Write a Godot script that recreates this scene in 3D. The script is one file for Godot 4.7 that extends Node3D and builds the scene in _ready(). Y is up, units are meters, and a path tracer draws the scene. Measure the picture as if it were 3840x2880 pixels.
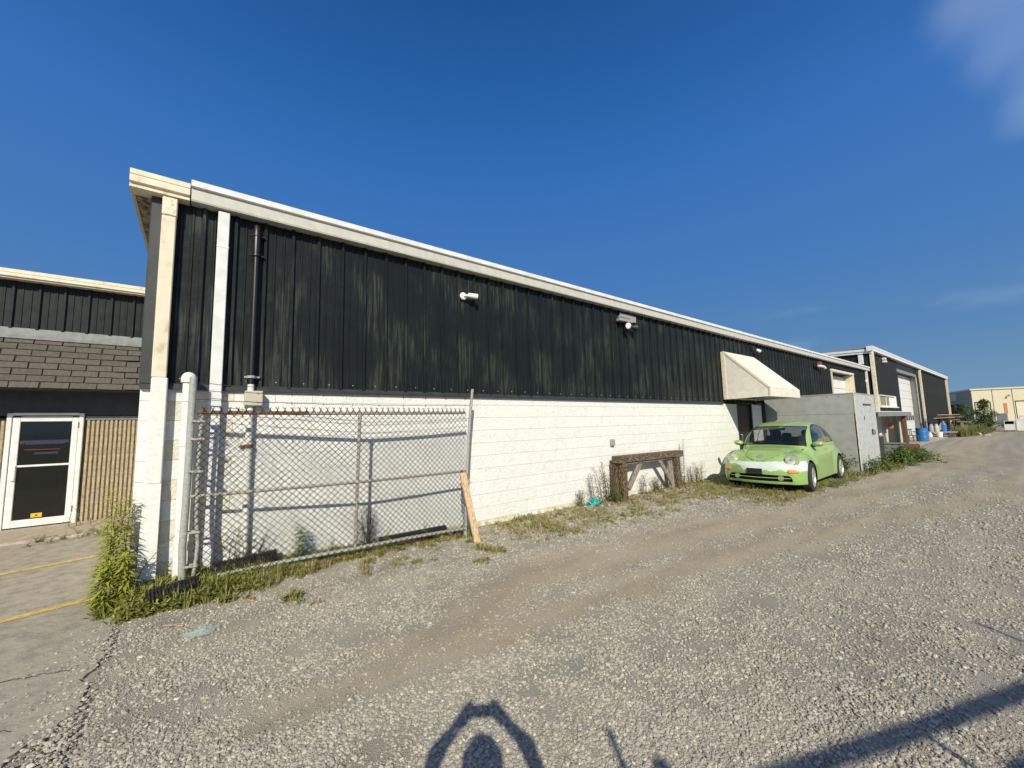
extends Node3D
# Yard beside a long warehouse. x runs along the white block wall, the wall stands at z = -5.5, y is up, metres.

const WALL := -5.5
const SUN_DIR := Vector3(0.459, -0.534, -0.71)
var M := {}
var names := {}
var rng := RandomNumberGenerator.new()
var gnoise := FastNoiseLite.new()
var gnoise2 := FastNoiseLite.new()

class MB:
	var v := PackedVector3Array()
	var n := PackedVector3Array()
	var uv := PackedVector2Array()
	var c := PackedColorArray()
	var ix := PackedInt32Array()
	var col := Color(1, 1, 1)
	func vert(p: Vector3, nn: Vector3, t := Vector2.ZERO) -> int:
		v.append(p)
		n.append(nn)
		uv.append(t)
		c.append(col)
		return v.size() - 1
	func idx(a: int, b: int, d: int) -> void:
		# Godot fronts are clockwise: the right-hand normal points away from the vertex normals
		var g := (v[b] - v[a]).cross(v[d] - v[a])
		if g.dot(n[a] + n[b] + n[d]) > 0.0:
			ix.append_array(PackedInt32Array([a, d, b]))
		else:
			ix.append_array(PackedInt32Array([a, b, d]))
	func tri(a: Vector3, b: Vector3, d: Vector3, want := Vector3.ZERO) -> void:
		var nn := (b - a).cross(d - a).normalized()
		if nn.dot(want) < 0.0:
			nn = -nn
		idx(vert(a, nn), vert(b, nn, Vector2(1, 0)), vert(d, nn, Vector2(1, 1)))
	func quad(a: Vector3, b: Vector3, d: Vector3, e: Vector3, want := Vector3.ZERO) -> void:
		var nn := (d - a).cross(e - b).normalized()
		if nn.dot(want) < 0.0:
			nn = -nn
		var i := vert(a, nn, Vector2(0, 0))
		vert(b, nn, Vector2(1, 0))
		vert(d, nn, Vector2(1, 1))
		vert(e, nn, Vector2(0, 1))
		idx(i, i + 1, i + 2)
		idx(i, i + 2, i + 3)
	func box(ctr: Vector3, s: Vector3, b := Basis()) -> void:
		var h := s * 0.5
		for ax in 3:
			for sg in [-1.0, 1.0]:
				var d := Vector3.ZERO
				d[ax] = sg
				var u := Vector3.ZERO
				u[(ax + 1) % 3] = 1.0
				var w := Vector3.ZERO
				w[(ax + 2) % 3] = 1.0
				quad(ctr + b * ((d - u - w) * h), ctr + b * ((d + u - w) * h), ctr + b * ((d + u + w) * h), ctr + b * ((d - u + w) * h), b * d)
	func cbox(ctr: Vector3, s: Vector3, bev: float, b := Basis()) -> void:
		var h := s * 0.5
		var pt := func(sx: float, sy: float, sz: float, ax: int) -> Vector3:
			var q := Vector3(sx * (h.x - bev), sy * (h.y - bev), sz * (h.z - bev))
			if ax == 0: q.x = sx * h.x
			elif ax == 1: q.y = sy * h.y
			else: q.z = sz * h.z
			return ctr + b * q
		for sg in [-1.0, 1.0]:
			quad(pt.call(sg, -1, -1, 0), pt.call(sg, 1, -1, 0), pt.call(sg, 1, 1, 0), pt.call(sg, -1, 1, 0), b * Vector3(sg, 0, 0))
			quad(pt.call(-1, sg, -1, 1), pt.call(1, sg, -1, 1), pt.call(1, sg, 1, 1), pt.call(-1, sg, 1, 1), b * Vector3(0, sg, 0))
			quad(pt.call(-1, -1, sg, 2), pt.call(1, -1, sg, 2), pt.call(1, 1, sg, 2), pt.call(-1, 1, sg, 2), b * Vector3(0, 0, sg))
			for sh in [-1.0, 1.0]:
				quad(pt.call(sg, sh, -1, 0), pt.call(sg, sh, 1, 0), pt.call(sg, sh, 1, 1), pt.call(sg, sh, -1, 1), b * Vector3(sg, sh, 0))
				quad(pt.call(-1, sg, sh, 1), pt.call(1, sg, sh, 1), pt.call(1, sg, sh, 2), pt.call(-1, sg, sh, 2), b * Vector3(0, sg, sh))
				quad(pt.call(sg, -1, sh, 0), pt.call(sg, 1, sh, 0), pt.call(sg, 1, sh, 2), pt.call(sg, -1, sh, 2), b * Vector3(sg, 0, sh))
				for si in [-1.0, 1.0]:
					tri(pt.call(sg, sh, si, 0), pt.call(sg, sh, si, 1), pt.call(sg, sh, si, 2), b * Vector3(sg, sh, si))
	func tube(pts: Array, rad, sides := 8, caps := true) -> void:
		var k := pts.size()
		var start := v.size()
		var ref := Vector3.UP
		var t0: Vector3 = (pts[1] - pts[0]).normalized()
		if absf(t0.dot(ref)) > 0.9: ref = Vector3.RIGHT
		var side := t0.cross(ref).normalized()
		for i in k:
			var t: Vector3 = (pts[mini(i + 1, k - 1)] - pts[maxi(i - 1, 0)]).normalized()
			side = (side - t * side.dot(t)).normalized()
			var up := side.cross(t)
			var r: float = rad[i] if rad is Array else rad
			for j in sides:
				var a := TAU * j / sides
				var d := side * cos(a) + up * sin(a)
				vert(pts[i] + d * r, d, Vector2(float(j) / sides, float(i)))
		for i in k - 1:
			for j in sides:
				var a := start + i * sides + j
				var b2 := start + i * sides + (j + 1) % sides
				idx(a, b2, b2 + sides)
				idx(a, b2 + sides, a + sides)
		if caps:
			for e in [0, k - 1]:
				var nn: Vector3 = (pts[1] - pts[0]).normalized() * -1.0 if e == 0 else (pts[k - 1] - pts[k - 2]).normalized()
				var m := vert(pts[e], nn)
				var f := v.size()
				for j in sides:
					vert(v[start + e * sides + j], nn)
				for j in sides:
					idx(m, f + j, f + (j + 1) % sides)
	func lathe(prof: Array, segs: int, xf := Transform3D()) -> void:
		# prof: Vector2(radius, height); every band gets its own flat-in-profile normals
		for i in prof.size() - 1:
			var p: Vector2 = prof[i]
			var q: Vector2 = prof[i + 1]
			if p.is_equal_approx(q): continue
			var d := (q - p).normalized()
			var nr := Vector2(d.y, -d.x)
			var s := v.size()
			for j in segs + 1:
				var a := TAU * j / segs
				var e := Vector3(cos(a), 0, sin(a))
				var nn := xf.basis * (e * nr.x + Vector3.UP * nr.y)
				vert(xf * (e * p.x + Vector3.UP * p.y), nn, Vector2(float(j) / segs, p.y))
				vert(xf * (e * q.x + Vector3.UP * q.y), nn, Vector2(float(j) / segs, q.y))
			for j in segs:
				var a2 := s + j * 2
				if p.x > 1e-5: idx(a2, a2 + 2, a2 + 1)
				if q.x > 1e-5: idx(a2 + 1, a2 + 2, a2 + 3)
	func prism(poly: PackedVector2Array, depth: float, xf := Transform3D()) -> void:
		var t := Geometry2D.triangulate_polygon(poly)
		var mid := Vector2.ZERO
		for p in poly: mid += p
		mid /= poly.size()
		for i in range(0, t.size(), 3):
			for e in [0.0, depth]:
				var w := xf.basis * Vector3(0, 0, -1.0 if e == 0.0 else 1.0)
				tri(xf * Vector3(poly[t[i]].x, poly[t[i]].y, e), xf * Vector3(poly[t[i + 1]].x, poly[t[i + 1]].y, e), xf * Vector3(poly[t[i + 2]].x, poly[t[i + 2]].y, e), w * signf(depth))
		var area := 0.0
		for i in poly.size():
			area += poly[i].cross(poly[(i + 1) % poly.size()])
		var sg := signf(area)
		for i in poly.size():
			var a := poly[i]
			var b := poly[(i + 1) % poly.size()]
			var d := b - a
			quad(xf * Vector3(a.x, a.y, 0), xf * Vector3(b.x, b.y, 0), xf * Vector3(b.x, b.y, depth), xf * Vector3(a.x, a.y, depth), xf.basis * Vector3(d.y * sg, -d.x * sg, 0))
	func grid(w: int, h: int, f: Callable) -> void:
		# smooth patch of (w+1) x (h+1) points
		var s := v.size()
		for j in h + 1:
			for i in w + 1:
				vert(f.call(i, j), Vector3.ZERO, Vector2(float(i) / w, float(j) / h))
		for j in h:
			for i in w:
				var a := s + j * (w + 1) + i
				ix.append_array(PackedInt32Array([a, a + w + 1, a + 1, a + 1, a + w + 1, a + w + 2]))
		for q in range(ix.size() - w * h * 6, ix.size(), 3):
			var g := (v[ix[q + 2]] - v[ix[q]]).cross(v[ix[q + 1]] - v[ix[q]])
			for e in 3: n[ix[q + e]] += g
		for q in range(s, v.size()): n[q] = n[q].normalized()
	func mesh(colors := false) -> ArrayMesh:
		var a := []
		a.resize(Mesh.ARRAY_MAX)
		a[Mesh.ARRAY_VERTEX] = v
		a[Mesh.ARRAY_NORMAL] = n
		a[Mesh.ARRAY_TEX_UV] = uv
		if colors: a[Mesh.ARRAY_COLOR] = c
		a[Mesh.ARRAY_INDEX] = ix
		var m := ArrayMesh.new()
		m.add_surface_from_arrays(Mesh.PRIMITIVE_TRIANGLES, a)
		return m

# ---------- naming ----------
func numbered(parent: Node, called: String) -> String:
	var key := str(parent.get_instance_id()) + called
	var k: int = names.get(key, 0)
	names[key] = k + 1
	return called if k == 0 else "%s_%03d" % [called, k]

func tag(o: Node, label: String, category := "", group := "", kind := "") -> void:
	if label != "": o.set_meta("label", label)
	if category != "": o.set_meta("category", category)
	if group != "": o.set_meta("group", group)
	if kind != "": o.set_meta("kind", kind)

func thing(called: String, label: String, category: String, at := Vector3.ZERO, turn := 0.0, group := "") -> Node3D:
	var o := Node3D.new()
	o.name = numbered(self, called)
	add_child(o)
	o.position = at
	o.rotation.y = turn
	tag(o, label, category, group)
	return o

func part(called: String, mesh, m: Material, parent: Node, at := Vector3.ZERO, colors := false) -> MeshInstance3D:
	var o := MeshInstance3D.new()
	o.name = numbered(parent, called)
	o.mesh = mesh.mesh(colors) if mesh is MB else mesh
	o.material_override = m
	o.cast_shadow = GeometryInstance3D.SHADOW_CASTING_SETTING_ON
	parent.add_child(o)
	o.position = at
	return o

func solo(called: String, mesh, m: Material, label: String, category: String, at := Vector3.ZERO, group := "", kind := "", colors := false) -> MeshInstance3D:
	var o := part(called, mesh, m, self, at, colors)
	tag(o, label, category, group, kind)
	return o

func copy_of(src: Node3D, label: String, at: Vector3, turn := 0.0, sc := 1.0) -> Node3D:
	var o: Node3D = src.duplicate()
	var base: String = src.name
	if base.length() > 4 and base.substr(base.length() - 4).is_valid_int() == false and base[base.length() - 4] == "_": base = base.substr(0, base.length() - 4)
	o.name = numbered(self, base)
	add_child(o)
	o.position = at
	o.rotation.y = turn
	o.scale = Vector3.ONE * sc
	if label != "": o.set_meta("label", label)
	return o

# ---------- materials ----------
func lin(r: float, g: float, b: float) -> Color:
	return Color(r, g, b).linear_to_srgb()

func noise_bytes(w: int, h: int, seed_: int, freq: float, oct := 4, sx := 1) -> PackedByteArray:
	var f := FastNoiseLite.new()
	f.seed = seed_
	f.noise_type = FastNoiseLite.TYPE_SIMPLEX_SMOOTH
	f.frequency = freq
	f.fractal_octaves = oct
	var im := f.get_seamless_image(w / sx, h)
	im.convert(Image.FORMAT_L8)
	if sx > 1: im.resize(w, h, Image.INTERPOLATE_CUBIC)
	return im.get_data()

func ramp(layers: Array, w: int, h: int, stops: Array) -> ImageTexture:
	# layers: [bytes, weight]; the weighted sum (0..1) runs through colour stops [pos, linear Color]
	var lut := PackedByteArray()
	lut.resize(768)
	for i in 256:
		var t := i / 255.0
		var cc: Color = stops[0][1]
		for s in stops.size() - 1:
			if t >= stops[s][0]:
				var k := clampf((t - stops[s][0]) / maxf(1e-4, stops[s + 1][0] - stops[s][0]), 0, 1)
				cc = (stops[s][1] as Color).lerp(stops[s + 1][1], k)
		cc = cc.linear_to_srgb()
		lut[i * 3] = int(clampf(cc.r, 0, 1) * 255)
		lut[i * 3 + 1] = int(clampf(cc.g, 0, 1) * 255)
		lut[i * 3 + 2] = int(clampf(cc.b, 0, 1) * 255)
	var out := PackedByteArray()
	out.resize(w * h * 3)
	var l0: PackedByteArray = layers[0][0]
	var w0: float = layers[0][1]
	var l1: PackedByteArray = layers[1][0] if layers.size() > 1 else l0
	var w1: float = layers[1][1] if layers.size() > 1 else 0.0
	for i in w * h:
		var k := clampi(int(l0[i] * w0 + l1[i] * w1), 0, 255) * 3
		out[i * 3] = lut[k]
		out[i * 3 + 1] = lut[k + 1]
		out[i * 3 + 2] = lut[k + 2]
	var im := Image.create_from_data(w, h, false, Image.FORMAT_RGB8, out)
	im.generate_mipmaps()
	return ImageTexture.create_from_image(im)

func stretch(b: PackedByteArray) -> PackedByteArray:
	# spread a squeezed noise back over the whole range
	var hist := PackedInt32Array()
	hist.resize(256)
	for q in b: hist[q] += 1
	var lo := 0
	var hi := 255
	var acc := 0
	while acc < b.size() / 100:
		acc += hist[lo]
		lo += 1
	acc = 0
	while acc < b.size() / 100:
		acc += hist[hi]
		hi -= 1
	var k := 255.0 / maxf(1.0, hi - lo)
	for i in b.size(): b[i] = clampi(int((b[i] - lo) * k), 0, 255)
	return b

func bump(bytes: PackedByteArray, w: int, h: int, strength: float) -> ImageTexture:
	var im := Image.create_from_data(w, h, false, Image.FORMAT_L8, bytes)
	im.convert(Image.FORMAT_RGBA8)
	im.bump_map_to_normal_map(strength)
	return ImageTexture.create_from_image(im)

func mk(called: String, col: Color, rough := 0.8, metal := 0.0) -> StandardMaterial3D:
	var m := StandardMaterial3D.new()
	m.resource_name = called
	m.albedo_color = col
	m.roughness = rough
	m.metallic = metal
	M[called] = m
	return m

func textured(called: String, tex: Texture2D, scale_: Vector3, rough := 0.85, nrm: Texture2D = null, ns := 1.0, world := true) -> StandardMaterial3D:
	var m := mk(called, Color.WHITE, rough)
	m.albedo_texture = tex
	m.uv1_triplanar = true
	m.uv1_world_triplanar = world
	m.uv1_scale = scale_
	if nrm:
		m.normal_enabled = true
		m.normal_texture = nrm
		m.normal_scale = ns
	return m

# ---------- ground ----------
func gy(x: float, z: float) -> float:
	var h := 0.0
	var bank := smoothstep(-4.65, -5.15, z) * smoothstep(-0.60, -0.36, x) * (1.0 - 0.75 * smoothstep(0.6, 3.4, x))
	h += 0.1 * bank
	if x > -0.45: h += (0.012 * gnoise.get_noise_2d(x * 3.0, z * 3.0) + 0.02 * gnoise.get_noise_2d(x * 0.6, z * 0.6)) * smoothstep(-0.45, 0.2, x)
	return h

func on_ground(x: float, z: float, up := 0.0) -> Vector3:
	return Vector3(x, gy(x, z) + up, z)

func yrot(a: float) -> Basis:
	return Basis(Vector3.UP, a)

func _ready() -> void:
	# camera
	var cam := Camera3D.new()
	cam.name = "camera"
	cam.position = Vector3(0, 1.6, 0)
	cam.rotation_order = EULER_ORDER_YXZ
	cam.rotation = Vector3(0.1004, -0.6616, -0.0238)
	cam.fov = 87.17
	cam.near = 0.05
	cam.far = 1500.0
	add_child(cam)
	cam.current = true
	# sky, air and exposure
	var env := Environment.new()
	env.background_mode = Environment.BG_SKY
	env.sky = Sky.new()
	env.sky.sky_material = make_sky()
	env.tonemap_mode = Environment.TONE_MAPPER_LINEAR
	env.tonemap_exposure = 1.0
	env.sdfgi_enabled = true
	env.ssao_enabled = true
	env.ssil_enabled = true
	var we := WorldEnvironment.new()
	we.name = "world_environment"
	we.environment = env
	add_child(we)
	# low evening sun behind the photographer
	var sun := DirectionalLight3D.new()
	sun.name = "sun"
	sun.light_color = Color(1.0, 0.968, 0.87)
	sun.light_energy = 1.6
	sun.light_angular_distance = 0.53
	sun.shadow_enabled = true
	add_child(sun)
	sun.look_at_from_position(Vector3.ZERO, SUN_DIR, Vector3.UP)
	rng.seed = 7
	gnoise.seed = 3
	gnoise.frequency = 1.0
	gnoise2.seed = 11
	gnoise2.frequency = 1.0
	gnoise2.fractal_octaves = 4
	make_materials()
	build_ground()
	build_warehouse()
	build_office_wing()
	build_far_buildings()
	build_wall_fixtures()
	build_gate()
	build_yard_things()
	build_car()
	build_shed_and_leanto()
	build_far_things()
	build_plants()
	build_behind_camera()

func make_sky() -> PanoramaSkyMaterial:
	var w := 1024
	var h := 512
	var stops := [[0.0, Vector3(0.19, 0.325, 0.49)], [4.5, Vector3(0.145, 0.283, 0.463)], [9.0, Vector3(0.098, 0.24, 0.468)], [19.0, Vector3(0.06, 0.194, 0.486)], [32.0, Vector3(0.035, 0.157, 0.472)], [40.0, Vector3(0.019, 0.12, 0.388)], [49.0, Vector3(0.008, 0.086, 0.295)], [62.0, Vector3(0.005, 0.066, 0.235)], [90.0, Vector3(0.004, 0.055, 0.21)]]
	var cn := FastNoiseLite.new()
	cn.seed = 21
	cn.frequency = 0.55
	cn.fractal_octaves = 5
	var cn2 := FastNoiseLite.new()
	cn2.seed = 5
	cn2.frequency = 0.16
	cn2.fractal_octaves = 3
	var data := PackedFloat32Array()
	data.resize(w * h * 3)
	var sun_to := -SUN_DIR.normalized()
	var i := 0
	for y in h:
		var el := PI * (0.5 - (y + 0.5) / h)
		var deg := rad_to_deg(el)
		var base: Vector3 = stops[0][1]
		for s in stops.size() - 1:
			if deg >= stops[s][0]:
				base = (stops[s][1] as Vector3).lerp(stops[s + 1][1], clampf((deg - stops[s][0]) / (stops[s + 1][0] - stops[s][0]), 0, 1))
		if deg < 0.0:
			base = base.lerp(Vector3(0.2, 0.19, 0.17), clampf(-deg / 6.0, 0, 1))
		for x in w:
			var az := TAU * ((x + 0.5) / w - 0.5)
			var d := Vector3(-sin(az) * cos(el), sin(el), cos(az) * cos(el))
			var c := base
			if deg > 0.0:
				var ang := rad_to_deg(acos(clampf(d.dot(sun_to), -1, 1)))
				c += Vector3(1.0, 0.96, 0.90) * (1.0 * exp(-ang / 14.0) + 0.35 * exp(-ang / 24.0))
				if deg > 2.0:
					# thin cirrus on a plane overhead
					var p := Vector2(d.x, d.z) / (d.y + 0.12)
					var q := p.rotated(0.6)
					var a := cn.get_noise_2d(q.x * 0.9 + 3.0, q.y * 2.2) * 0.5 + 0.5
					var cover := cn2.get_noise_2d(q.x * 2.0 + 7.0, q.y * 2.0)
					var near := smoothstep(-0.22, 0.04, p.y + 0.2 * (a - 0.5) - 0.14 * absf(p.x - 1.40)) * smoothstep(0.95, 1.2, p.x) * smoothstep(2.0, 1.6, p.x) * smoothstep(1.0, 0.4, p.y)
					var m := smoothstep(0.10, 0.52, cover * 0.6 + near * 0.66 + (a - 0.5) * 0.5) * smoothstep(0.2, 0.8, a + near * 0.15)
					# long low streaks drawn out by the wind
					var saz := rad_to_deg(atan2(d.x, -d.z))
					var row := 12.3 - 0.09 * (saz - 70.0)
					var thin := exp(-pow((deg - row) / 0.8, 2.0)) * smoothstep(66.0, 76.0, saz) * smoothstep(112.0, 92.0, saz) * smoothstep(-0.25, 0.45, cn.get_noise_2d(saz * 0.16, deg * 1.3))
					thin += 0.7 * exp(-pow((deg - row - 2.0) / 0.5, 2.0)) * smoothstep(82.0, 88.0, saz) * smoothstep(-0.1, 0.5, cn.get_noise_2d(saz * 0.2 + 40.0, deg))
					c += Vector3(0.14, 0.137, 0.11) * (m + 0.35 * thin) * smoothstep(2.0, 8.0, deg)
			data[i] = c.x
			data[i + 1] = c.y
			data[i + 2] = c.z
			i += 3
	var im := Image.create_from_data(w, h, false, Image.FORMAT_RGBF, data.to_byte_array())
	var sm := PanoramaSkyMaterial.new()
	sm.panorama = ImageTexture.create_from_image(im)
	return sm

func make_materials() -> void:
	var S := 512
	var fine := noise_bytes(S, S, 1, 0.06, 4)
	var coarse := noise_bytes(S, S, 2, 0.008, 4)
	var mid := noise_bytes(S, S, 3, 0.02, 5)
	var grit := noise_bytes(S, S, 4, 0.18, 2)
	var streak := noise_bytes(S, S, 6, 0.03, 4, 1)
	# vertical streaks: the same noise squeezed sideways
	var im := Image.create_from_data(S, S, false, Image.FORMAT_L8, streak)
	im.resize(S, 32, Image.INTERPOLATE_BILINEAR)
	im.resize(S, S, Image.INTERPOLATE_CUBIC)
	var vstreak := stretch(im.get_data())
	var im2 := Image.create_from_data(S, S, false, Image.FORMAT_L8, noise_bytes(S, S, 8, 0.05, 3))
	im2.resize(24, S, Image.INTERPOLATE_BILINEAR)
	im2.resize(S, S, Image.INTERPOLATE_CUBIC)
	var hstreak := stretch(im2.get_data())
	var n_fine := bump(fine, S, S, 3.0)
	var n_grit := bump(grit, S, S, 4.0)
	var n_mid := bump(mid, S, S, 5.0)
	# ground: the tile carries grain only, vertex colours carry the sorts of soil
	var g := textured("gravel_ground", ramp([[grit, 0.6], [fine, 0.4]], S, S, [[0.18, Color(0.50, 0.49, 0.47)], [0.4, Color(0.82, 0.81, 0.80)], [0.55, Color(0.93, 0.93, 0.92)], [0.78, Color(1.0, 1.0, 1.0)]]), Vector3.ONE * 1.3, 0.95, n_grit, 1.2)
	g.vertex_color_use_as_albedo = true
	var st := mk("stone", Color.WHITE, 0.9)
	st.vertex_color_use_as_albedo = true
	textured("asphalt", ramp([[grit, 0.35], [mid, 0.65]], S, S, [[0.2, Color(0.25, 0.22, 0.18)], [0.45, Color(0.33, 0.292, 0.236)], [0.6, Color(0.365, 0.322, 0.258)], [0.85, Color(0.41, 0.365, 0.295)]]), Vector3.ONE * 0.55, 0.93, n_fine, 0.35)
	textured("concrete", ramp([[fine, 0.4], [mid, 0.6]], S, S, [[0.2, Color(0.30, 0.255, 0.20)], [0.6, Color(0.42, 0.36, 0.28)], [0.85, Color(0.47, 0.41, 0.33)]]), Vector3.ONE * 0.6, 0.93, n_fine, 0.6)
	textured("line_paint", ramp([[grit, 0.5], [mid, 0.5]], S, S, [[0.3, Color(0.33, 0.26, 0.11)], [0.5, Color(0.62, 0.45, 0.12)], [0.8, Color(0.7, 0.53, 0.18)]]), Vector3.ONE * 1.1, 0.85, n_grit, 0.4)
	# painted block
	for k in 3:
		var o := 0.012 * k
		textured("white_block_%d" % k, ramp([[fine, 0.3], [mid, 0.7]], S, S, [[0.08, Color(0.58 - o, 0.575 - o, 0.54 - o)], [0.3, Color(0.715 - o, 0.718 - o, 0.695 - o)], [0.8, Color(0.765 - o, 0.768 - o, 0.75 - o)]]), Vector3(0.5, 0.5, 0.5) * (1.0 + 0.13 * k), 0.72, n_fine, 0.55)
	textured("bare_block", ramp([[fine, 0.4], [mid, 0.6]], S, S, [[0.2, Color(0.45, 0.38, 0.25)], [0.45, Color(0.6, 0.53, 0.37)], [0.55, Color(0.68, 0.63, 0.5)], [0.8, Color(0.72, 0.7, 0.62)]]), Vector3.ONE * 0.9, 0.9, n_fine, 0.8)
	textured("cream_block", ramp([[fine, 0.4], [mid, 0.6]], S, S, [[0.2, Color(0.56, 0.51, 0.40)], [0.5, Color(0.66, 0.63, 0.53)], [0.8, Color(0.71, 0.69, 0.61)]]), Vector3.ONE * 0.9, 0.85, n_fine, 0.7)
	textured("mortar", ramp([[mid, 1.0]], S, S, [[0.2, Color(0.69, 0.69, 0.665)], [0.8, Color(0.76, 0.76, 0.74)]]), Vector3.ONE * 0.8, 0.85, n_fine, 0.6)
	# siding: charcoal paint with chalky green weathering runs
	var sd := textured("black_siding", weathered_siding(), Vector3(0.11, 0.23, 0.11), 0.42, n_mid, 0.12)
	sd.metallic_specular = 0.32
	textured("black_trim", ramp([[mid, 1.0]], S, S, [[0.2, Color(0.024, 0.028, 0.031)], [0.8, Color(0.036, 0.042, 0.046)]]), Vector3.ONE * 0.5, 0.5)
	textured("slate_siding", ramp([[vstreak, 0.5], [mid, 0.5]], S, S, [[0.1, Color(0.013, 0.016, 0.018)], [0.8, Color(0.024, 0.028, 0.03)]]), Vector3.ONE * 0.35, 0.5).metallic_specular = 0.3
	textured("grey_trim", ramp([[mid, 1.0]], S, S, [[0.2, Color(0.17, 0.18, 0.19)], [0.8, Color(0.24, 0.25, 0.255)]]), Vector3.ONE * 0.7, 0.6)
	textured("cream_metal", ramp([[vstreak, 0.4], [mid, 0.6]], S, S, [[0.15, Color(0.50, 0.42, 0.29)], [0.35, Color(0.66, 0.59, 0.45)], [0.8, Color(0.72, 0.66, 0.53)]]), Vector3.ONE * 0.45, 0.5)
	textured("stained_soffit", ramp([[mid, 0.6], [coarse, 0.4]], S, S, [[0.3, Color(0.12, 0.09, 0.055)], [0.5, Color(0.36, 0.31, 0.23)], [0.75, Color(0.5, 0.45, 0.36)]]), Vector3.ONE * 1.2, 0.8)
	textured("white_metal", ramp([[mid, 1.0]], S, S, [[0.2, Color(0.62, 0.63, 0.63)], [0.8, Color(0.74, 0.74, 0.74)]]), Vector3.ONE * 0.4, 0.45)
	textured("grey_metal", ramp([[mid, 0.6], [vstreak, 0.4]], S, S, [[0.2, Color(0.44, 0.43, 0.39)], [0.8, Color(0.53, 0.52, 0.48)]]), Vector3.ONE * 0.4, 0.5)
	textured("chipped_white", ramp([[mid, 0.75], [grit, 0.25]], S, S, [[0.13, Color(0.3, 0.3, 0.31)], [0.17, Color(0.64, 0.64, 0.62)], [0.55, Color(0.70, 0.70, 0.68)], [0.8, Color(0.75, 0.75, 0.74)]]), Vector3.ONE * 1.6, 0.7)
	textured("rust_stain_cream", ramp([[vstreak, 0.6], [mid, 0.4]], S, S, [[0.12, Color(0.45, 0.26, 0.09)], [0.3, Color(0.64, 0.54, 0.37)], [0.5, Color(0.72, 0.67, 0.55)]]), Vector3.ONE * 1.3, 0.7)
	textured("awning_metal", ramp([[mid, 0.7], [hstreak, 0.3]], S, S, [[0.2, Color(0.66, 0.62, 0.52)], [0.5, Color(0.72, 0.69, 0.61)], [0.8, Color(0.75, 0.73, 0.66)]]), Vector3.ONE * 0.5, 0.55)
	textured("shed_metal", ramp([[mid, 0.75], [fine, 0.25]], S, S, [[0.2, Color(0.30, 0.315, 0.30)], [0.5, Color(0.335, 0.35, 0.335)], [0.8, Color(0.365, 0.378, 0.363)]]), Vector3.ONE * 0.35, 0.6)
	textured("shed_door", ramp([[vstreak, 0.4], [mid, 0.6]], S, S, [[0.2, Color(0.37, 0.39, 0.40)], [0.8, Color(0.50, 0.52, 0.52)]]), Vector3.ONE * 0.5, 0.6)
	textured("rust", ramp([[mid, 0.5], [grit, 0.5]], S, S, [[0.25, Color(0.05, 0.025, 0.015)], [0.5, Color(0.14, 0.065, 0.035)], [0.75, Color(0.25, 0.14, 0.08)]]), Vector3.ONE * 3.0, 0.9)
	textured("galvanised", ramp([[mid, 0.6], [fine, 0.4]], S, S, [[0.25, Color(0.24, 0.25, 0.24)], [0.6, Color(0.36, 0.38, 0.36)], [0.85, Color(0.43, 0.45, 0.43)]]), Vector3.ONE * 2.5, 0.55)
	textured("rusty_galvanised", ramp([[mid, 0.7], [grit, 0.3]], S, S, [[0.26, Color(0.12, 0.07, 0.045)], [0.38, Color(0.24, 0.185, 0.145)], [0.48, Color(0.36, 0.345, 0.31)], [0.8, Color(0.43, 0.42, 0.38)]]), Vector3.ONE * 3.5, 0.75)
	textured("dark_wire", ramp([[mid, 0.6], [grit, 0.4]], S, S, [[0.3, Color(0.015, 0.012, 0.011)], [0.7, Color(0.036, 0.031, 0.028)]]), Vector3.ONE * 4.0, 0.7)
	textured("shingle_0", ramp([[grit, 0.55], [mid, 0.45]], S, S, [[0.25, Color(0.066, 0.061, 0.053)], [0.5, Color(0.10, 0.092, 0.08)], [0.8, Color(0.138, 0.127, 0.11)]]), Vector3.ONE * 1.4, 0.95, n_grit, 0.8)
	textured("shingle_1", ramp([[grit, 0.55], [mid, 0.45]], S, S, [[0.25, Color(0.073, 0.067, 0.058)], [0.5, Color(0.113, 0.104, 0.09)], [0.8, Color(0.15, 0.138, 0.12)]]), Vector3.ONE * 1.7, 0.95, n_grit, 0.8)
	mk("shingle_gap", lin(0.05, 0.036, 0.03), 0.95)
	textured("split_block", ramp([[grit, 0.5], [mid, 0.5]], S, S, [[0.2, Color(0.23, 0.18, 0.12)], [0.5, Color(0.39, 0.32, 0.215)], [0.8, Color(0.50, 0.42, 0.30)]]), Vector3.ONE * 1.6, 0.95, n_mid, 1.2)
	mk("split_gap", lin(0.10, 0.075, 0.06), 0.95)
	textured("old_timber", ramp([[hstreak, 0.65], [mid, 0.35]], S, S, [[0.15, Color(0.012, 0.009, 0.006)], [0.38, Color(0.045, 0.032, 0.02)], [0.6, Color(0.15, 0.11, 0.07)], [0.85, Color(0.30, 0.235, 0.16)]]), Vector3(0.9, 2.4, 2.4), 0.9, n_mid, 0.9, false)
	textured("old_timber_upright", ramp([[vstreak, 0.65], [mid, 0.35]], S, S, [[0.15, Color(0.014, 0.010, 0.007)], [0.38, Color(0.05, 0.034, 0.021)], [0.6, Color(0.15, 0.105, 0.064)], [0.85, Color(0.26, 0.19, 0.125)]]), Vector3(2.4, 0.9, 2.4), 0.9, n_mid, 0.9, false)
	textured("grey_timber", ramp([[vstreak, 0.6], [mid, 0.4]], S, S, [[0.25, Color(0.11, 0.09, 0.07)], [0.5, Color(0.25, 0.21, 0.17)], [0.8, Color(0.36, 0.31, 0.26)]]), Vector3(2.0, 0.8, 2.0), 0.9, n_fine, 0.5, false)
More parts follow.
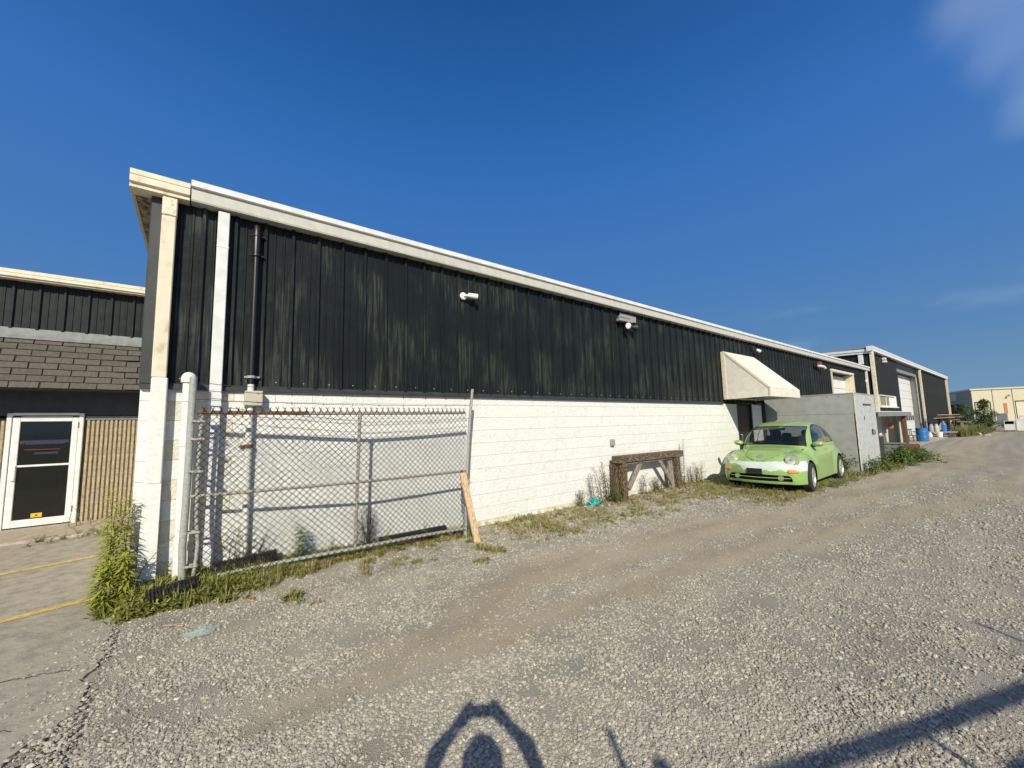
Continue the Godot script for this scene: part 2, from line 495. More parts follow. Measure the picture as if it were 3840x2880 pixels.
	textured("pale_timber", ramp([[vstreak, 0.55], [mid, 0.45]], S, S, [[0.22, Color(0.25, 0.12, 0.05)], [0.34, Color(0.48, 0.33, 0.18)], [0.6, Color(0.58, 0.43, 0.27)], [0.8, Color(0.63, 0.49, 0.33)]]), Vector3(3.0, 1.1, 3.0), 0.85, n_fine, 0.3, false)
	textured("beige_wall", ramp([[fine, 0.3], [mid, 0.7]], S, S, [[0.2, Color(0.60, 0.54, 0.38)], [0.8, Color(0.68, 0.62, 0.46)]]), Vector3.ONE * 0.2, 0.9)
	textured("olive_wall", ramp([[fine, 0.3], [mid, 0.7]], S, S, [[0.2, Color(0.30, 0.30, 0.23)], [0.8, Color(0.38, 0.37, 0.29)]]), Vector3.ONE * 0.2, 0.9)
	textured("green_paint", ramp([[fine, 0.2], [mid, 0.8]], S, S, [[0.0, Color(0.26, 0.405, 0.128)], [1.0, Color(0.275, 0.42, 0.136)]]), Vector3.ONE * 0.8, 0.34)
	M.green_paint.clearcoat_enabled = true
	M.green_paint.clearcoat = 0.6
	M.green_paint.clearcoat_roughness = 0.12
	textured("primer_patch", ramp([[hstreak, 0.5], [mid, 0.5]], S, S, [[0.05, Color(0.44, 0.54, 0.50)], [0.35, Color(0.54, 0.61, 0.60)], [0.8, Color(0.60, 0.65, 0.65)]]), Vector3.ONE * 1.2, 0.4)
	var gl := mk("car_glass", Color(0.10, 0.14, 0.13, 0.32), 0.03)
	gl.transparency = BaseMaterial3D.TRANSPARENCY_ALPHA
	gl.metallic_specular = 0.7
	var dg := mk("door_glass", Color(0.05, 0.065, 0.055, 0.62), 0.04)
	dg.transparency = BaseMaterial3D.TRANSPARENCY_ALPHA
	dg.metallic_specular = 0.6
	var cl := mk("clear_lens", Color(0.86, 0.84, 0.72, 0.2), 0.05)
	cl.transparency = BaseMaterial3D.TRANSPARENCY_ALPHA
	mk("amber_lens", lin(0.75, 0.26, 0.03), 0.25)
	mk("chrome", lin(0.62, 0.62, 0.62), 0.2, 0.9)
	mk("reflector", lin(0.7, 0.68, 0.58), 0.22, 0.75)
	mk("alloy", lin(0.50, 0.49, 0.47), 0.38, 0.55)
	mk("tyre", lin(0.028, 0.027, 0.026), 0.9)
	mk("black_plastic", lin(0.014, 0.014, 0.015), 0.55)
	mk("black_void", lin(0.008, 0.008, 0.008), 0.9)
	mk("dark_cloth", lin(0.03, 0.032, 0.035), 0.95)
	mk("white_plastic", lin(0.72, 0.72, 0.70), 0.45)
	mk("beige_plastic", lin(0.50, 0.46, 0.37), 0.6)
	mk("grey_plastic", lin(0.30, 0.30, 0.29), 0.6)
	mk("blue_plastic", lin(0.025, 0.16, 0.46), 0.4)
	mk("teal_plastic", lin(0.02, 0.34, 0.30), 0.35)
	mk("green_plastic", lin(0.02, 0.085, 0.055), 0.5)
	mk("orange_plastic", lin(0.45, 0.11, 0.03), 0.6)
	mk("yellow_plastic", lin(0.72, 0.42, 0.02), 0.5)
	mk("red_print", lin(0.12, 0.014, 0.01), 0.6)
	mk("blue_print", lin(0.008, 0.014, 0.06), 0.6)
	mk("drain_black", lin(0.012, 0.012, 0.013), 0.38)
	mk("denim", lin(0.05, 0.07, 0.13), 0.9)
	mk("skin", lin(0.45, 0.27, 0.19), 0.6)
	mk("salmon_door", lin(0.52, 0.19, 0.10), 0.7)
	mk("navy_paint", lin(0.012, 0.03, 0.11), 0.5)
	mk("dull_red", lin(0.24, 0.05, 0.035), 0.7)
	mk("inner_plaster", lin(0.34, 0.33, 0.30), 0.9)
	mk("clear_film", Color(0.75, 0.82, 0.8, 0.45), 0.2).transparency = BaseMaterial3D.TRANSPARENCY_ALPHA
	var lf := mk("leaf", Color.WHITE, 0.6)
	lf.vertex_color_use_as_albedo = true
	lf.backlight_enabled = true
	lf.backlight = lin(0.06, 0.09, 0.01)
	var stem := mk("stem", Color.WHITE, 0.85)
	stem.vertex_color_use_as_albedo = true

func weathered_siding() -> ImageTexture:
	# 1024 x 512 texels over about 9 m x 4.3 m: charcoal with chalked, vertical runs of green-grey
	var w := 1024
	var h := 512
	var a := FastNoiseLite.new()
	a.seed = 31
	a.frequency = 1.0
	a.fractal_octaves = 3
	var b := FastNoiseLite.new()
	b.seed = 33
	b.frequency = 1.0
	b.fractal_octaves = 3
	var out := PackedByteArray()
	out.resize(w * h * 3)
	var i := 0
	var pal := []
	for k in 64:
		var t := k / 63.0
		var cc := Color(0.0105, 0.0135, 0.0145).lerp(Color(0.075, 0.09, 0.074), t).linear_to_srgb()
		pal.append([int(cc.r * 255), int(cc.g * 255), int(cc.b * 255)])
	for y in h:
		for x in w:
			var u := float(x) / w
			var v := float(y) / h
			# wrap in x by walking on a circle
			var cx := cos(u * TAU)
			var sx := sin(u * TAU)
			var blot := a.get_noise_3d(cx * 2.0, sx * 2.0, v * 3.6)
			var run := b.get_noise_3d(cx * 34.0, sx * 34.0, v * 5.0)
			var fine := b.get_noise_3d(cx * 75.0, sx * 75.0, v * 11.0 + 30.0)
			var t := smoothstep(-0.05, 0.45, blot + 0.25 * run) * smoothstep(-0.1, 0.5, run + 0.1) * 0.42 + 0.28 * smoothstep(0.2, 0.5, fine) * smoothstep(-0.35, 0.25, blot) + 0.05 * (blot + 0.5)
			var p: Array = pal[clampi(int(t * 63.0), 0, 63)]
			out[i] = p[0]
			out[i + 1] = p[1]
			out[i + 2] = p[2]
			i += 3
	return ImageTexture.create_from_image(Image.create_from_data(w, h, false, Image.FORMAT_RGB8, out))

# where vehicles have ground the stone to tan dust: centre lines (x, z) with half-widths
var TRACKS := [
	[Vector3(0.3, -2.75, 0.16), Vector3(1.5, -2.9, 0.42), Vector3(3.1, -3.45, 0.5), Vector3(5.7, -3.1, 0.6), Vector3(7.5, -2.65, 0.7), Vector3(12.0, -2.3, 0.7), Vector3(20.0, -1.8, 0.75), Vector3(34.0, -2.4, 0.8), Vector3(60.0, -1.0, 0.9)],
	[Vector3(1.4, -2.7, 0.2), Vector3(4.0, -2.55, 0.3), Vector3(7.0, -1.9, 0.35), Vector3(9.2, -1.42, 0.42), Vector3(12.0, -0.7, 0.45), Vector3(20.0, 0.2, 0.5), Vector3(40.0, 0.8, 0.6)]]

func track_depth(x: float, z: float) -> float:
	# 1 on a centre line, 0 at its half-width, less outside
	var best := -9.0
	for t in TRACKS:
		for i in t.size() - 1:
			var a: Vector3 = t[i]
			var b: Vector3 = t[i + 1]
			var dx := b.x - a.x
			var dz := b.y - a.y
			var k := clampf(((x - a.x) * dx + (z - a.y) * dz) / (dx * dx + dz * dz), 0.0, 1.0)
			var ex := x - a.x - dx * k
			var ez := z - a.y - dz * k
			best = maxf(best, 1.0 - sqrt(ex * ex + ez * ez) / lerpf(a.z, b.z, k))
	return best

func tan_amount(x: float, z: float) -> float:
	var n1 := gnoise2.get_noise_2d(x * 0.5, z * 1.1 + 5.0)
	var n2 := gnoise2.get_noise_2d(x * 1.3 + 40.0, z * 2.2) + 0.6 * gnoise2.get_noise_2d(x * 3.6, z * 5.0 + 11.0)
	return smoothstep(-0.25, 0.75, track_depth(x, z) + 0.5 * n1 + 0.65 * n2)

func soil(x: float, z: float) -> Color:
	var t := tan_amount(x, z)
	var k := gnoise2.get_noise_2d(x * 0.8 - 20.0, z * 1.1)
	var c := Color(0.345, 0.325, 0.29).lerp(Color(0.30, 0.298, 0.275), clampf(k * 1.6, 0, 1)).lerp(Color(0.36, 0.312, 0.25), clampf(-k * 1.4, 0, 1))
	c = c.lerp(Color(0.445, 0.375, 0.278), t * 0.8)
	# pale dust and darker packed fines, drawn out along the lane
	var dust := gnoise2.get_noise_2d(x * 0.4 + 90.0, z * 2.1)
	c = c.lerp(Color(0.46, 0.425, 0.36), clampf(dust * 1.3, 0.0, 0.55))
	c = c.lerp(Color(0.25, 0.228, 0.195), clampf(-dust * 1.2 - 0.08, 0.0, 0.4))
	# trodden earth between the weeds along the wall
	var e := smoothstep(-4.2, -5.0, z) * smoothstep(-0.8, -0.3, x) * smoothstep(20.0, 16.0, x)
	c = c.lerp(Color(0.20, 0.165, 0.115), e * 0.55 * (0.6 + gnoise2.get_noise_2d(x * 2.0, z * 2.0)))
	return c * Color(1.11, 1.08, 1.02)

func axis_lines(a: float, b: float, step: float, far: float) -> PackedFloat32Array:
	var l := PackedFloat32Array()
	var s := step
	var p := a
	var before := []
	while p > -far:
		s *= 1.35
		p -= s
		before.append(p)
	before.reverse()
	for q in before: l.append(q)
	p = a
	while p < b:
		l.append(p)
		p += step
	s = step
	while p < far:
		l.append(p)
		s *= 1.25
		p += s
	return l

func stone_mesh(seed_: int) -> ArrayMesh:
	var r := RandomNumberGenerator.new()
	r.seed = seed_
	var t := (1.0 + sqrt(5.0)) / 2.0
	var p := [Vector3(-1, t, 0), Vector3(1, t, 0), Vector3(-1, -t, 0), Vector3(1, -t, 0), Vector3(0, -1, t), Vector3(0, 1, t), Vector3(0, -1, -t), Vector3(0, 1, -t), Vector3(t, 0, -1), Vector3(t, 0, 1), Vector3(-t, 0, -1), Vector3(-t, 0, 1)]
	for i in 12: p[i] = (p[i] as Vector3).normalized() * r.randf_range(0.72, 1.15) * Vector3(1.1, 0.72, 0.95)
	var f := [0, 11, 5, 0, 5, 1, 0, 1, 7, 0, 7, 10, 0, 10, 11, 1, 5, 9, 5, 11, 4, 11, 10, 2, 10, 7, 6, 7, 1, 8, 3, 9, 4, 3, 4, 2, 3, 2, 6, 3, 6, 8, 3, 8, 9, 4, 9, 5, 2, 4, 11, 6, 2, 10, 8, 6, 7, 9, 8, 1]
	var m := MB.new()
	for i in range(0, 60, 3):
		m.tri(p[f[i]], p[f[i + 1]], p[f[i + 2]], p[f[i]] + p[f[i + 1]] + p[f[i + 2]])
	return m.mesh()

func in_view(x: float, z: float, slack := 1.12) -> bool:
	# ground points inside the picture's cone (yaw 37.9 degrees to the right)
	var fw := x * 0.614 - z * 0.789
	var rt := x * 0.789 + z * 0.614
	return fw > 0.9 and absf(rt) < fw * 1.27 * slack + 0.35

func multi(mesh: Mesh, xf: Array, cols: Array) -> MultiMesh:
	var mm := MultiMesh.new()
	mm.transform_format = MultiMesh.TRANSFORM_3D
	mm.use_colors = true
	mm.mesh = mesh
	mm.instance_count = xf.size()
	for i in xf.size():
		mm.set_instance_transform(i, xf[i])
		mm.set_instance_color(i, cols[i])
	return mm

func multi_part(called: String, mm: MultiMesh, m: Material, parent: Node) -> void:
	var o := MultiMeshInstance3D.new()
	o.name = numbered(parent, called)
	o.multimesh = mm
	o.material_override = m
	parent.add_child(o)

func asphalt_edge() -> PackedVector2Array:
	return PackedVector2Array([Vector2(-0.52, -10.2), Vector2(-0.55, -7.0), Vector2(-0.6, -5.9), Vector2(-0.62, -5.4), Vector2(-0.56, -5.15), Vector2(-0.5, -5.0), Vector2(-0.47, -4.7), Vector2(-0.5, -4.5), Vector2(-0.46, -4.28), Vector2(-0.52, -4.0), Vector2(-0.5, -3.8), Vector2(-0.47, -3.6), Vector2(-0.52, -3.45), Vector2(-0.6, -3.36), Vector2(-0.7, -3.22), Vector2(-0.95, -3.1), Vector2(-1.3, -3.0), Vector2(-2.5, -2.9), Vector2(-30, -2.6)])

func build_ground() -> void:
	var xs := axis_lines(-3.0, 20.0, 0.12, 600.0)
	var zs := axis_lines(-6.2, 3.0, 0.12, 600.0)
	var m := MB.new()
	for z in zs:
		for x in xs:
			m.col = soil(x, z)
			m.vert(Vector3(x, gy(x, z), z), Vector3.UP, Vector2(x, z))
	var w := xs.size()
	var ix := PackedInt32Array()
	for j in zs.size() - 1:
		for i in w - 1:
			var a := j * w + i
			ix.append_array(PackedInt32Array([a, a + 1, a + w, a + 1, a + w + 1, a + w]))
	m.ix = ix
	for j in zs.size():
		for i in w:
			var k := j * w + i
			var dx := m.v[k + 1] - m.v[k] if i < w - 1 else m.v[k] - m.v[k - 1]
			var dz := m.v[k + w] - m.v[k] if j < zs.size() - 1 else m.v[k] - m.v[k - w]
			m.n[k] = dz.cross(dx).normalized()
	var g := part("ground", m, M.gravel_ground, self, Vector3.ZERO, true)
	tag(g, "grey gravel yard with tan wheel tracks", "", "", "structure")
	# asphalt forecourt on the left with its frayed edge
	var edge := asphalt_edge()
	var poly := PackedVector2Array([Vector2(-30, -10.2)])
	for i in edge.size() - 1:
		for s in 6:
			var p := edge[i].lerp(edge[i + 1], s / 6.0)
			if i > 2 and i < 17: p += Vector2(gnoise2.get_noise_2d(p.x * 9.0, p.y * 9.0), gnoise2.get_noise_2d(p.x * 9.0 + 50.0, p.y * 9.0)) * 0.045
			poly.append(p)
	poly.append(edge[edge.size() - 1])
	var am := MB.new()
	var t := Geometry2D.triangulate_polygon(poly)
	for i in range(0, t.size(), 3):
		am.tri(Vector3(poly[t[i]].x, 0.016, poly[t[i]].y), Vector3(poly[t[i + 1]].x, 0.016, poly[t[i + 1]].y), Vector3(poly[t[i + 2]].x, 0.016, poly[t[i + 2]].y), Vector3.UP)
	for i in poly.size() - 1:
		am.quad(Vector3(poly[i].x, 0.016, poly[i].y), Vector3(poly[i + 1].x, 0.016, poly[i + 1].y), Vector3(poly[i + 1].x, -0.05, poly[i + 1].y), Vector3(poly[i].x, -0.05, poly[i].y), Vector3(1, 0, 0.3))
	var asp := part("asphalt", am, M.asphalt, self)
	tag(asp, "worn tan asphalt forecourt left of the warehouse", "", "", "structure")
	for q in [[Vector2(-4.2, -6.82), Vector2(-0.78, -7.74)], [Vector2(-3.6, -4.94), Vector2(-0.66, -5.79)]]:
		var a: Vector2 = q[0]
		var b: Vector2 = q[1]
		var lm := MB.new()
		var d := (b - a).normalized()
		var o := Vector2(-d.y, d.x) * 0.055
		var k := 40
		for i in k:
			var p0 := a.lerp(b, float(i) / k)
			var p1 := a.lerp(b, float(i + 1) / k)
			var w0 := 1.0 + 0.18 * gnoise2.get_noise_2d(i * 3.0, a.y * 10.0)
			var w1 := 1.0 + 0.18 * gnoise2.get_noise_2d(i * 3.0 + 3.0, a.y * 10.0)
			lm.quad(Vector3(p0.x - o.x * w0, 0.02, p0.y - o.y * w0), Vector3(p1.x - o.x * w1, 0.02, p1.y - o.y * w1), Vector3(p1.x + o.x * w1, 0.02, p1.y + o.y * w1), Vector3(p0.x + o.x * w0, 0.02, p0.y + o.y * w0), Vector3.UP)
		part("painted_line", lm, M.line_paint, asp)
	# cracks and pits in the asphalt
	for q in [[Vector2(-1.75, -4.75), Vector2(-0.98, -4.28), 0.012], [Vector2(-0.98, -4.28), Vector2(-0.60, -4.16), 0.009], [Vector2(-1.1, -3.72), Vector2(-0.72, -3.55), 0.008], [Vector2(-2.6, -5.3), Vector2(-1.9, -4.85), 0.008]]:
		var ck := MB.new()
		var a: Vector2 = q[0]
		var b: Vector2 = q[1]
		var pts := []
		for i in 25:
			var p := a.lerp(b, i / 24.0)
			p += Vector2(0.02 * gnoise2.get_noise_2d(i * 0.6, a.y), 0.035 * gnoise2.get_noise_2d(i * 0.5, a.y + 20.0))
			pts.append(p)
		for i in 24:
			var o: Vector2 = Vector2(0.3, 1.0).normalized() * q[2] * (0.35 + 0.65 * absf(gnoise2.get_noise_2d(i * 0.9, a.x * 5.0)) * 1.6)
			ck.quad(Vector3(pts[i].x - o.x, 0.0195, pts[i].y - o.y), Vector3(pts[i + 1].x - o.x, 0.0195, pts[i + 1].y - o.y), Vector3(pts[i + 1].x + o.x, 0.0195, pts[i + 1].y + o.y), Vector3(pts[i].x + o.x, 0.0195, pts[i].y + o.y), Vector3.UP)
		part("crack", ck, M.shingle_gap, asp)
	var sk := MB.new()
	# concrete walk before the glass door, a low step above the asphalt
	sk.cbox(Vector3(-6.4, -0.05, -10.03), Vector3(12.0, 0.2, 1.36), 0.012)
	sk.cbox(Vector3(-0.02, -0.052, -10.03), Vector3(0.7, 0.2, 1.36), 0.012)
	var walk := part("pavement", sk, M.concrete, self)
	tag(walk, "tan concrete walk before the glass door", "", "", "structure")
	var ap := MB.new()
	ap.cbox(Vector3(37.0, -0.09, -4.55), Vector3(13.0, 0.24, 1.4), 0.012)
	var apron := part("concrete_apron", ap, M.concrete, self)
	tag(apron, "pale concrete apron before the dark building", "", "", "structure")
	# loose stones
	var meshes := [stone_mesh(1), stone_mesh(2), stone_mesh(3), stone_mesh(4)]
	var root := thing("gravel_stones", "loose grey and pale crushed stones on the yard", "gravel")
	root.set_meta("kind", "stuff")
	var tones := [Color(0.37, 0.352, 0.315), Color(0.315, 0.302, 0.275), Color(0.40, 0.378, 0.335), Color(0.36, 0.33, 0.285), Color(0.27, 0.258, 0.238), Color(0.46, 0.437, 0.395), Color(0.34, 0.32, 0.30), Color(0.325, 0.322, 0.297)]
	var r := RandomNumberGenerator.new()
	r.seed = 99
	var lists := [[], [], [], []]
	var cols := [[], [], [], []]
	var made := 0
	var tries := 0
	while made < 210000 and tries < 2200000:
		tries += 1
		# polar draw: dense near the camera
		var dist := 1.0 + 20.0 * pow(r.randf(), 1.9)
		var ang := r.randf_range(-1.02, 1.02) + 0.6616
		var x := dist * sin(ang)
		var z := -dist * cos(ang)
		if z < -5.42 or x < -0.85 or (x < -0.4 and z < -5.0): continue
		if x < -0.4 and (r.randf() < smoothstep(-0.42, -0.75, x) * 0.93 or z < -5.0): continue
		if not in_view(x, z): continue
		var t2 := tan_amount(x, z)
		if r.randf() < t2 * 0.84: continue
		if r.randf() < smoothstep(5.0, 19.0, dist) * 0.97: continue
		var clump := gnoise2.get_noise_2d(x * 1.7, z * 1.7)
		if r.randf() > 0.72 + clump * 1.1: continue
		var s := 0.004 + 0.0085 * pow(r.randf(), 2.4) + (0.007 if r.randf() < 0.015 else 0.0)
		s *= 1.0 + 0.7 * smoothstep(4.0, 12.0, dist)
		var b := Basis.from_euler(Vector3(r.randf_range(-0.5, 0.5), r.randf() * TAU, r.randf_range(-0.5, 0.5))).scaled(Vector3(s * r.randf_range(0.8, 1.3), s, s * r.randf_range(0.8, 1.2)))
		var q := made % 4
		lists[q].append(Transform3D(b, Vector3(x, maxf(gy(x, z), 0.014 if x < -0.44 else -1.0) + s * 0.22, z)))
		var cc: Color = tones[r.randi() % tones.size()]
		cols[q].append((cc * Color(1.04, 1.0, 0.94) * r.randf_range(0.72, 1.2)).lerp(Color(0.30, 0.25, 0.185), t2 * 0.45))
		made += 1
	for q in 4: multi_part("stones", multi(meshes[q], lists[q], cols[q]), M.stone, root)

func siding_panel(width: float, height: float, ribs: Array, minor: Array, hgt := 0.03) -> ArrayMesh:
	# upright steel sheet: trapezoid ribs and shallow stiffening folds; front faces +z, foot at y = 0
	var pts := [Vector2(0, 0)]
	var ev := []
	for r in ribs: ev.append([r, 1])
	for r in minor: ev.append([r, 0])
	ev.sort_custom(func(a, b): return a[0] < b[0])
	for e in ev:
		var x: float = e[0]
		if e[1] == 1:
			pts.append_array([Vector2(x - 0.027, 0), Vector2(x - 0.017, hgt), Vector2(x + 0.012, hgt), Vector2(x + 0.014, hgt * 0.45), Vector2(x + 0.024, hgt * 0.4), Vector2(x + 0.028, 0)])
		else:
			pts.append_array([Vector2(x - 0.016, 0), Vector2(x - 0.009, 0.011), Vector2(x + 0.009, 0.011), Vector2(x + 0.016, 0)])
	pts.append(Vector2(width, 0))
	var m := MB.new()
	for i in pts.size() - 1:
		var a: Vector2 = pts[i]
		var b: Vector2 = pts[i + 1]
		m.quad(Vector3(a.x, 0, a.y), Vector3(b.x, 0, b.y), Vector3(b.x, height, b.y), Vector3(a.x, height, a.y), Vector3(a.y - b.y, 0, 1.0 * (b.x - a.x) + 1e-4))
	# sheet edge at the foot
	for i in pts.size() - 1:
		var a: Vector2 = pts[i]
		var b: Vector2 = pts[i + 1]
		m.quad(Vector3(a.x, 0, a.y), Vector3(b.x, 0, b.y), Vector3(b.x, 0, -0.01), Vector3(a.x, 0, -0.01), Vector3.DOWN)
	return m.mesh()

func block_mesh(w: float, h: float) -> ArrayMesh:
	var m := MB.new()
	var b := 0.0035
	var z := 0.0036
	var o := [Vector3(0, 0, 0), Vector3(w, 0, 0), Vector3(w, h, 0), Vector3(0, h, 0)]
	var f := [Vector3(b, b, z), Vector3(w - b, b, z), Vector3(w - b, h - b, z), Vector3(b, h - b, z)]
	m.quad(f[0], f[1], f[2], f[3], Vector3(0, 0, 1))
	for i in 4:
		var j := (i + 1) % 4
		var mid: Vector3 = (o[i] + o[j]) * 0.5 - Vector3(w * 0.5, h * 0.5, 0)
		m.quad(o[i], o[j], f[j], f[i], mid.normalized() + Vector3(0, 0, 1))
	return m.mesh()

func strip(x0: float, x1: float, prof: Array) -> MB:
	# profile of (z, y) points, outline order with the outside on its left when walked, drawn along x
	var m := MB.new()
	var poly := PackedVector2Array()
	for p in prof: poly.append(p)
	m.prism(poly, x1 - x0, Transform3D(Basis(Vector3(0, 0, 1), Vector3(0, 1, 0), Vector3(1, 0, 0)), Vector3(x0, 0, 0)))
	return m

func build_warehouse() -> void:
	var B := thing("warehouse", "long warehouse with white block base, charcoal ribbed siding and white roof edge", "building", Vector3(0, 0, WALL))
	var m := MB.new()
	m.box(Vector3(6.15, 0.875, -0.16), Vector3(13.22, 2.35, 0.3))
	m.box(Vector3(14.33, 0.875, -0.16), Vector3(0.76, 2.35, 0.3))
	m.box(Vector3(-0.32, 0.875, -2.75), Vector3(0.3, 2.35, 4.88))
	part("wall_core", m, M.mortar, B)
	m = MB.new()
	m.box(Vector3(18.7, 0.95, -0.16), Vector3(8.0, 2.5, 0.3))
	m.box(Vector3(27.8, 0.95, -0.16), Vector3(3.1, 2.5, 0.3))
	part("wall", m, M.white_block_1, B)
	# upper backing, rear and end walls
	m = MB.new()
	m.box(Vector3(11.1, 3.14, -0.17), Vector3(23.18, 2.0, 0.3))
	m.box(Vector3(27.8, 3.14, -0.17), Vector3(3.1, 2.0, 0.3))
	m.box(Vector3(24.47, 3.92, -0.17), Vector3(3.56, 0.44, 0.3))
	m.box(Vector3(-0.33, 3.14, -2.75), Vector3(0.3, 2.0, 4.88))
	m.box(Vector3(29.2, 2.0, -2.75), Vector3(0.3, 4.2, 4.88))
	m.box(Vector3(14.4, 2.0, -5.3), Vector3(29.8, 4.4, 0.2))
	part("backing_wall", m, M.black_trim, B)
	# blocks
	var cache := {}
	var rest := MB.new()
	var count := 0
	var tops := []
	var y := -0.103
	while y < 2.0:
		tops.append(y)
		y += 0.203
	var r := RandomNumberGenerator.new()
	r.seed = 5
	for row in tops.size():
		var y0: float = tops[row]
		var y1 := minf(y0 + 0.203, 2.06)
		var off := 4.371 if row % 2 == 0 else 4.371 + 0.203
		for seg in [[-0.475, 12.9], [13.96, 14.7]]:
			var n0 := floori((seg[0] - off) / 0.406)
			var x: float = off + n0 * 0.406
			while x < seg[1] - 0.01:
				var a := maxf(x, seg[0]) + 0.001
				var b := minf(x + 0.406, seg[1]) - 0.001
				x += 0.406
				if b - a < 0.03: continue
				var key := Vector2i(roundi((b - a) * 1000), roundi((y1 - y0) * 1000))
				if not cache.has(key): cache[key] = block_mesh(b - a, y1 - y0 - 0.002)
				var jig := r.randf_range(-0.0008, 0.0008)
				if a < 10.4 and count < 298:
					var mat: Material = M["white_block_%d" % (r.randi() % 3)]
					if row == 0 and r.randf() < 0.8: mat = M.bare_block
					if a < 0.0 and a > -0.3: mat = M.cream_block
					part("block", cache[key], mat, B, Vector3(a, y0 + 0.001, -0.0036 + jig))
					count += 1
				else:
					append_mesh(rest, cache[key], Vector3(a, y0 + 0.001, -0.0036 + jig))
	var rb := part("far_blocks", rest, M.white_block_1, B)
	rb.set_meta("kind", "stuff")
	# foundation ledge showing under the paint
	m = MB.new()
	m.cbox(Vector3(6.2, -0.17, -0.05), Vector3(13.3, 0.34, 0.13), 0.01)
	part("foundation", m, M.bare_block, B)
	# siding sheets
	var full := siding_panel(0.888, 2.02, [0.06, 0.356, 0.652], [0.158, 0.258, 0.454, 0.554, 0.75, 0.85], 0.038)
	var short := siding_panel(0.888, 0.42, [0.06, 0.356, 0.652], [0.158, 0.258, 0.454, 0.554, 0.75, 0.85], 0.038)
	for k in 34:
		var x := -0.392 + 0.888 * k
		if x > 29.0: continue
		if k >= 26 and k <= 29:
			part("siding_panel", short, M.black_siding, B, Vector3(x, 3.70, 0.0 + 0.001 * (k % 2)))
		elif k == 33:
			part("siding_panel", siding_panel(0.36, 2.02, [0.06], [0.158, 0.258]), M.black_siding, B, Vector3(x, 2.10, 0.0))
		else:
			part("siding_panel", full, M.black_siding, B, Vector3(x, 2.10, 0.0 + 0.001 * (k % 2)))
	m = MB.new()
	for k in 96:
		var sx := -0.392 + 0.296 * k * 0.5 + 0.045
		if sx > 12.0: break
		for sy in [2.165, 3.05]:
			if sy > 3.0 and k % 4 != 0: continue
			m.lathe([Vector2(0.0, 0.006), Vector2(0.004, 0.006), Vector2(0.0075, 0.002), Vector2(0.0085, 0.0)], 8, Transform3D(Basis(Vector3.RIGHT, PI / 2), Vector3(sx + 0.03, sy + 0.004 * sin(k * 2.7), 0.001)))
	var sc := part("screws", m, M.galvanised, B)
	sc.set_meta("kind", "stuff")
	part("base_flashing", strip(-0.48, 12.0, [Vector2(-0.01, 2.115), Vector2(0.02, 2.112), Vector2(0.045, 2.075), Vector2(0.045, 2.05), Vector2(-0.01, 2.05)]), M.black_trim, B)
	part("base_flashing", strip(14.25, 22.7, [Vector2(-0.01, 2.115), Vector2(0.02, 2.112), Vector2(0.045, 2.075), Vector2(0.045, 2.05), Vector2(-0.01, 2.05)]), M.black_trim, B)
	# corner trim
	m = MB.new()
	m.cbox(Vector3(-0.437, 3.1, 0.0), Vector3(0.092, 1.99, 0.07), 0.004)
	part("corner_trim", m, M.black_trim, B)
	# roof edge
	part("fascia_cap", strip(-0.165, 29.7, [Vector2(0.0, 4.322), Vector2(0.165, 4.318), Vector2(0.165, 4.252), Vector2(0.15, 4.245), Vector2(0.0, 4.245)]), M.white_metal, B)
	part("fascia_board", strip(-0.16, 29.7, [Vector2(-0.05, 4.243), Vector2(0.138, 4.243), Vector2(0.132, 4.225), Vector2(0.148, 4.108), Vector2(0.142, 4.09), Vector2(0.11, 4.088), Vector2(-0.05, 4.096)]), M.grey_metal, B)
	var cf := strip(-0.65, -0.172, [Vector2(-0.05, 4.285), Vector2(0.13, 4.285), Vector2(0.15, 4.272), Vector2(0.15, 4.222), Vector2(0.143, 4.215), Vector2(0.15, 4.20), Vector2(0.15, 4.145), Vector2(0.12, 4.14), Vector2(0.12, 4.112), Vector2(0.135, 4.108), Vector2(0.135, 4.09), Vector2(0.1, 4.085), Vector2(-0.05, 4.09)])
	part("corner_fascia", cf, M.cream_metal, B)
	m = MB.new()
	m.box(Vector3(-0.635, 4.18, -2.7), Vector3(0.03, 0.19, 5.3))
	part("rake_board", m, M.cream_metal, B)
	m = MB.new()
	m.box(Vector3(-0.4, 4.105, -2.62), Vector3(0.44, 0.02, 5.14))
	part("soffit", m, M.stained_soffit, B)
	m = MB.new()
	m.box(Vector3(14.5, 4.25, -2.72), Vector3(30.2, 0.06, 5.34))
	part("roof", m, M.grey_trim, B)
	# downspouts
	m = MB.new()
	m.cbox(Vector3(-0.332, 3.02, 0.068), Vector3(0.118, 1.72, 0.086), 0.008)
	part("downspout", m, M.cream_metal, B)
	m = MB.new()
	m.cbox(Vector3(-0.331, 3.985, 0.071), Vector3(0.124, 0.205, 0.092), 0.008)
	part("downspout_outlet", m, M.rust_stain_cream, B)
	m = MB.new()
	m.cbox(Vector3(-0.325, 1.63, 0.07), Vector3(0.128, 1.06, 0.092), 0.008)
	part("downspout_sleeve", m, M.chipped_white, B)
	m = MB.new()
	var qx := 0.0
	m.quad(Vector3(-0.39, 1.1, 0.118), Vector3(-0.262, 1.1, 0.118), Vector3(-0.262, 0.0, 0.15), Vector3(-0.405, 0.0, 0.15), Vector3(0, 0, 1))
	m.quad(Vector3(-0.39, 1.1, 0.118), Vector3(-0.405, 0.0, 0.15), Vector3(-0.405, 0.0, 0.02), Vector3(-0.39, 1.1, 0.02), Vector3(-1, 0, 0))
	m.quad(Vector3(-0.262, 1.1, 0.118), Vector3(-0.262, 0.0, 0.15), Vector3(-0.262, 0.0, 0.02), Vector3(-0.262, 1.1, 0.02), Vector3(1, 0, 0))
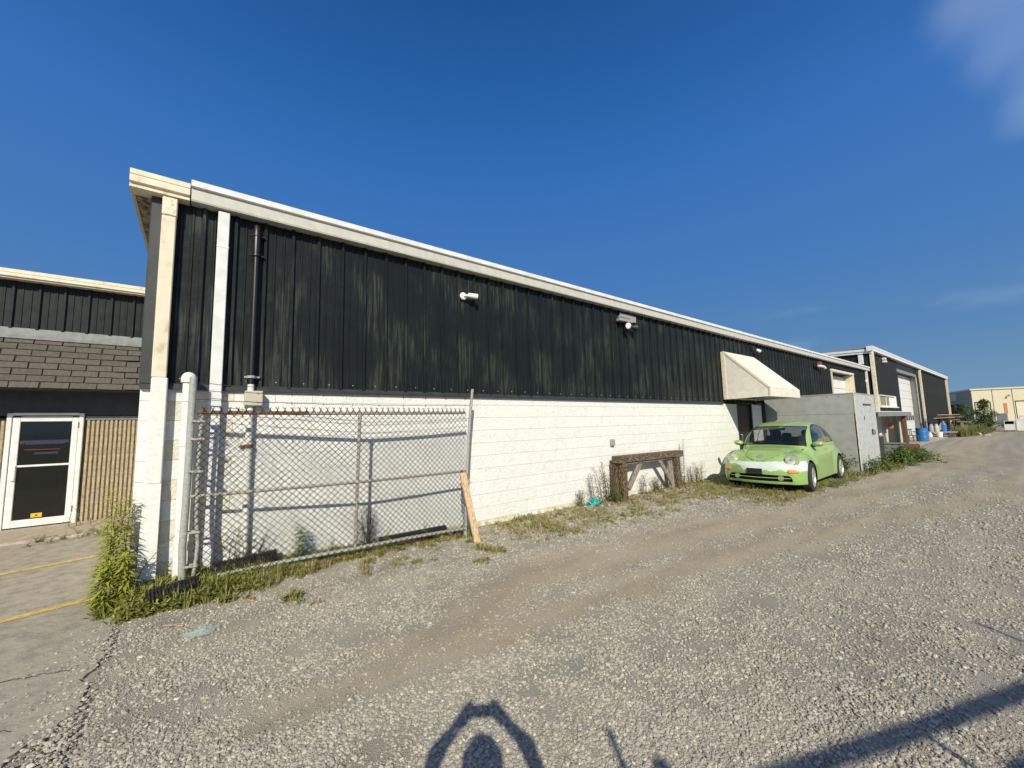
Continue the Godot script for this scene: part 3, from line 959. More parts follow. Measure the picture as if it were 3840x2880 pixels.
	m.quad(Vector3(-0.39, 1.1, 0.118), Vector3(-0.262, 1.1, 0.118), Vector3(-0.262, 1.1, 0.02), Vector3(-0.39, 1.1, 0.02), Vector3(0, 1, 0))
	part("downspout_guard", m, M.chipped_white, B)
	m = MB.new()
	m.cbox(Vector3(0.137, 2.98, 0.068), Vector3(0.108, 2.19, 0.082), 0.006)
	part("downspout", m, M.white_metal, B)
	m = MB.new()
	m.cbox(Vector3(0.137, 1.94, 0.068), Vector3(0.116, 0.14, 0.09), 0.006)
	m.cbox(Vector3(0.137, 3.66, 0.068), Vector3(0.114, 0.02, 0.088), 0.004)
	part("downspout_joint", m, M.white_metal, B)
	m = MB.new()
	m.cbox(Vector3(0.137, 0.96, 0.064), Vector3(0.104, 1.86, 0.078), 0.006)
	part("downspout", m, M.white_metal, B)
	m = MB.new()
	m.cbox(Vector3(28.9, 3.2, 0.07), Vector3(0.11, 1.8, 0.09), 0.006)
	part("downspout", m, M.white_metal, B)
	m = MB.new()
	m.cbox(Vector3(28.8, 3.52, 0.045), Vector3(0.1, 0.14, 0.06), 0.01)
	part("sensor_box", m, M.white_plastic, B)
	# service door under the awning
	m = MB.new()
	m.box(Vector3(12.94, 1.03, -0.04), Vector3(0.05, 2.06, 0.1))
	m.box(Vector3(13.92, 1.03, -0.04), Vector3(0.05, 2.06, 0.1))
	m.box(Vector3(13.43, 2.075, -0.04), Vector3(1.03, 0.03, 0.1))
	part("door_frame", m, M.black_trim, B)
	m = MB.new()
	m.cbox(Vector3(13.43, 1.02, -0.07), Vector3(0.93, 2.02, 0.045), 0.004)
	var door := part("door", m, M.black_plastic, B)
	m = MB.new()
	m.tube([Vector3(13.08, 0.92, -0.045), Vector3(13.08, 0.93, 0.02), Vector3(13.08, 1.13, 0.02), Vector3(13.08, 1.14, -0.045)], 0.014, 8)
	part("handle", m, M.chrome, door)
	m = MB.new()
	m.box(Vector3(13.02, 1.05, -0.045), Vector3(0.07, 0.32, 0.01))
	part("handle_plate", m, M.grey_plastic, door)
	m = MB.new()
	m.box(Vector3(14.72, 1.2, 0.05), Vector3(0.04, 2.1, 0.1))
	part("edge_trim", m, M.black_trim, B)
	# dark soffit wall behind the awning, overhead door
	m = MB.new()
	for s in [[22.66, 22.72], [26.23, 26.33]]:
		m.box(Vector3((s[0] + s[1]) * 0.5, 1.85, 0.0), Vector3(s[1] - s[0], 3.7, 0.12))
	m.box(Vector3(24.5, 3.74, 0.005), Vector3(3.72, 0.09, 0.13))
	part("door_surround", m, M.cream_metal, B)
	m = MB.new()
	m.box(Vector3(26.16, 1.85, -0.2), Vector3(0.12, 3.68, 0.28))
	m.box(Vector3(22.78, 1.85, -0.2), Vector3(0.1, 3.68, 0.28))
	part("door_jamb", m, M.cream_metal, B)
	var od := MB.new()
	od.box(Vector3(24.47, 1.85, -0.36), Vector3(3.4, 3.7, 0.03))
	var ohd := part("overhead_door", od, M.black_trim, B)
	for k in 6:
		m = MB.new()
		m.cbox(Vector3(24.47, 0.3 + 0.6 * k, -0.33), Vector3(3.3, 0.585, 0.05), 0.012)
		part("door_section", m, M.white_metal, ohd)

func append_mesh(m: MB, src: ArrayMesh, at: Vector3) -> void:
	var a := src.surface_get_arrays(0)
	var o := m.v.size()
	var vs: PackedVector3Array = a[Mesh.ARRAY_VERTEX]
	var ns: PackedVector3Array = a[Mesh.ARRAY_NORMAL]
	var us: PackedVector2Array = a[Mesh.ARRAY_TEX_UV]
	for i in vs.size():
		m.v.append(vs[i] + at)
		m.n.append(ns[i])
		m.uv.append(us[i])
		m.c.append(m.col)
	for i in a[Mesh.ARRAY_INDEX]: m.ix.append(i + o)

func split_rib(seed_: int, w: float, h: float) -> ArrayMesh:
	# one rough broken-faced rib of a fluted block
	var r := RandomNumberGenerator.new()
	r.seed = seed_
	var m := MB.new()
	var k := 22
	var rows := []
	for j in k + 1:
		var row := []
		for i in 4:
			var z: float = [0.0, 0.026, 0.026, 0.0][i]
			if i == 1 or i == 2: z += r.randf_range(-0.007, 0.006)
			row.append(Vector3([0.0, 0.012, w - 0.012, w][i] + (r.randf_range(-0.003, 0.003) if i > 0 and i < 3 else 0.0), h * j / k, z))
		rows.append(row)
	for j in k:
		for i in 3:
			m.quad(rows[j][i], rows[j][i + 1], rows[j + 1][i + 1], rows[j + 1][i], Vector3([-1, 0, 1][i], 0, 1))
	return m.mesh()

func build_office_wing() -> void:
	var B := thing("office_wing", "low front wing with shingle skirt roof, ribbed stone wall and glass door", "building", Vector3(0, 0, -10.7))
	var m := MB.new()
	m.box(Vector3(-1.09, 0.93, -0.12), Vector3(1.1, 1.96, 0.2))
	m.box(Vector3(-7.3, 0.93, -0.12), Vector3(9.46, 1.96, 0.2))
	part("wall_core", m, M.split_gap, B)
	m = MB.new()
	m.box(Vector3(-5.8, 2.2, -0.12), Vector3(12.0, 0.5, 0.22))
	part("header", m, M.black_trim, B)
	m = MB.new()
	m.box(Vector3(-5.8, 2.2, -3.0), Vector3(12.4, 4.4, 0.2))
	m.box(Vector3(-11.9, 2.2, -1.5), Vector3(0.2, 4.4, 3.0))
	m.box(Vector3(0.3, 2.2, -1.5), Vector3(0.2, 4.4, 3.0))
	m.box(Vector3(-5.8, -0.1, -1.5), Vector3(12.0, 0.3, 2.8))
	m.box(Vector3(-5.8, 2.52, -1.5), Vector3(12.0, 0.1, 2.8))
	part("inner_walls", m, M.inner_plaster, B)
	# fluted blocks
	var ribs := [split_rib(1, 0.05, 1.82), split_rib(2, 0.05, 1.82), split_rib(3, 0.05, 1.82)]
	for k in 14: part("stone_rib", ribs[k % 3], M.split_block, B, Vector3(-1.615 + k * 0.061, 0.05, -0.022))
	for k in 5: part("stone_rib", ribs[(k + 1) % 3], M.split_block, B, Vector3(-2.63 - k * 0.061, 0.05, -0.022))
	m = MB.new()
	m.cbox(Vector3(-1.1, 1.905, -0.005), Vector3(1.06, 0.07, 0.05), 0.006)
	part("wall_capping", m, M.grey_trim, B)
	# aluminium glass door
	m = MB.new()
	m.cbox(Vector3(-2.53, 1.02, 0.0), Vector3(0.06, 1.95, 0.1), 0.006)
	m.cbox(Vector3(-1.68, 1.02, 0.0), Vector3(0.06, 1.95, 0.1), 0.006)
	m.cbox(Vector3(-2.105, 1.98, 0.0), Vector3(0.79, 0.045, 0.1), 0.006)
	part("door_frame", m, M.white_metal, B)
	m = MB.new()
	m.cbox(Vector3(-2.45, 1.0, 0.01), Vector3(0.09, 1.86, 0.05), 0.006)
	m.cbox(Vector3(-1.755, 1.0, 0.01), Vector3(0.08, 1.86, 0.05), 0.006)
	m.cbox(Vector3(-2.1, 1.895, 0.01), Vector3(0.61, 0.09, 0.05), 0.006)
	m.cbox(Vector3(-2.1, 0.13, 0.01), Vector3(0.61, 0.12, 0.05), 0.006)
	m.cbox(Vector3(-2.1, 1.09, 0.01), Vector3(0.61, 0.035, 0.05), 0.006)
	var door := part("door", m, M.white_metal, B)
	m = MB.new()
	m.box(Vector3(-2.1, 1.478, 0.005), Vector3(0.61, 0.745, 0.008))
	part("pane", m, M.door_glass, door)
	m = MB.new()
	m.box(Vector3(-2.1, 0.63, 0.005), Vector3(0.61, 0.885, 0.008))
	part("pane", m, M.door_glass, door)
	m = MB.new()
	m.cbox(Vector3(-2.43, 0.98, 0.055), Vector3(0.05, 0.26, 0.03), 0.008)
	m.box(Vector3(-2.45, 1.22, 0.037), Vector3(0.035, 0.03, 0.01))
	part("handle", m, M.white_metal, door)
	m = MB.new()
	m.box(Vector3(-1.71, 1.78, 0.052), Vector3(0.012, 0.1, 0.012))
	m.box(Vector3(-1.71, 0.3, 0.052), Vector3(0.012, 0.1, 0.012))
	part("hinge", m, M.rust, door)
	m = MB.new()
	m.box(Vector3(-2.1, 1.50, 0.0115), Vector3(0.56, 0.05, 0.003))
	m.box(Vector3(-2.1, 1.465, 0.0115), Vector3(0.46, 0.02, 0.003))
	m.box(Vector3(-2.08, 1.30, 0.0115), Vector3(0.28, 0.035, 0.003))
	part("blue_lettering_band", m, M.blue_print, door)
	m = MB.new()
	m.lathe([Vector2(0.0, 0.003), Vector2(0.022, 0.003), Vector2(0.03, 0.0)], 12, Transform3D(Basis(Vector3.RIGHT, PI / 2), Vector3(-2.37, 1.49, 0.0095)))
	m.box(Vector3(-2.13, 1.365, 0.0115), Vector3(0.42, 0.012, 0.003))
	part("red_lettering_band", m, M.red_print, door)
	m = MB.new()
	m.cbox(Vector3(-2.13, 0.245, 0.018), Vector3(0.13, 0.07, 0.012), 0.003)
	var notice := part("yellow_notice", m, M.yellow_plastic, door)
	m = MB.new()
	m.box(Vector3(-2.13, 0.245, 0.0252), Vector3(0.03, 0.022, 0.002))
	part("notice_mark", m, M.black_plastic, notice)
	# stand seen through the glass
	m = MB.new()
	m.tube([Vector3(-2.02, 0.05, -0.6), Vector3(-2.0, 1.3, -0.6)], 0.022, 8)
	m.tube([Vector3(-2.07, 1.42, -0.6), Vector3(-2.0, 1.28, -0.6), Vector3(-1.93, 1.42, -0.6)], 0.015, 8)
	part("inner_stand", m, M.black_plastic, B)
	# sloping skirt roof: shingles in courses of eight
	var lo := Vector3(0, 2.38, 0.66)
	var hi := Vector3(0, 3.27, 0.30)
	var up := (hi - lo).normalized()
	var out := Vector3(0, -up.z, up.y) * -1.0
	if out.z < 0.0: out = -out
	m = MB.new()
	m.quad(lo + Vector3(-11.8, 0, 0), lo + Vector3(-0.3, 0, 0), hi + Vector3(-0.3, 0, 0), hi + Vector3(-11.8, 0, 0), out)
	m.box(Vector3(-6.05, 2.395, 0.33), Vector3(11.5, 0.02, 0.63))
	part("skirt_board", m, M.shingle_gap, B)
	var sl := (hi - lo).length()
	var rows := 8
	var bas := Basis(Vector3.RIGHT, up, out)
	var r := RandomNumberGenerator.new()
	r.seed = 4
	var sh := MB.new()
	sh.cbox(Vector3.ZERO, Vector3(0.318, sl / rows - 0.008, 0.012), 0.003)
	var shm := sh.mesh()
	for j in rows:
		for k in 13:
			var x := -4.78 + k * 0.335 + (0.167 if j % 2 == 0 else 0.0) + r.randf_range(-0.006, 0.006)
			if x > -0.72: continue
			var o := part("shingle", shm, M["shingle_%d" % (r.randi() % 2)], B)
			var tilt := 0.06
			var q := lo + up * (sl / rows * (j + 0.5)) + out * 0.012
			if x > -1.2 and r.randf() < 0.6:
				tilt += r.randf_range(0.05, 0.2)
				q += out * 0.012
			o.transform = Transform3D(bas * Basis.from_euler(Vector3(-tilt, 0, r.randf_range(-0.012, 0.012) * (6.0 if x > -1.2 else 1.0))), q + Vector3(x, 0, 0))
	part("flashing", strip(-11.8, -0.5, [Vector2(0.2, 3.45), Vector2(0.262, 3.44), Vector2(0.34, 3.30), Vector2(0.352, 3.29), Vector2(0.352, 3.245), Vector2(0.34, 3.245), Vector2(0.2, 3.27)]), M.grey_trim, B)
	var pan := siding_panel(0.9, 0.86, [0.13, 0.43, 0.73], [0.03, 0.23, 0.33, 0.53, 0.63, 0.83], 0.035)
	for k in 12: part("siding_panel", pan, M.slate_siding, B, Vector3(-1.2 - k * 0.9 + 0.3, 3.43, 0.25 + 0.001 * (k % 2)))
	m = MB.new()
	m.box(Vector3(-5.8, 3.4, 0.1), Vector3(11.9, 1.9, 0.26))
	part("upper_wall", m, M.black_trim, B)
	part("fascia", strip(-11.9, -0.45, [Vector2(0.2, 4.40), Vector2(0.44, 4.40), Vector2(0.46, 4.385), Vector2(0.46, 4.335), Vector2(0.452, 4.328), Vector2(0.46, 4.315), Vector2(0.46, 4.275), Vector2(0.43, 4.27), Vector2(0.43, 4.245), Vector2(0.2, 4.25)]), M.cream_metal, B)
	m = MB.new()
	m.box(Vector3(-5.8, 4.32, -1.4), Vector3(12.1, 0.08, 3.2))
	part("roof", m, M.grey_trim, B)

func build_far_buildings() -> void:
	# dark building behind, flush with the warehouse wall
	var B := thing("dark_workshop", "tall charcoal metal workshop with white gutter and big white roller door", "building", Vector3(0, 0, -5.27))
	var m := MB.new()
	m.box(Vector3(33.0, 2.6, -0.2), Vector3(6.9, 5.2, 0.3))
	m.box(Vector3(39.9, 4.85, -0.2), Vector3(7.1, 0.7, 0.3))
	m.box(Vector3(52.2, 2.6, -0.2), Vector3(17.5, 5.2, 0.3))
	m.box(Vector3(60.8, 2.6, -7.0), Vector3(0.3, 5.2, 13.8))
	m.box(Vector3(29.6, 2.6, -7.0), Vector3(0.3, 5.2, 13.8))
	m.box(Vector3(45.2, 2.6, -14.0), Vector3(31.5, 5.2, 0.3))
	part("wall", m, M.slate_siding, B)
	var full := siding_panel(0.9, 5.18, [0.15, 0.45, 0.75], [], 0.022)
	for k in 35:
		var x := 29.5 + k * 0.9
		if x > 36.0 and x < 42.9: continue
		if x > 60.1: continue
		if x > 30.0 and x + 0.9 < 35.2:
			part("siding_panel", siding_panel(0.9, 2.4, [0.15, 0.45, 0.75], [], 0.022), M.slate_siding, B, Vector3(x, 2.82, -0.045))
		else:
			part("siding_panel", full, M.slate_siding, B, Vector3(x, 0.02, -0.045))
	var endp := siding_panel(0.9, 5.3, [0.15, 0.45, 0.75], [], 0.022)
	for k in 9:
		var o := part("siding_panel", endp, M.slate_siding, B)
		o.transform = Transform3D(Basis(Vector3.UP, -PI / 2), Vector3(29.44, 0.0, -0.1 - 0.9 * (k + 1)))
	m = MB.new()
	m.cbox(Vector3(29.46, 2.62, 0.05), Vector3(0.17, 5.2, 0.17), 0.01)
	part("corner_post", m, M.cream_metal, B)
	m = MB.new()
	m.cbox(Vector3(45.0, 3.3, 0.03), Vector3(0.2, 4.0, 0.14), 0.01)
	part("downspout", m, M.cream_metal, B)
	m = MB.new()
	m.cbox(Vector3(45.0, 0.95, 0.03), Vector3(0.2, 0.7, 0.14), 0.01)
	part("downspout_foot", m, M.galvanised, B)
	m = MB.new()
	m.cbox(Vector3(60.75, 2.6, 0.04), Vector3(0.2, 5.2, 0.16), 0.01)
	part("corner_post", m, M.cream_metal, B)
	part("gutter", strip(29.2, 61.2, [Vector2(-0.1, 5.47), Vector2(0.17, 5.47), Vector2(0.17, 5.36), Vector2(0.15, 5.34), Vector2(0.15, 5.2), Vector2(-0.1, 5.2)]), M.white_metal, B)
	m = MB.new()
	m.box(Vector3(29.32, 5.40, -4.5), Vector3(0.1, 0.13, 9.2), Basis(Vector3.RIGHT, 0.03))
	m.box(Vector3(29.36, 5.28, -4.5), Vector3(0.1, 0.13, 9.2), Basis(Vector3.RIGHT, 0.03))
	part("rake_board", m, M.white_metal, B)
	m = MB.new()
	m.box(Vector3(45.2, 5.42, -7.0), Vector3(31.8, 0.08, 14.1))
	part("roof", m, M.grey_trim, B)
	m = MB.new()
	m.cbox(Vector3(29.4, 4.9, -0.42), Vector3(0.09, 0.78, 0.22), 0.01)
	part("downspout", m, M.white_metal, B)
	# window with its deep white reveal
	m = MB.new()
	m.box(Vector3(32.4, 2.1, 0.03), Vector3(4.6, 0.07, 0.22))
	part("window_sill", m, M.white_metal, B)
	m = MB.new()
	m.box(Vector3(30.45, 2.46, -0.04), Vector3(0.1, 0.66, 0.12))
	m.box(Vector3(34.6, 2.46, -0.02), Vector3(0.14, 0.66, 0.16))
	m.box(Vector3(32.3, 2.46, -0.06), Vector3(0.1, 0.64, 0.06))
	m.box(Vector3(33.2, 2.46, -0.06), Vector3(0.1, 0.64, 0.06))
	m.box(Vector3(32.5, 2.17, -0.05), Vector3(4.1, 0.06, 0.08))
	m.box(Vector3(32.5, 2.78, -0.03), Vector3(4.2, 0.05, 0.12))
	var wf := part("window", m, M.white_metal, B)
	for q in [[30.5, 32.25], [32.35, 33.15], [33.25, 34.53]]:
		m = MB.new()
		m.box(Vector3((q[0] + q[1]) * 0.5, 2.47, -0.048), Vector3(q[1] - q[0], 0.56, 0.008))
		part("pane", m, M.door_glass if q[0] < 33.0 else M.white_plastic, wf)
	# big sectional door set back in its opening
	m = MB.new()
	m.box(Vector3(43.3, 2.25, -0.17), Vector3(0.16, 4.5, 0.36))
	part("door_jamb", m, M.grey_metal, B)
	m = MB.new()
	m.box(Vector3(39.9, 4.58, -0.02), Vector3(6.9, 0.2, 0.05))
	part("door_lintel", m, M.grey_trim, B)
	m = MB.new()
	m.box(Vector3(39.9, 2.25, -0.42), Vector3(6.8, 4.5, 0.05))
	var od := part("roller_door", m, M.grey_trim, B)
	for k in 8:
		m = MB.new()
		m.cbox(Vector3(39.9, 0.28 + 0.56 * k, -0.37), Vector3(6.6, 0.55, 0.06), 0.012)
		var s := part("door_section", m, M.white_metal, od)
		if k == 2:
			for q in 8:
				m = MB.new()
				m.box(Vector3(37.2 + q * 0.78, 1.40, -0.338), Vector3(0.55, 0.36, 0.008))
				part("pane", m, M.black_void, s)
	# long plain building across the lot
	var F := thing("beige_warehouse", "distant beige block warehouse with garage doors and a salmon door", "building", Vector3(130, 0, -7.76), 0.305)
	var L := 60.0
	var top := 6.7
	m = MB.new()
	m.box(Vector3(0.15, top / 2, L / 2), Vector3(0.3, top, L))
	m.box(Vector3(20, top / 2, L - 0.2), Vector3(40, top, 0.3))
	m.box(Vector3(40, top / 2, L / 2), Vector3(0.3, top, L))
	part("wall", m, M.beige_wall, F)
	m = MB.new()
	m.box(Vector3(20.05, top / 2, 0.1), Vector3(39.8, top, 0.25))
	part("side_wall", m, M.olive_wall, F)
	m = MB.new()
	m.box(Vector3(20, top + 0.0, L / 2), Vector3(40.4, 0.3, L + 0.4))
	part("roof", m, M.beige_wall, F)
	for k in 6:
		m = MB.new()
		m.box(Vector3(-0.02, top / 2, 2.95 + k * 2.75), Vector3(0.08, top - 0.3, 0.07))
		part("downspout", m, M.grey_trim, F)
	for k in 3:
		var s: float = [0.25, 5.9, 9.2][k]
		m = MB.new()
		m.box(Vector3(-0.015, 2.0, s + 1.15), Vector3(0.06, 4.1, 2.3))
		part("door_opening", m, M.black_void, F)
		m = MB.new()
		m.box(Vector3(-0.05, 1.9, s + 1.1), Vector3(0.05, 3.85, 2.05))
		part("garage_door", m, M.cream_metal, F)
	m = MB.new()
	m.box(Vector3(-0.03, 2.62, 4.55), Vector3(0.06, 2.0, 0.45))
	part("door", m, M.salmon_door, F)
	m = MB.new()
	m.box(Vector3(-0.25, 5.25, 5.15), Vector3(0.5, 0.09, 0.09))
	m.lathe([Vector2(0, 0.0), Vector2(0.16, 0.0), Vector2(0.12, 0.22), Vector2(0, 0.26)], 10, Transform3D(Basis(), Vector3(-0.45, 5.0, 5.15)))
	part("wall_lamp", m, M.grey_trim, F)
	m = MB.new()
	m.box(Vector3(12.0, 5.6, -0.04), Vector3(4.6, 1.7, 0.06))
	part("window", m, M.grey_metal, F)
	m = MB.new()
	m.box(Vector3(14.2, 5.6, -0.09), Vector3(0.7, 1.75, 0.06))
	part("window_reveal", m, M.white_metal, F)
	m = MB.new()
	m.box(Vector3(12.0, 1.9, -0.05), Vector3(7.0, 3.8, 0.08))
	part("loading_opening", m, M.black_void, F)

func build_wall_fixtures() -> void:
	# conduit and junction box
	var t := thing("electrical_conduit", "black conduit running down the siding into a beige junction box", "conduit", Vector3(0.46, 0.05, WALL))
	var m := MB.new()
	m.tube([Vector3(0, 2.06, 0.075), Vector3(0, 3.7, 0.075)], 0.03, 12)
	part("pipe", m, M.drain_black, t)
	m = MB.new()
	m.tube([Vector3(0, 3.62, 0.075), Vector3(0, 3.64, 0.075), Vector3(0, 3.86, 0.075), Vector3(0, 3.97, 0.03)], [0.034, 0.041, 0.041, 0.035], 12)
	part("sleeve", m, M.drain_black, t)
	for y in [2.16, 3.6, 3.84]:
		m = MB.new()
		m.lathe([Vector2(0.034, -0.014), Vector2(0.047, -0.014), Vector2(0.047, 0.014), Vector2(0.034, 0.014)], 14, Transform3D(Basis(), Vector3(0, y, 0.075)))
		m.box(Vector3(0.055, y, 0.06), Vector3(0.05, 0.018, 0.03))
		m.box(Vector3(-0.05, y, 0.06), Vector3(0.035, 0.018, 0.03))
		part("clamp", m, M.galvanised if y < 3.0 else M.drain_black, t)
	m = MB.new()
	m.tube([Vector3(0, 2.0, 0.075), Vector3(0, 2.075, 0.075)], 0.033, 12)
	part("adapter", m, M.white_plastic, t)
	m = MB.new()
	m.cbox(Vector3(0.03, 1.915, 0.065), Vector3(0.178, 0.172, 0.11), 0.008)
	m.cbox(Vector3(0.03, 1.915, 0.124), Vector3(0.168, 0.162, 0.012), 0.004)
	var jb := part("junction_box", m, M.beige_plastic, t)
	m = MB.new()
	for q in [Vector2(-0.045, 1.845), Vector2(0.105, 1.845), Vector2(-0.045, 1.985), Vector2(0.105, 1.985)]:
		m.lathe([Vector2(0, 0.004), Vector2(0.006, 0.003), Vector2(0.007, 0)], 8, Transform3D(Basis(Vector3.RIGHT, PI / 2), Vector3(q.x, q.y, 0.13)))
	part("screws", m, M.galvanised, jb)
	m = MB.new()
	m.tube([Vector3(0.0, -0.05, 0.06), Vector3(0.0, 1.84, 0.06)], 0.034, 12)
	part("lower_pipe", m, M.white_plastic, t)
	m = MB.new()
	m.lathe([Vector2(0.036, -0.02), Vector2(0.044, -0.02), Vector2(0.044, 0.02), Vector2(0.036, 0.02)], 14, Transform3D(Basis(), Vector3(0, 1.38, 0.06)))
	m.box(Vector3(-0.05, 1.38, 0.03), Vector3(0.06, 0.02, 0.05))
	part("pipe_strap", m, M.rust, t)
	# security camera
	t = thing("security_camera", "white bullet security camera on the charcoal siding", "camera", Vector3(3.36, 3.66, WALL + 0.03))
	m = MB.new()
	m.lathe([Vector2(0, 0.03), Vector2(0.05, 0.03), Vector2(0.062, 0.018), Vector2(0.062, 0)], 18, Transform3D(Basis(Vector3.RIGHT, PI / 2), Vector3(-0.06, 0.02, 0)))
	part("mount", m, M.white_plastic, t)
	m = MB.new()
	m.tube([Vector3(-0.06, 0.02, 0.02), Vector3(-0.04, 0.02, 0.07), Vector3(0.0, 0.02, 0.085)], 0.018, 8)
	part("arm", m, M.white_plastic, t)
	var ax := Basis(Quaternion(Vector3.UP, Vector3(0.9, -0.12, 0.45).normalized()))
	m = MB.new()
	m.lathe([Vector2(0, -0.07), Vector2(0.03, -0.07), Vector2(0.042, -0.055), Vector2(0.044, 0.09), Vector2(0.038, 0.095), Vector2(0.036, 0.08)], 18, Transform3D(ax, Vector3(0.05, 0.02, 0.1)))
	var bd := part("housing", m, M.white_plastic, t)
	m = MB.new()
	m.lathe([Vector2(0, 0.082), Vector2(0.036, 0.082)], 18, Transform3D(ax, Vector3(0.05, 0.02, 0.1)))
	part("lens", m, M.black_plastic, bd)
	# twin flood lamp under a box
	t = thing("flood_light", "grey box floodlight with two round white lamps on the siding", "light", Vector3(7.45, 3.72, WALL + 0.03))
	m = MB.new()
	m.cbox(Vector3(0.2, 0.24, 0.005), Vector3(0.6, 0.16, 0.01), 0.003)
	part("back_plate", m, M.grey_plastic, t)
	m = MB.new()
	m.cbox(Vector3(-0.02, 0.12, 0.075), Vector3(0.46, 0.06, 0.11), 0.01)
	part("box", m, M.grey_plastic, t)
	m = MB.new()
	m.cbox(Vector3(-0.02, 0.19, 0.055), Vector3(0.38, 0.06, 0.06), 0.01, Basis(Vector3.RIGHT, 0.4))
	part("reflector", m, M.grey_trim, t)
	for q in [[-0.02, Vector3(-0.35, -0.25, 0.9)], [0.24, Vector3(0.95, -0.1, 0.3)]]:
		var b := Basis(Quaternion(Vector3.UP, (q[1] as Vector3).normalized()))
		m = MB.new()
		m.lathe([Vector2(0, -0.09), Vector2(0.03, -0.09), Vector2(0.045, -0.03), Vector2(0.078, 0.04), Vector2(0.08, 0.055), Vector2(0.07, 0.055)], 18, Transform3D(b, Vector3(q[0], 0.0, 0.13)))
		var l := part("lamp", m, M.black_plastic, t)
		m = MB.new()
		m.lathe([Vector2(0, 0.07), Vector2(0.05, 0.066), Vector2(0.074, 0.05)], 18, Transform3D(b, Vector3(q[0], 0.0, 0.13)))
		part("lens", m, M.white_plastic, l)
	m = MB.new()
	m.tube([Vector3(0.1, 0.1, 0.06), Vector3(0.1, 0.02, 0.06), Vector3(-0.02, 0.0, 0.08)], 0.014, 8)
	m.tube([Vector3(0.1, 0.02, 0.06), Vector3(0.2, 0.0, 0.1)], 0.014, 8)
	part("bracket", m, M.black_plastic, t)
	# small lamp over the awning
	t = thing("wall_lamp", "small black lamp with pale head above the awning", "light", Vector3(14.25, 3.83, WALL + 0.03))
	m = MB.new()
	m.cbox(Vector3(-0.05, 0.06, 0.05), Vector3(0.12, 0.14, 0.1), 0.01)
	m.tube([Vector3(-0.05, 0.04, 0.08), Vector3(0.05, 0.0, 0.14)], 0.014, 8)
	part("bracket", m, M.black_plastic, t)
	m = MB.new()
	var lb := Basis(Quaternion(Vector3.UP, Vector3(0.6, -0.5, 0.6).normalized()))
	m.lathe([Vector2(0, -0.08), Vector2(0.035, -0.07), Vector2(0.055, 0.06), Vector2(0, 0.075)], 14, Transform3D(lb, Vector3(0.09, -0.02, 0.17)))
	part("lamp", m, M.white_plastic, t)
	# elbow lamp with red box
	t = thing("elbow_lamp", "red box and cream elbow lamp beside the roller door", "light", Vector3(20.7, 3.72, WALL + 0.03))
	m = MB.new()
	m.cbox(Vector3(0.15, 0.17, 0.07), Vector3(0.26, 0.14, 0.12), 0.01)
	part("box", m, M.dull_red, t)
	m = MB.new()
	m.tube([Vector3(-0.35, 0.02, 0.02), Vector3(-0.35, 0.02, 0.12)], 0.07, 10)
	part("mount", m, M.black_plastic, t)
	m = MB.new()
	m.tube([Vector3(-0.3, 0.03, 0.12), Vector3(0.1, 0.03, 0.16), Vector3(0.3, 0.02, 0.18), Vector3(0.4, -0.04, 0.19)], 0.05, 10)
	part("arm", m, M.awning_metal, t)
	# weatherproof outlet
	t = thing("outlet_box", "grey weatherproof outlet box on the white block wall", "outlet", Vector3(6.89, 1.18, WALL))
	m = MB.new()
	m.cbox(Vector3(0, 0.0, 0.03), Vector3(0.105, 0.135, 0.06), 0.006)
	part("box", m, M.grey_plastic, t)
	for y in [0.03, -0.03]:
		m = MB.new()
		m.cbox(Vector3(0.02, y, 0.065), Vector3(0.05, 0.045, 0.014), 0.004)
		part("cover", m, M.galvanised, t)
	# awning: sheet metal hood with closed cheeks
	t = thing("awning", "rust-streaked cream metal awning hood over the black door", "awning", Vector3(12.05, 2.18, WALL + 0.03))
	var w := 2.15
	var hgt := 1.4
	var outz := 1.22
	var lip := 0.24
	var front := PackedVector2Array([Vector2(0, 0.0), Vector2(outz, 0.02), Vector2(outz, lip), Vector2(0.06, hgt), Vector2(0, hgt)])
	for q in [0.0, w - 0.02]:
		m = MB.new()
		m.prism(front, 0.02, Transform3D(Basis(Vector3(0, 0, 1), Vector3(0, 1, 0), Vector3(1, 0, 0)), Vector3(q, 0, 0)))
		part("cheek", m, M.awning_metal, t)
	m = MB.new()
	var sl := Vector2(outz, lip) - Vector2(0.06, hgt)
	var nn := Vector3(0, -sl.x, sl.y) * -1.0
	# the slope sags a little between its ribs
	m.grid(10, 8, func(i: int, j: int):
		var a := float(i) / 10.0
		var b := float(j) / 8.0
		var s := sin(a * PI) * sin(b * PI) * 0.03
		return Vector3(-0.01 + (w + 0.02) * a, hgt + 0.012 + (lip - hgt) * b - s * 0.7, 0.06 + (outz + 0.012 - 0.06) * b - s))
	part("slope", m, M.awning_metal, t)
	m = MB.new()
	m.cbox(Vector3(w * 0.5, lip * 0.5 + 0.01, outz + 0.008), Vector3(w + 0.02, lip, 0.02), 0.004)
	part("valance", m, M.awning_metal, t)
	m = MB.new()
	m.box(Vector3(-0.008, hgt * 0.5, 0.05), Vector3(0.012, hgt, 0.1))
	m.box(Vector3(-0.006, lip * 0.5 + 0.01, outz - 0.01), Vector3(0.012, lip, 0.05))
	m.box(Vector3(-0.006, (hgt + lip) * 0.5, (outz + 0.06) * 0.5), Vector3(0.012, 0.05, 1.63), Basis(Vector3.RIGHT, 0.785))
	part("flange", m, M.rust_stain_cream, t)
	m = MB.new()
	m.box(Vector3(w * 0.5, 0.03, outz - 0.14), Vector3(w - 0.08, 0.05, 0.05))
	m.box(Vector3(w * 0.5, 0.03, 0.05), Vector3(w - 0.08, 0.05, 0.05))
	part("inner_frame", m, M.rust_stain_cream, t)
	m = MB.new()
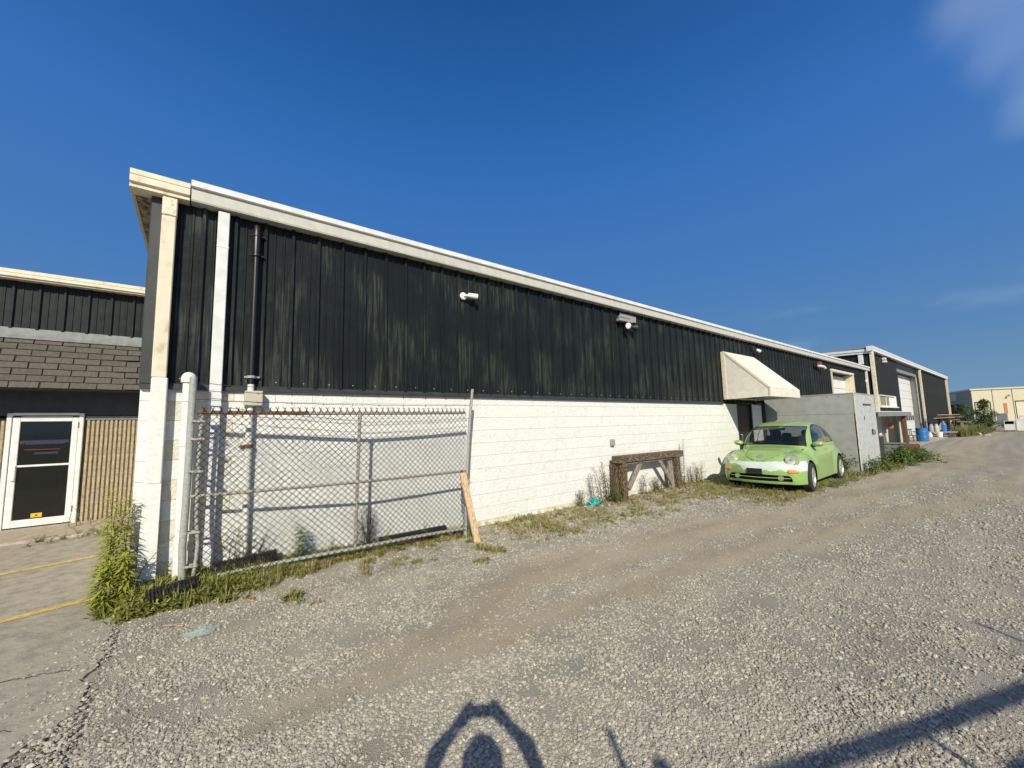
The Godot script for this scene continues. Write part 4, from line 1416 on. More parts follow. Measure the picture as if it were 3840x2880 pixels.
	for q in [0.55, 0.8, 0.98, 1.06, 1.12, 1.22, 1.5, 1.95]:
		m.cbox(Vector3(q, 0.09 + 0.02 * sin(q * 21.0), outz + 0.0195), Vector3(0.035, 0.03 + 0.02 * sin(q * 13.0), 0.003), 0.001)
	part("worn_lettering", m, M.cream_metal, t)
	# lamp on the dark workshop
	t = thing("gable_lamp", "white wall lamp with cable high on the dark workshop", "light", Vector3(32.4, 4.9, -5.27 - 0.02))
	m = MB.new()
	m.cbox(Vector3(0, 0.1, 0.09), Vector3(0.3, 0.12, 0.18), 0.02)
	m.cbox(Vector3(0, -0.07, 0.1), Vector3(0.26, 0.12, 0.2), 0.02)
	part("head", m, M.white_plastic, t)
	m = MB.new()
	m.tube([Vector3(0.1, 0.05, 0.03), Vector3(1.2, 0.18, 0.04), Vector3(2.2, 0.34, 0.04), Vector3(3.0, 0.33, 0.04)], 0.035, 6)
	part("cable", m, M.black_plastic, t)

func gate_z(x: float) -> float:
	var xs := [-0.3, -0.05, 0.62, 1.07, 1.55, 2.24, 3.05, 3.4]
	var zs := [-5.24, -5.2, -5.13, -5.08, -5.03, -5.05, -5.09, -5.11]
	for i in xs.size() - 1:
		if x <= xs[i + 1]: return lerpf(zs[i], zs[i + 1], clampf((x - xs[i]) / (xs[i + 1] - xs[i]), 0, 1))
	return -5.11

func gp(x: float, y: float, dz := 0.0) -> Vector3:
	return Vector3(x, y, gate_z(x) + dz)

func rail(x0: float, x1: float, y0: float, y1: float, ym: float, dz := 0.0, k := 14) -> Array:
	var a := []
	for i in k + 1:
		var t := float(i) / k
		var x := lerpf(x0, x1, t)
		a.append(gp(x, lerpf(y0, y1, t) + (ym - (y0 + y1) * 0.5) * 4.0 * t * (1.0 - t), dz))
	return a

func low_edge(x: float) -> float:
	var t := clampf((x - 0.01) / 3.05, 0, 1)
	return 0.152 + 0.045 * 4.0 * t * (1.0 - t)

func build_gate() -> void:
	var t := thing("chain_link_gate", "sagging rusty chain link gate panel before the white wall", "gate")
	var m := MB.new()
	m.tube(rail(-0.01, 1.0, 1.80, 1.786, 1.792), 0.0215, 10)
	part("top_rail", m, M.rust, t)
	m = MB.new()
	m.tube(rail(0.97, 3.08, 1.786, 1.79, 1.782), 0.0208, 10)
	part("top_rail", m, M.rusty_galvanised, t)
	m = MB.new()
	m.tube(rail(-0.03, 3.08, 0.965, 0.95, 0.957), 0.0165, 10)
	part("middle_rail", m, M.rusty_galvanised, t)
	m = MB.new()
	m.tube(rail(0.0, 3.08, 0.15, 0.15, 0.197), 0.021, 10)
	part("bottom_rail", m, M.galvanised, t)
	m = MB.new()
	m.tube([gp(0.03, 1.78, 0.0), gp(0.022, 1.2), gp(0.03, 0.75), gp(0.05, 0.5, 0.01), gp(0.04, 0.3, 0.01), gp(0.02, 0.15)], 0.018, 10)
	part("upright", m, M.galvanised, t)
	m = MB.new()
	m.tube([gp(1.558, 1.775), gp(1.54, 0.96), gp(1.525, 0.2)], 0.0185, 10)
	part("upright", m, M.rusty_galvanised, t)
	m = MB.new()
	m.tube([gp(3.06, 0.06), gp(3.10, 0.9), gp(3.16, 1.65), gp(3.22, 2.14)], 0.0215, 10)
	part("upright", m, M.rusty_galvanised, t)
	m = MB.new()
	for q in [[1.54, 0.957], [2.15, 0.957], [0.45, 0.965], [1.05, 0.96]]:
		m.tube([gp(q[0] - 0.022, q[1]), gp(q[0] + 0.022, q[1])], 0.024, 10)
	m.tube([gp(1.558, 1.755), gp(1.558, 1.70)], 0.023, 10)
	part("collars", m, M.rusty_galvanised, t)
	# woven wire: each strand a zigzag
	m = MB.new()
	var pitch := 0.0715
	var nx := 43
	var ny := 23
	for i in nx:
		var pts := []
		for j in ny * 2 + 1:
			var x := 0.04 + i * pitch + (pitch * 0.5 if j % 2 == 1 else 0.0) + 0.004 * sin(i * 1.7 + j * 0.3)
			x += 0.012 * sin(j * 0.13 + 1.0)
			var k := float(j) / (ny * 2)
			var y := lerpf(low_edge(x) - 0.035, 1.79, k)
			if j == ny * 2: y = 1.825
			pts.append(gp(minf(x, 3.13), y, 0.022 + (0.003 if j % 2 == 1 else -0.003)))
		m.tube(pts, 0.0042, 4, false)
		# second strand leg interlocks half a step across
		pts = []
		for j in ny * 2 + 1:
			var x := 0.04 + i * pitch - (pitch * 0.5 if j % 2 == 1 else 0.0) + 0.004 * sin(i * 1.7 + j * 0.3)
			x += 0.012 * sin(j * 0.13 + 1.0)
			var k := float(j) / (ny * 2)
			var y := lerpf(low_edge(x) - 0.035, 1.79, k)
			if j == ny * 2: y = 1.825
			pts.append(gp(clampf(x, 0.0, 3.13), y, 0.022 + (-0.003 if j % 2 == 1 else 0.003)))
		m.tube(pts, 0.0042, 4, false)
		# twisted barbs standing above the top rail
		var bx := 0.04 + i * pitch
		m.tube([gp(bx, 1.79, 0.022), gp(bx + 0.004, 1.83, 0.024), gp(bx - 0.014, 1.852, 0.026)], 0.0042, 4, false)
		m.tube([gp(bx + 0.003, 1.825, 0.023), gp(bx + 0.017, 1.85, 0.02)], 0.0042, 4, false)
	var mesh := part("chain_link_mesh", m, M.dark_wire, t)
	mesh.set_meta("kind", "stuff")
	# barbed wires above
	for q in [[2.10, 2.075, 2.02, 0.03], [2.02, 2.0, 1.99, 0.015], [1.93, 1.90, 1.90, 0.03]]:
		m = MB.new()
		var pts := []
		for i in 31:
			var k := i / 30.0
			var x := lerpf(-0.03, 3.19, k)
			pts.append(gp(x, lerpf(q[0], q[2], k) - q[3] * 4.0 * k * (1.0 - k) + 0.004 * sin(i * 2.1), 0.0))
		m.tube(pts, 0.0032, 5, false)
		for i in range(2, 30, 3):
			var p: Vector3 = pts[i]
			m.tube([p + Vector3(-0.008, 0.016, 0.01), p + Vector3(0.004, -0.016, -0.01)], 0.0018, 4, false)
			m.tube([p + Vector3(0.010, 0.014, -0.01), p + Vector3(-0.004, -0.014, 0.012)], 0.0018, 4, false)
		part("barbed_wire", m, M.dark_wire, t)
	# hinge straps
	for q in [[1.71, 0.0], [1.53, 0.0], [1.21, 0.0], [0.62, 0.0], [0.30, 0.0]]:
		m = MB.new()
		m.cbox(gp(0.005, q[0], 0.036), Vector3(0.12, 0.022, 0.008), 0.002, Basis(Vector3(0, 0, 1), -0.06))
		m.cbox(gp(0.005, q[0], -0.036), Vector3(0.12, 0.022, 0.008), 0.002)
		m.tube([gp(0.055, q[0], -0.045), gp(0.055, q[0], 0.05)], 0.007, 6)
		part("hinge_strap", m, M.rusty_galvanised, t)
	# small rusted caster at the free end
	m = MB.new()
	m.lathe([Vector2(0.02, -0.02), Vector2(0.07, -0.02), Vector2(0.078, -0.01), Vector2(0.078, 0.01), Vector2(0.07, 0.02), Vector2(0.02, 0.02)], 20, Transform3D(Basis(Vector3.RIGHT, PI / 2), gp(2.965, 0.085, -0.05)))
	var wh := part("caster_wheel", m, M.tyre, t)
	m = MB.new()
	m.lathe([Vector2(0, 0.024), Vector2(0.045, 0.024), Vector2(0.045, -0.024), Vector2(0, -0.024)], 16, Transform3D(Basis(Vector3.RIGHT, PI / 2), gp(2.965, 0.085, -0.05)))
	part("hub", m, M.rust, wh)
	m = MB.new()
	m.tube([gp(3.05, 0.45, 0.04), gp(3.05, 0.02, 0.045)], 0.008, 8)
	m.box(gp(3.05, 0.22, 0.03), Vector3(0.04, 0.03, 0.03))
	part("drop_bolt", m, M.galvanised, t)
	# posts
	var p := thing("gate_post", "bent grey steel gate post with hinge straps", "post", Vector3(-0.055, 0, -5.205))
	m = MB.new()
	m.tube([Vector3(0.0, -0.1, 0), Vector3(-0.002, 0.2, 0.0), Vector3(-0.012, 0.5, 0.004), Vector3(-0.004, 0.85, 0), Vector3(0, 1.3, 0), Vector3(0.002, 2.16, 0)], 0.0315, 12)
	part("tube", m, M.galvanised, p)
	p = thing("capped_post", "white pipe post with domed cap beside the grey gate post", "post", Vector3(-0.092, 0, -5.31))
	m = MB.new()
	m.tube([Vector3(0, -0.1, 0), Vector3(0, 2.15, 0)], 0.047, 16)
	part("pipe", m, M.chipped_white, p)
	m = MB.new()
	m.lathe([Vector2(0.05, 2.11), Vector2(0.064, 2.11), Vector2(0.064, 2.16), Vector2(0.056, 2.185), Vector2(0.036, 2.21), Vector2(0.0, 2.222)], 18)
	part("cap", m, M.white_plastic, p)
	m = MB.new()
	for y in [1.5, 0.55, 1.95]:
		m.lathe([Vector2(0.047, y - 0.035), Vector2(0.054, y - 0.035), Vector2(0.054, y + 0.035), Vector2(0.047, y + 0.035)], 16)
	part("bands", m, M.white_plastic, p)
	# chain and padlock
	var c := thing("hanging_chain", "rusty chain hanging from the free end of the gate", "chain", Vector3(2.985, 0.95, -5.045))
	for k in 13:
		m = MB.new()
		var pts := []
		for i in 11:
			var a := TAU * i / 10.0
			pts.append(Vector3(cos(a) * 0.013, sin(a) * 0.026, 0) if k % 2 == 0 else Vector3(0, sin(a) * 0.026, cos(a) * 0.013))
		m.tube(pts, 0.0042, 6, false)
		part("link", m, M.dark_wire, c, Vector3(0.004 * sin(k * 1.3), -0.045 * k, 0.002 * cos(k * 2.0)))
	c = thing("padlock", "dark padlock on the free upright of the gate", "padlock", Vector3(3.105, 0.80, -5.06))
	m = MB.new()
	m.cbox(Vector3(0, 0, 0.0), Vector3(0.052, 0.06, 0.026), 0.006, Basis(Vector3(0, 0, 1), 0.35))
	part("body", m, M.grey_plastic, c)
	m = MB.new()
	m.tube([Vector3(-0.028, 0.02, 0), Vector3(-0.038, 0.07, 0), Vector3(-0.02, 0.095, 0), Vector3(0.004, 0.08, 0), Vector3(0.01, 0.03, 0)], 0.005, 8)
	part("shackle", m, M.chrome, c)
	# plank leaning on the gate
	var pl := thing("wooden_plank", "short pale plank leaning against the gate's free end", "plank", Vector3(3.07, gy(3.07, -4.79), -4.79))
	m = MB.new()
	var d := Vector3(-0.075, 0.93, -0.245)
	var up := d.normalized()
	var side := Vector3(1, 0.05, 0.12).normalized()
	side = (side - up * side.dot(up)).normalized()
	m.cbox(d * 0.5, Vector3(0.09, d.length(), 0.038), 0.003, Basis(side, up, side.cross(up)))
	part("board", m, M.pale_timber, pl)

func drain_pipe(called: String, label: String, path: Array, r: float, grp: String) -> void:
	var t := thing(called, label, "drain pipe", path[0], 0.0, grp)
	var bore := MB.new()
	for k in path.size() - 1:
		var d: Vector3 = path[k + 1] - path[k]
		var ln := d.length()
		var ax := d / ln
		var sd := ax.cross(Vector3.UP).normalized()
		var xf := Transform3D(Basis(sd, ax, sd.cross(ax)), path[k] - path[0])
		var prof := []
		var n := int(ln / 0.024)
		for i in n:
			var y := ln * i / n
			var st := ln / n
			prof.append_array([Vector2(r * 0.84, y), Vector2(r * 0.84, y + st * 0.3), Vector2(r * 0.97, y + st * 0.42), Vector2(r, y + st * 0.55), Vector2(r, y + st * 0.78), Vector2(r * 0.95, y + st * 0.92)])
		prof.append(Vector2(r * 0.84, ln))
		var m := MB.new()
		m.lathe(prof, 22, xf)
		part("corrugated_pipe", m, M.drain_black, t)
		bore.lathe([Vector2(r * 0.8, 0), Vector2(r * 0.8, ln)], 16, xf)
	part("bore", bore, M.drain_black, t)

func build_yard_things() -> void:
	drain_pipe("drain_pipe", "short length of black corrugated drain pipe lying in the weeds at the corner", [Vector3(-0.30, 0.13, -4.975), Vector3(0.06, 0.15, -5.06)], 0.085, "black drain pipes")
	drain_pipe("drain_pipe", "black corrugated drain pipe behind the gate, near its hinge post", [Vector3(0.2, 0.17, -5.36), Vector3(0.55, 0.185, -5.34), Vector3(0.76, 0.19, -5.36)], 0.085, "black drain pipes")
	drain_pipe("drain_pipe", "long black corrugated drain pipe behind the gate, near its free end", [Vector3(1.93, 0.105, -5.33), Vector3(2.86, 0.105, -5.31)], 0.09, "black drain pipes")
	# timber trestle
	var t := thing("timber_trestle", "weathered heavy timber trestle against the white block wall", "trestle", Vector3(7.9, 0, -5.28))
	var m := MB.new()
	m.cbox(Vector3(0.03, 0.835, 0.0), Vector3(2.44, 0.145, 0.19), 0.012, Basis(Vector3(0, 0, 1), -0.006))
	part("beam", m, M.old_timber, t)
	for q in [[-1.02, 0.04], [1.0, 0.06]]:
		m = MB.new()
		m.cbox(Vector3(q[0], 0.36, 0.05), Vector3(0.135, 0.83, 0.13), 0.012, Basis(Vector3(0, 0, 1), q[1] * (1.0 if q[0] > 0 else -0.3)))
		part("leg", m, M.old_timber_upright, t)
	m = MB.new()
	m.cbox(Vector3(-1.10, 0.36, -0.09), Vector3(0.14, 0.83, 0.12), 0.012)
	part("leg", m, M.old_timber_upright, t)
	m = MB.new()
	m.cbox(Vector3(0.84, 0.41, -0.02), Vector3(0.15, 0.7, 0.04), 0.006, Basis(Vector3(0, 0, 1), 0.03))
	part("side_board", m, M.grey_timber, t)
	m = MB.new()
	m.cbox(Vector3(-0.58, 0.47, 0.01), Vector3(0.11, 0.68, 0.04), 0.006, Basis(Vector3(0, 0, 1), -0.72))
	part("brace", m, M.grey_timber, t)
	m = MB.new()
	m.cbox(Vector3(0.56, 0.46, 0.03), Vector3(0.11, 0.74, 0.04), 0.006, Basis(Vector3(0, 0, 1), 0.72))
	part("brace", m, M.grey_timber, t)
	m = MB.new()
	m.cbox(Vector3(-0.05, 0.745, 0.03), Vector3(1.75, 0.03, 0.06), 0.004)
	part("lath", m, M.grey_timber, t)
	m = MB.new()
	m.lathe([Vector2(0, 0.012), Vector2(0.014, 0.012), Vector2(0.016, 0)], 10, Transform3D(Basis(Vector3.RIGHT, PI / 2), Vector3(-1.05, 0.84, 0.096)))
	part("bolt", m, M.rust, t)
	# crumpled teal bag
	var r := RandomNumberGenerator.new()
	r.seed = 12
	var cn := FastNoiseLite.new()
	cn.seed = 8
	cn.frequency = 1.0
	m = MB.new()
	m.grid(22, 14, func(i: int, j: int):
		var a := TAU * i / 22.0
		var b := PI * 0.5 * j / 14.0
		var d := Vector3(cos(a) * cos(b), sin(b), sin(a) * cos(b))
		var rr := 0.125 * (1.0 + 1.1 * cn.get_noise_3d(d.x * 2.2, d.y * 2.2, d.z * 2.2) - 0.8 * absf(cn.get_noise_3d(d.x * 6.0 + 9.0, d.y * 6.0, d.z * 6.0)))
		return Vector3(d.x * rr * 1.15, d.y * rr * 0.95 - 0.004, d.z * rr * 0.8))
	t = thing("plastic_bag", "crumpled teal plastic bag at the foot of the block wall", "bag", on_ground(6.03, -5.28))
	part("film", m, M.teal_plastic, t)
	m = MB.new()
	m.cbox(Vector3(-0.06, 0.02, 0.1), Vector3(0.12, 0.03, 0.06), 0.008, yrot(0.4))
	part("bark_piece", m, M.old_timber, t)
	# flattened clear bag on the gravel
	m = MB.new()
	m.grid(16, 10, func(i: int, j: int):
		var a := TAU * i / 16.0
		var q := float(j) / 10.0
		var p := Vector2(cos(a) * 0.13, sin(a) * 0.085) * (1.0 - q) * (1.0 + 0.6 * cn.get_noise_2d(cos(a) * 2.0, sin(a) * 2.0))
		return Vector3(p.x, 0.012 + 0.028 * q + 0.022 * cn.get_noise_2d(p.x * 26.0, p.y * 26.0), p.y))
	var o := solo("plastic_sheet", m, M.clear_film, "crumpled clear plastic lying on the gravel by the weeds", "litter", on_ground(0.10, -4.22, 0.008))
	o.rotation.y = 0.5
	# small litter
	var bits := [["white paper scrap on the asphalt edge beside the tall weed", Vector2(-0.66, -5.5), Vector2(0.11, 0.05), M.white_plastic], ["torn white paper scrap on the asphalt near the yellow line end", Vector2(-0.58, -5.38), Vector2(0.07, 0.05), M.white_plastic], ["orange dead leaf on the gravel before the gate", Vector2(0.48, -4.70), Vector2(0.05, 0.035), M.orange_plastic], ["white scrap by the teal bag", Vector2(5.79, -5.3), Vector2(0.06, 0.04), M.white_plastic], ["pale bark strip on the gravel before the gate's free end", Vector2(2.58, -4.9), Vector2(0.2, 0.03), M.grey_timber], ["pale splinter lying in the sparse grass", Vector2(3.6, -4.55), Vector2(0.24, 0.025), M.grey_timber], ["tan twig on the gravel near the clear plastic", Vector2(-0.08, -4.53), Vector2(0.16, 0.018), M.pale_timber], ["white pebble-like scrap under the car's side", Vector2(12.0, -2.95), Vector2(0.06, 0.04), M.white_plastic], ["yellow cap in the grass before the car", Vector2(10.2, -3.35), Vector2(0.05, 0.05), M.yellow_plastic]]
	for b in bits:
		m = MB.new()
		var sz: Vector2 = b[2]
		m.grid(8, 4, func(i: int, j: int):
			var x := (i / 8.0 - 0.5) * sz.x
			var z := (j / 4.0 - 0.5) * sz.y
			return Vector3(x, 0.008 + 0.012 * absf(cn.get_noise_2d(x * 60.0 + sz.x * 100.0, z * 60.0)) + sz.y * 0.12 * cos(j / 4.0 * PI - PI * 0.5), z + 0.2 * sz.y * sin(i * 0.9)))
		var e := solo("litter_scrap", m, b[3], b[0], "litter", on_ground(b[1].x, b[1].y, 0.004))
		e.rotation.y = r.randf_range(-0.8, 0.8)

# ---------- compact car: u forward from the front axle, h up, l to the side ----------
func lut(tbl: Array, x: float) -> float:
	if x <= tbl[0].x: return tbl[0].y
	for i in tbl.size() - 1:
		if x <= tbl[i + 1].x:
			var t: float = (x - tbl[i].x) / (tbl[i + 1].x - tbl[i].x)
			t = t * t * (3.0 - 2.0 * t) * 0.5 + t * 0.5
			return lerpf(tbl[i].y, tbl[i + 1].y, t)
	return tbl[tbl.size() - 1].y

func smin(a: float, b: float, k: float) -> float:
	var h := maxf(k - absf(a - b), 0.0) / k
	return minf(a, b) - h * h * k * 0.25

var HOOD := [Vector2(-3.35, 0.5), Vector2(-3.2, 0.72), Vector2(-3.0, 0.90), Vector2(-2.75, 0.985), Vector2(-2.2, 0.995), Vector2(-1.0, 0.99), Vector2(-0.42, 0.97), Vector2(-0.1, 0.935), Vector2(0.2, 0.88), Vector2(0.45, 0.80), Vector2(0.62, 0.715), Vector2(0.72, 0.63), Vector2(0.8, 0.5)]
var WID := [Vector2(-3.35, 0.40), Vector2(-3.1, 0.56), Vector2(-2.7, 0.68), Vector2(-2.2, 0.765), Vector2(-1.8, 0.795), Vector2(-0.7, 0.795), Vector2(-0.35, 0.735), Vector2(0.0, 0.655), Vector2(0.35, 0.56), Vector2(0.6, 0.44), Vector2(0.8, 0.33)]
var WLOW := [Vector2(-3.35, 0.60), Vector2(-3.15, 0.74), Vector2(-2.9, 0.80), Vector2(-2.2, 0.80), Vector2(-0.6, 0.80), Vector2(0.0, 0.81), Vector2(0.35, 0.80), Vector2(0.6, 0.72), Vector2(0.76, 0.55), Vector2(0.82, 0.4)]
var NOSE := [Vector2(0.15, 0.72), Vector2(0.2, 0.765), Vector2(0.32, 0.785), Vector2(0.45, 0.79), Vector2(0.56, 0.775), Vector2(0.66, 0.735), Vector2(0.76, 0.66), Vector2(0.85, 0.6), Vector2(1.0, 0.6)]
var TAIL := [Vector2(0.15, -3.15), Vector2(0.3, -3.26), Vector2(0.5, -3.29), Vector2(0.7, -3.22), Vector2(0.9, -3.1), Vector2(1.1, -3.0), Vector2(1.5, -3.0)]
var GWID := [Vector2(0.7, 0.765), Vector2(0.95, 0.75), Vector2(1.1, 0.73), Vector2(1.25, 0.70), Vector2(1.4, 0.655), Vector2(1.55, 0.58)]

func car_f(u: float, h: float, l: float) -> float:
	var al := absf(l)
	# tub, hood and bumpers
	var hh := lut(HOOD, u)
	var wd := lerpf(lut(WID, u), lut(WLOW, u), smoothstep(0.70, 0.52, h))
	var y := maxf(h - 0.42, 0.0) / maxf(hh - 0.42, 0.05)
	var g := pow(pow(al / wd, 4.2) + pow(y, 3.4 if u > -0.5 else 4.2), 0.25)
	var core := (g - 1.0) * 0.6
	var nose := u - (lut(NOSE, h) - 0.30 * pow(al / 0.82, 2.4))
	var tail := (lut(TAIL, h) + 0.34 * pow(al / 0.82, 2.6)) - u
	core = -smin(-core, -nose, 0.09)
	core = -smin(-core, -tail, 0.12)
	# fenders
	var a := Vector3(u / 0.665, (h - 0.355) / 0.505, (al - 0.575) / 0.285).abs()
	var ff := (pow(pow(a.x, 2.25) + pow(a.y, 2.25) + pow(a.z, 2.25), 1.0 / 2.25) - 1.0) * 0.36
	var b := Vector3((u + 2.508) / 0.70, (h - 0.375) / 0.525, (al - 0.575) / 0.285).abs()
	var fr := (pow(pow(b.x, 2.25) + pow(b.y, 2.25) + pow(b.z, 2.25), 1.0 / 2.25) - 1.0) * 0.36
	var f := smin(core, smin(ff, fr, 0.01), 0.03)
	# greenhouse arch
	if h > 0.6:
		var du := u + 1.45
		var ru := 1.13 if du > 0.0 else 1.46
		var arch := sqrt(pow(du / ru, 2.0) + pow(maxf(h - 0.78, 0.0) / 0.735, 2.0))
		var gg := pow(pow(al / lut(GWID, h), 6.0) + pow(arch, 6.0), 1.0 / 6.0)
		f = smin(f, (gg - 1.0) * 0.6, 0.05)
	return f

func car_cast(o: Vector3, d: Vector3) -> Vector3:
	# outermost crossing along o + d * r
	var r := 1.15
	while r > 0.03 and car_f(o.x + d.x * r, o.y + d.y * r, o.z + d.z * r) > 0.0: r -= 0.06
	var lo := r
	var hi := r + 0.06
	for i in 9:
		var mid := (lo + hi) * 0.5
		if car_f(o.x + d.x * mid, o.y + d.y * mid, o.z + d.z * mid) > 0.0: hi = mid
		else: lo = mid
	return o + d * lo

func car_nose(l: float, h: float) -> Vector3:
	return car_cast(Vector3(-0.2, h, l), Vector3(1, 0, 0))

func car_flank(u: float, h: float, sgn: float) -> Vector3:
	return car_cast(Vector3(u, h, 0), Vector3(0, 0, sgn))

func car_normal(p: Vector3) -> Vector3:
	var e := 0.006
	return Vector3(car_f(p.x + e, p.y, p.z) - car_f(p.x - e, p.y, p.z), car_f(p.x, p.y + e, p.z) - car_f(p.x, p.y - e, p.z), car_f(p.x, p.y, p.z + e) - car_f(p.x, p.y, p.z - e)).normalized()

# triangles as a flat list of [position, normal] triples; split by f(position) < 0
func split(pv: PackedVector3Array, pn: PackedVector3Array, f: Callable) -> Array:
	var iv := PackedVector3Array()
	var inn := PackedVector3Array()
	var ov := PackedVector3Array()
	var on := PackedVector3Array()
	for i in range(0, pv.size(), 3):
		var d := [f.call(pv[i]), f.call(pv[i + 1]), f.call(pv[i + 2])]
		if d[0] < 0.0 and d[1] < 0.0 and d[2] < 0.0:
			for e in 3:
				iv.append(pv[i + e])
				inn.append(pn[i + e])
		elif d[0] >= 0.0 and d[1] >= 0.0 and d[2] >= 0.0:
			for e in 3:
				ov.append(pv[i + e])
				on.append(pn[i + e])
		else:
			for side in 2:
				var qv := []
				var qn := []
				for e in 3:
					var a: float = d[e]
					var b: float = d[(e + 1) % 3]
					var keep := (a < 0.0) == (side == 0)
					if keep:
						qv.append(pv[i + e])
						qn.append(pn[i + e])
					if (a < 0.0) != (b < 0.0):
						var t := a / (a - b)
						qv.append(pv[i + e].lerp(pv[i + (e + 1) % 3], t))
						qn.append(pn[i + e].lerp(pn[i + (e + 1) % 3], t).normalized())
				for k in range(1, qv.size() - 1):
					for e in [0, k, k + 1]:
						if side == 0:
							iv.append(qv[e])
							inn.append(qn[e])
						else:
							ov.append(qv[e])
							on.append(qn[e])
	return [iv, inn, ov, on]

func tris_mesh(pv: PackedVector3Array, pn: PackedVector3Array, shift := 0.0) -> MB:
	var m := MB.new()
	for i in range(0, pv.size(), 3):
		var a := m.vert(pv[i] + pn[i] * shift, pn[i])
		m.vert(pv[i + 1] + pn[i + 1] * shift, pn[i + 1])
		m.vert(pv[i + 2] + pn[i + 2] * shift, pn[i + 2])
		m.idx(a, a + 1, a + 2)
	return m

func facing(n: Vector3, at: Vector3) -> Transform3D:
	# local y along n
	var x := n.cross(Vector3.UP).normalized()
	return Transform3D(Basis(x, n, x.cross(n)), at)

func make_wheel(t: Node3D, at: Vector3, sgn: float, steer := 0.0) -> void:
	var xf := Transform3D(Basis(Vector3.UP, steer) * Basis(Vector3.RIGHT, PI / 2 * sgn), at)
	var m := MB.new()
	m.lathe([Vector2(0.21, -0.09), Vector2(0.25, -0.098), Vector2(0.295, -0.088), Vector2(0.313, -0.066), Vector2(0.316, -0.03)], 40, xf)
	m.lathe([Vector2(0.316, 0.03), Vector2(0.313, 0.066), Vector2(0.295, 0.088), Vector2(0.25, 0.098), Vector2(0.21, 0.09)], 40, xf)
	for k in 5:
		var y := -0.06 + 0.024 * k
		m.lathe([Vector2(0.317, y), Vector2(0.317, y + 0.018), Vector2(0.309, y + 0.0185), Vector2(0.309, y + 0.024)], 40, xf)
	var w := part("wheel", m, M.tyre, t)
	m = MB.new()
	m.lathe([Vector2(0.165, -0.02), Vector2(0.2, 0.07), Vector2(0.215, 0.092), Vector2(0.206, 0.098), Vector2(0.192, 0.075), Vector2(0.185, 0.02)], 36, xf)
	for k in 6:
		var a := TAU * k / 6.0
		var b := xf.basis * Basis(Vector3.UP, a)
		m.cbox(xf.origin + b * Vector3(0.115, 0.066, 0), Vector3(0.17, 0.022, 0.052), 0.007, b * Basis(Vector3(0, 0, 1), 0.08))
	m.lathe([Vector2(0.0, 0.088), Vector2(0.03, 0.086), Vector2(0.045, 0.07), Vector2(0.05, 0.04)], 20, xf)
	part("rim", m, M.alloy, w)
	m = MB.new()
	m.lathe([Vector2(0, 0.012), Vector2(0.19, 0.012)], 24, xf)
	part("brake_disc", m, M.dark_wire, w)

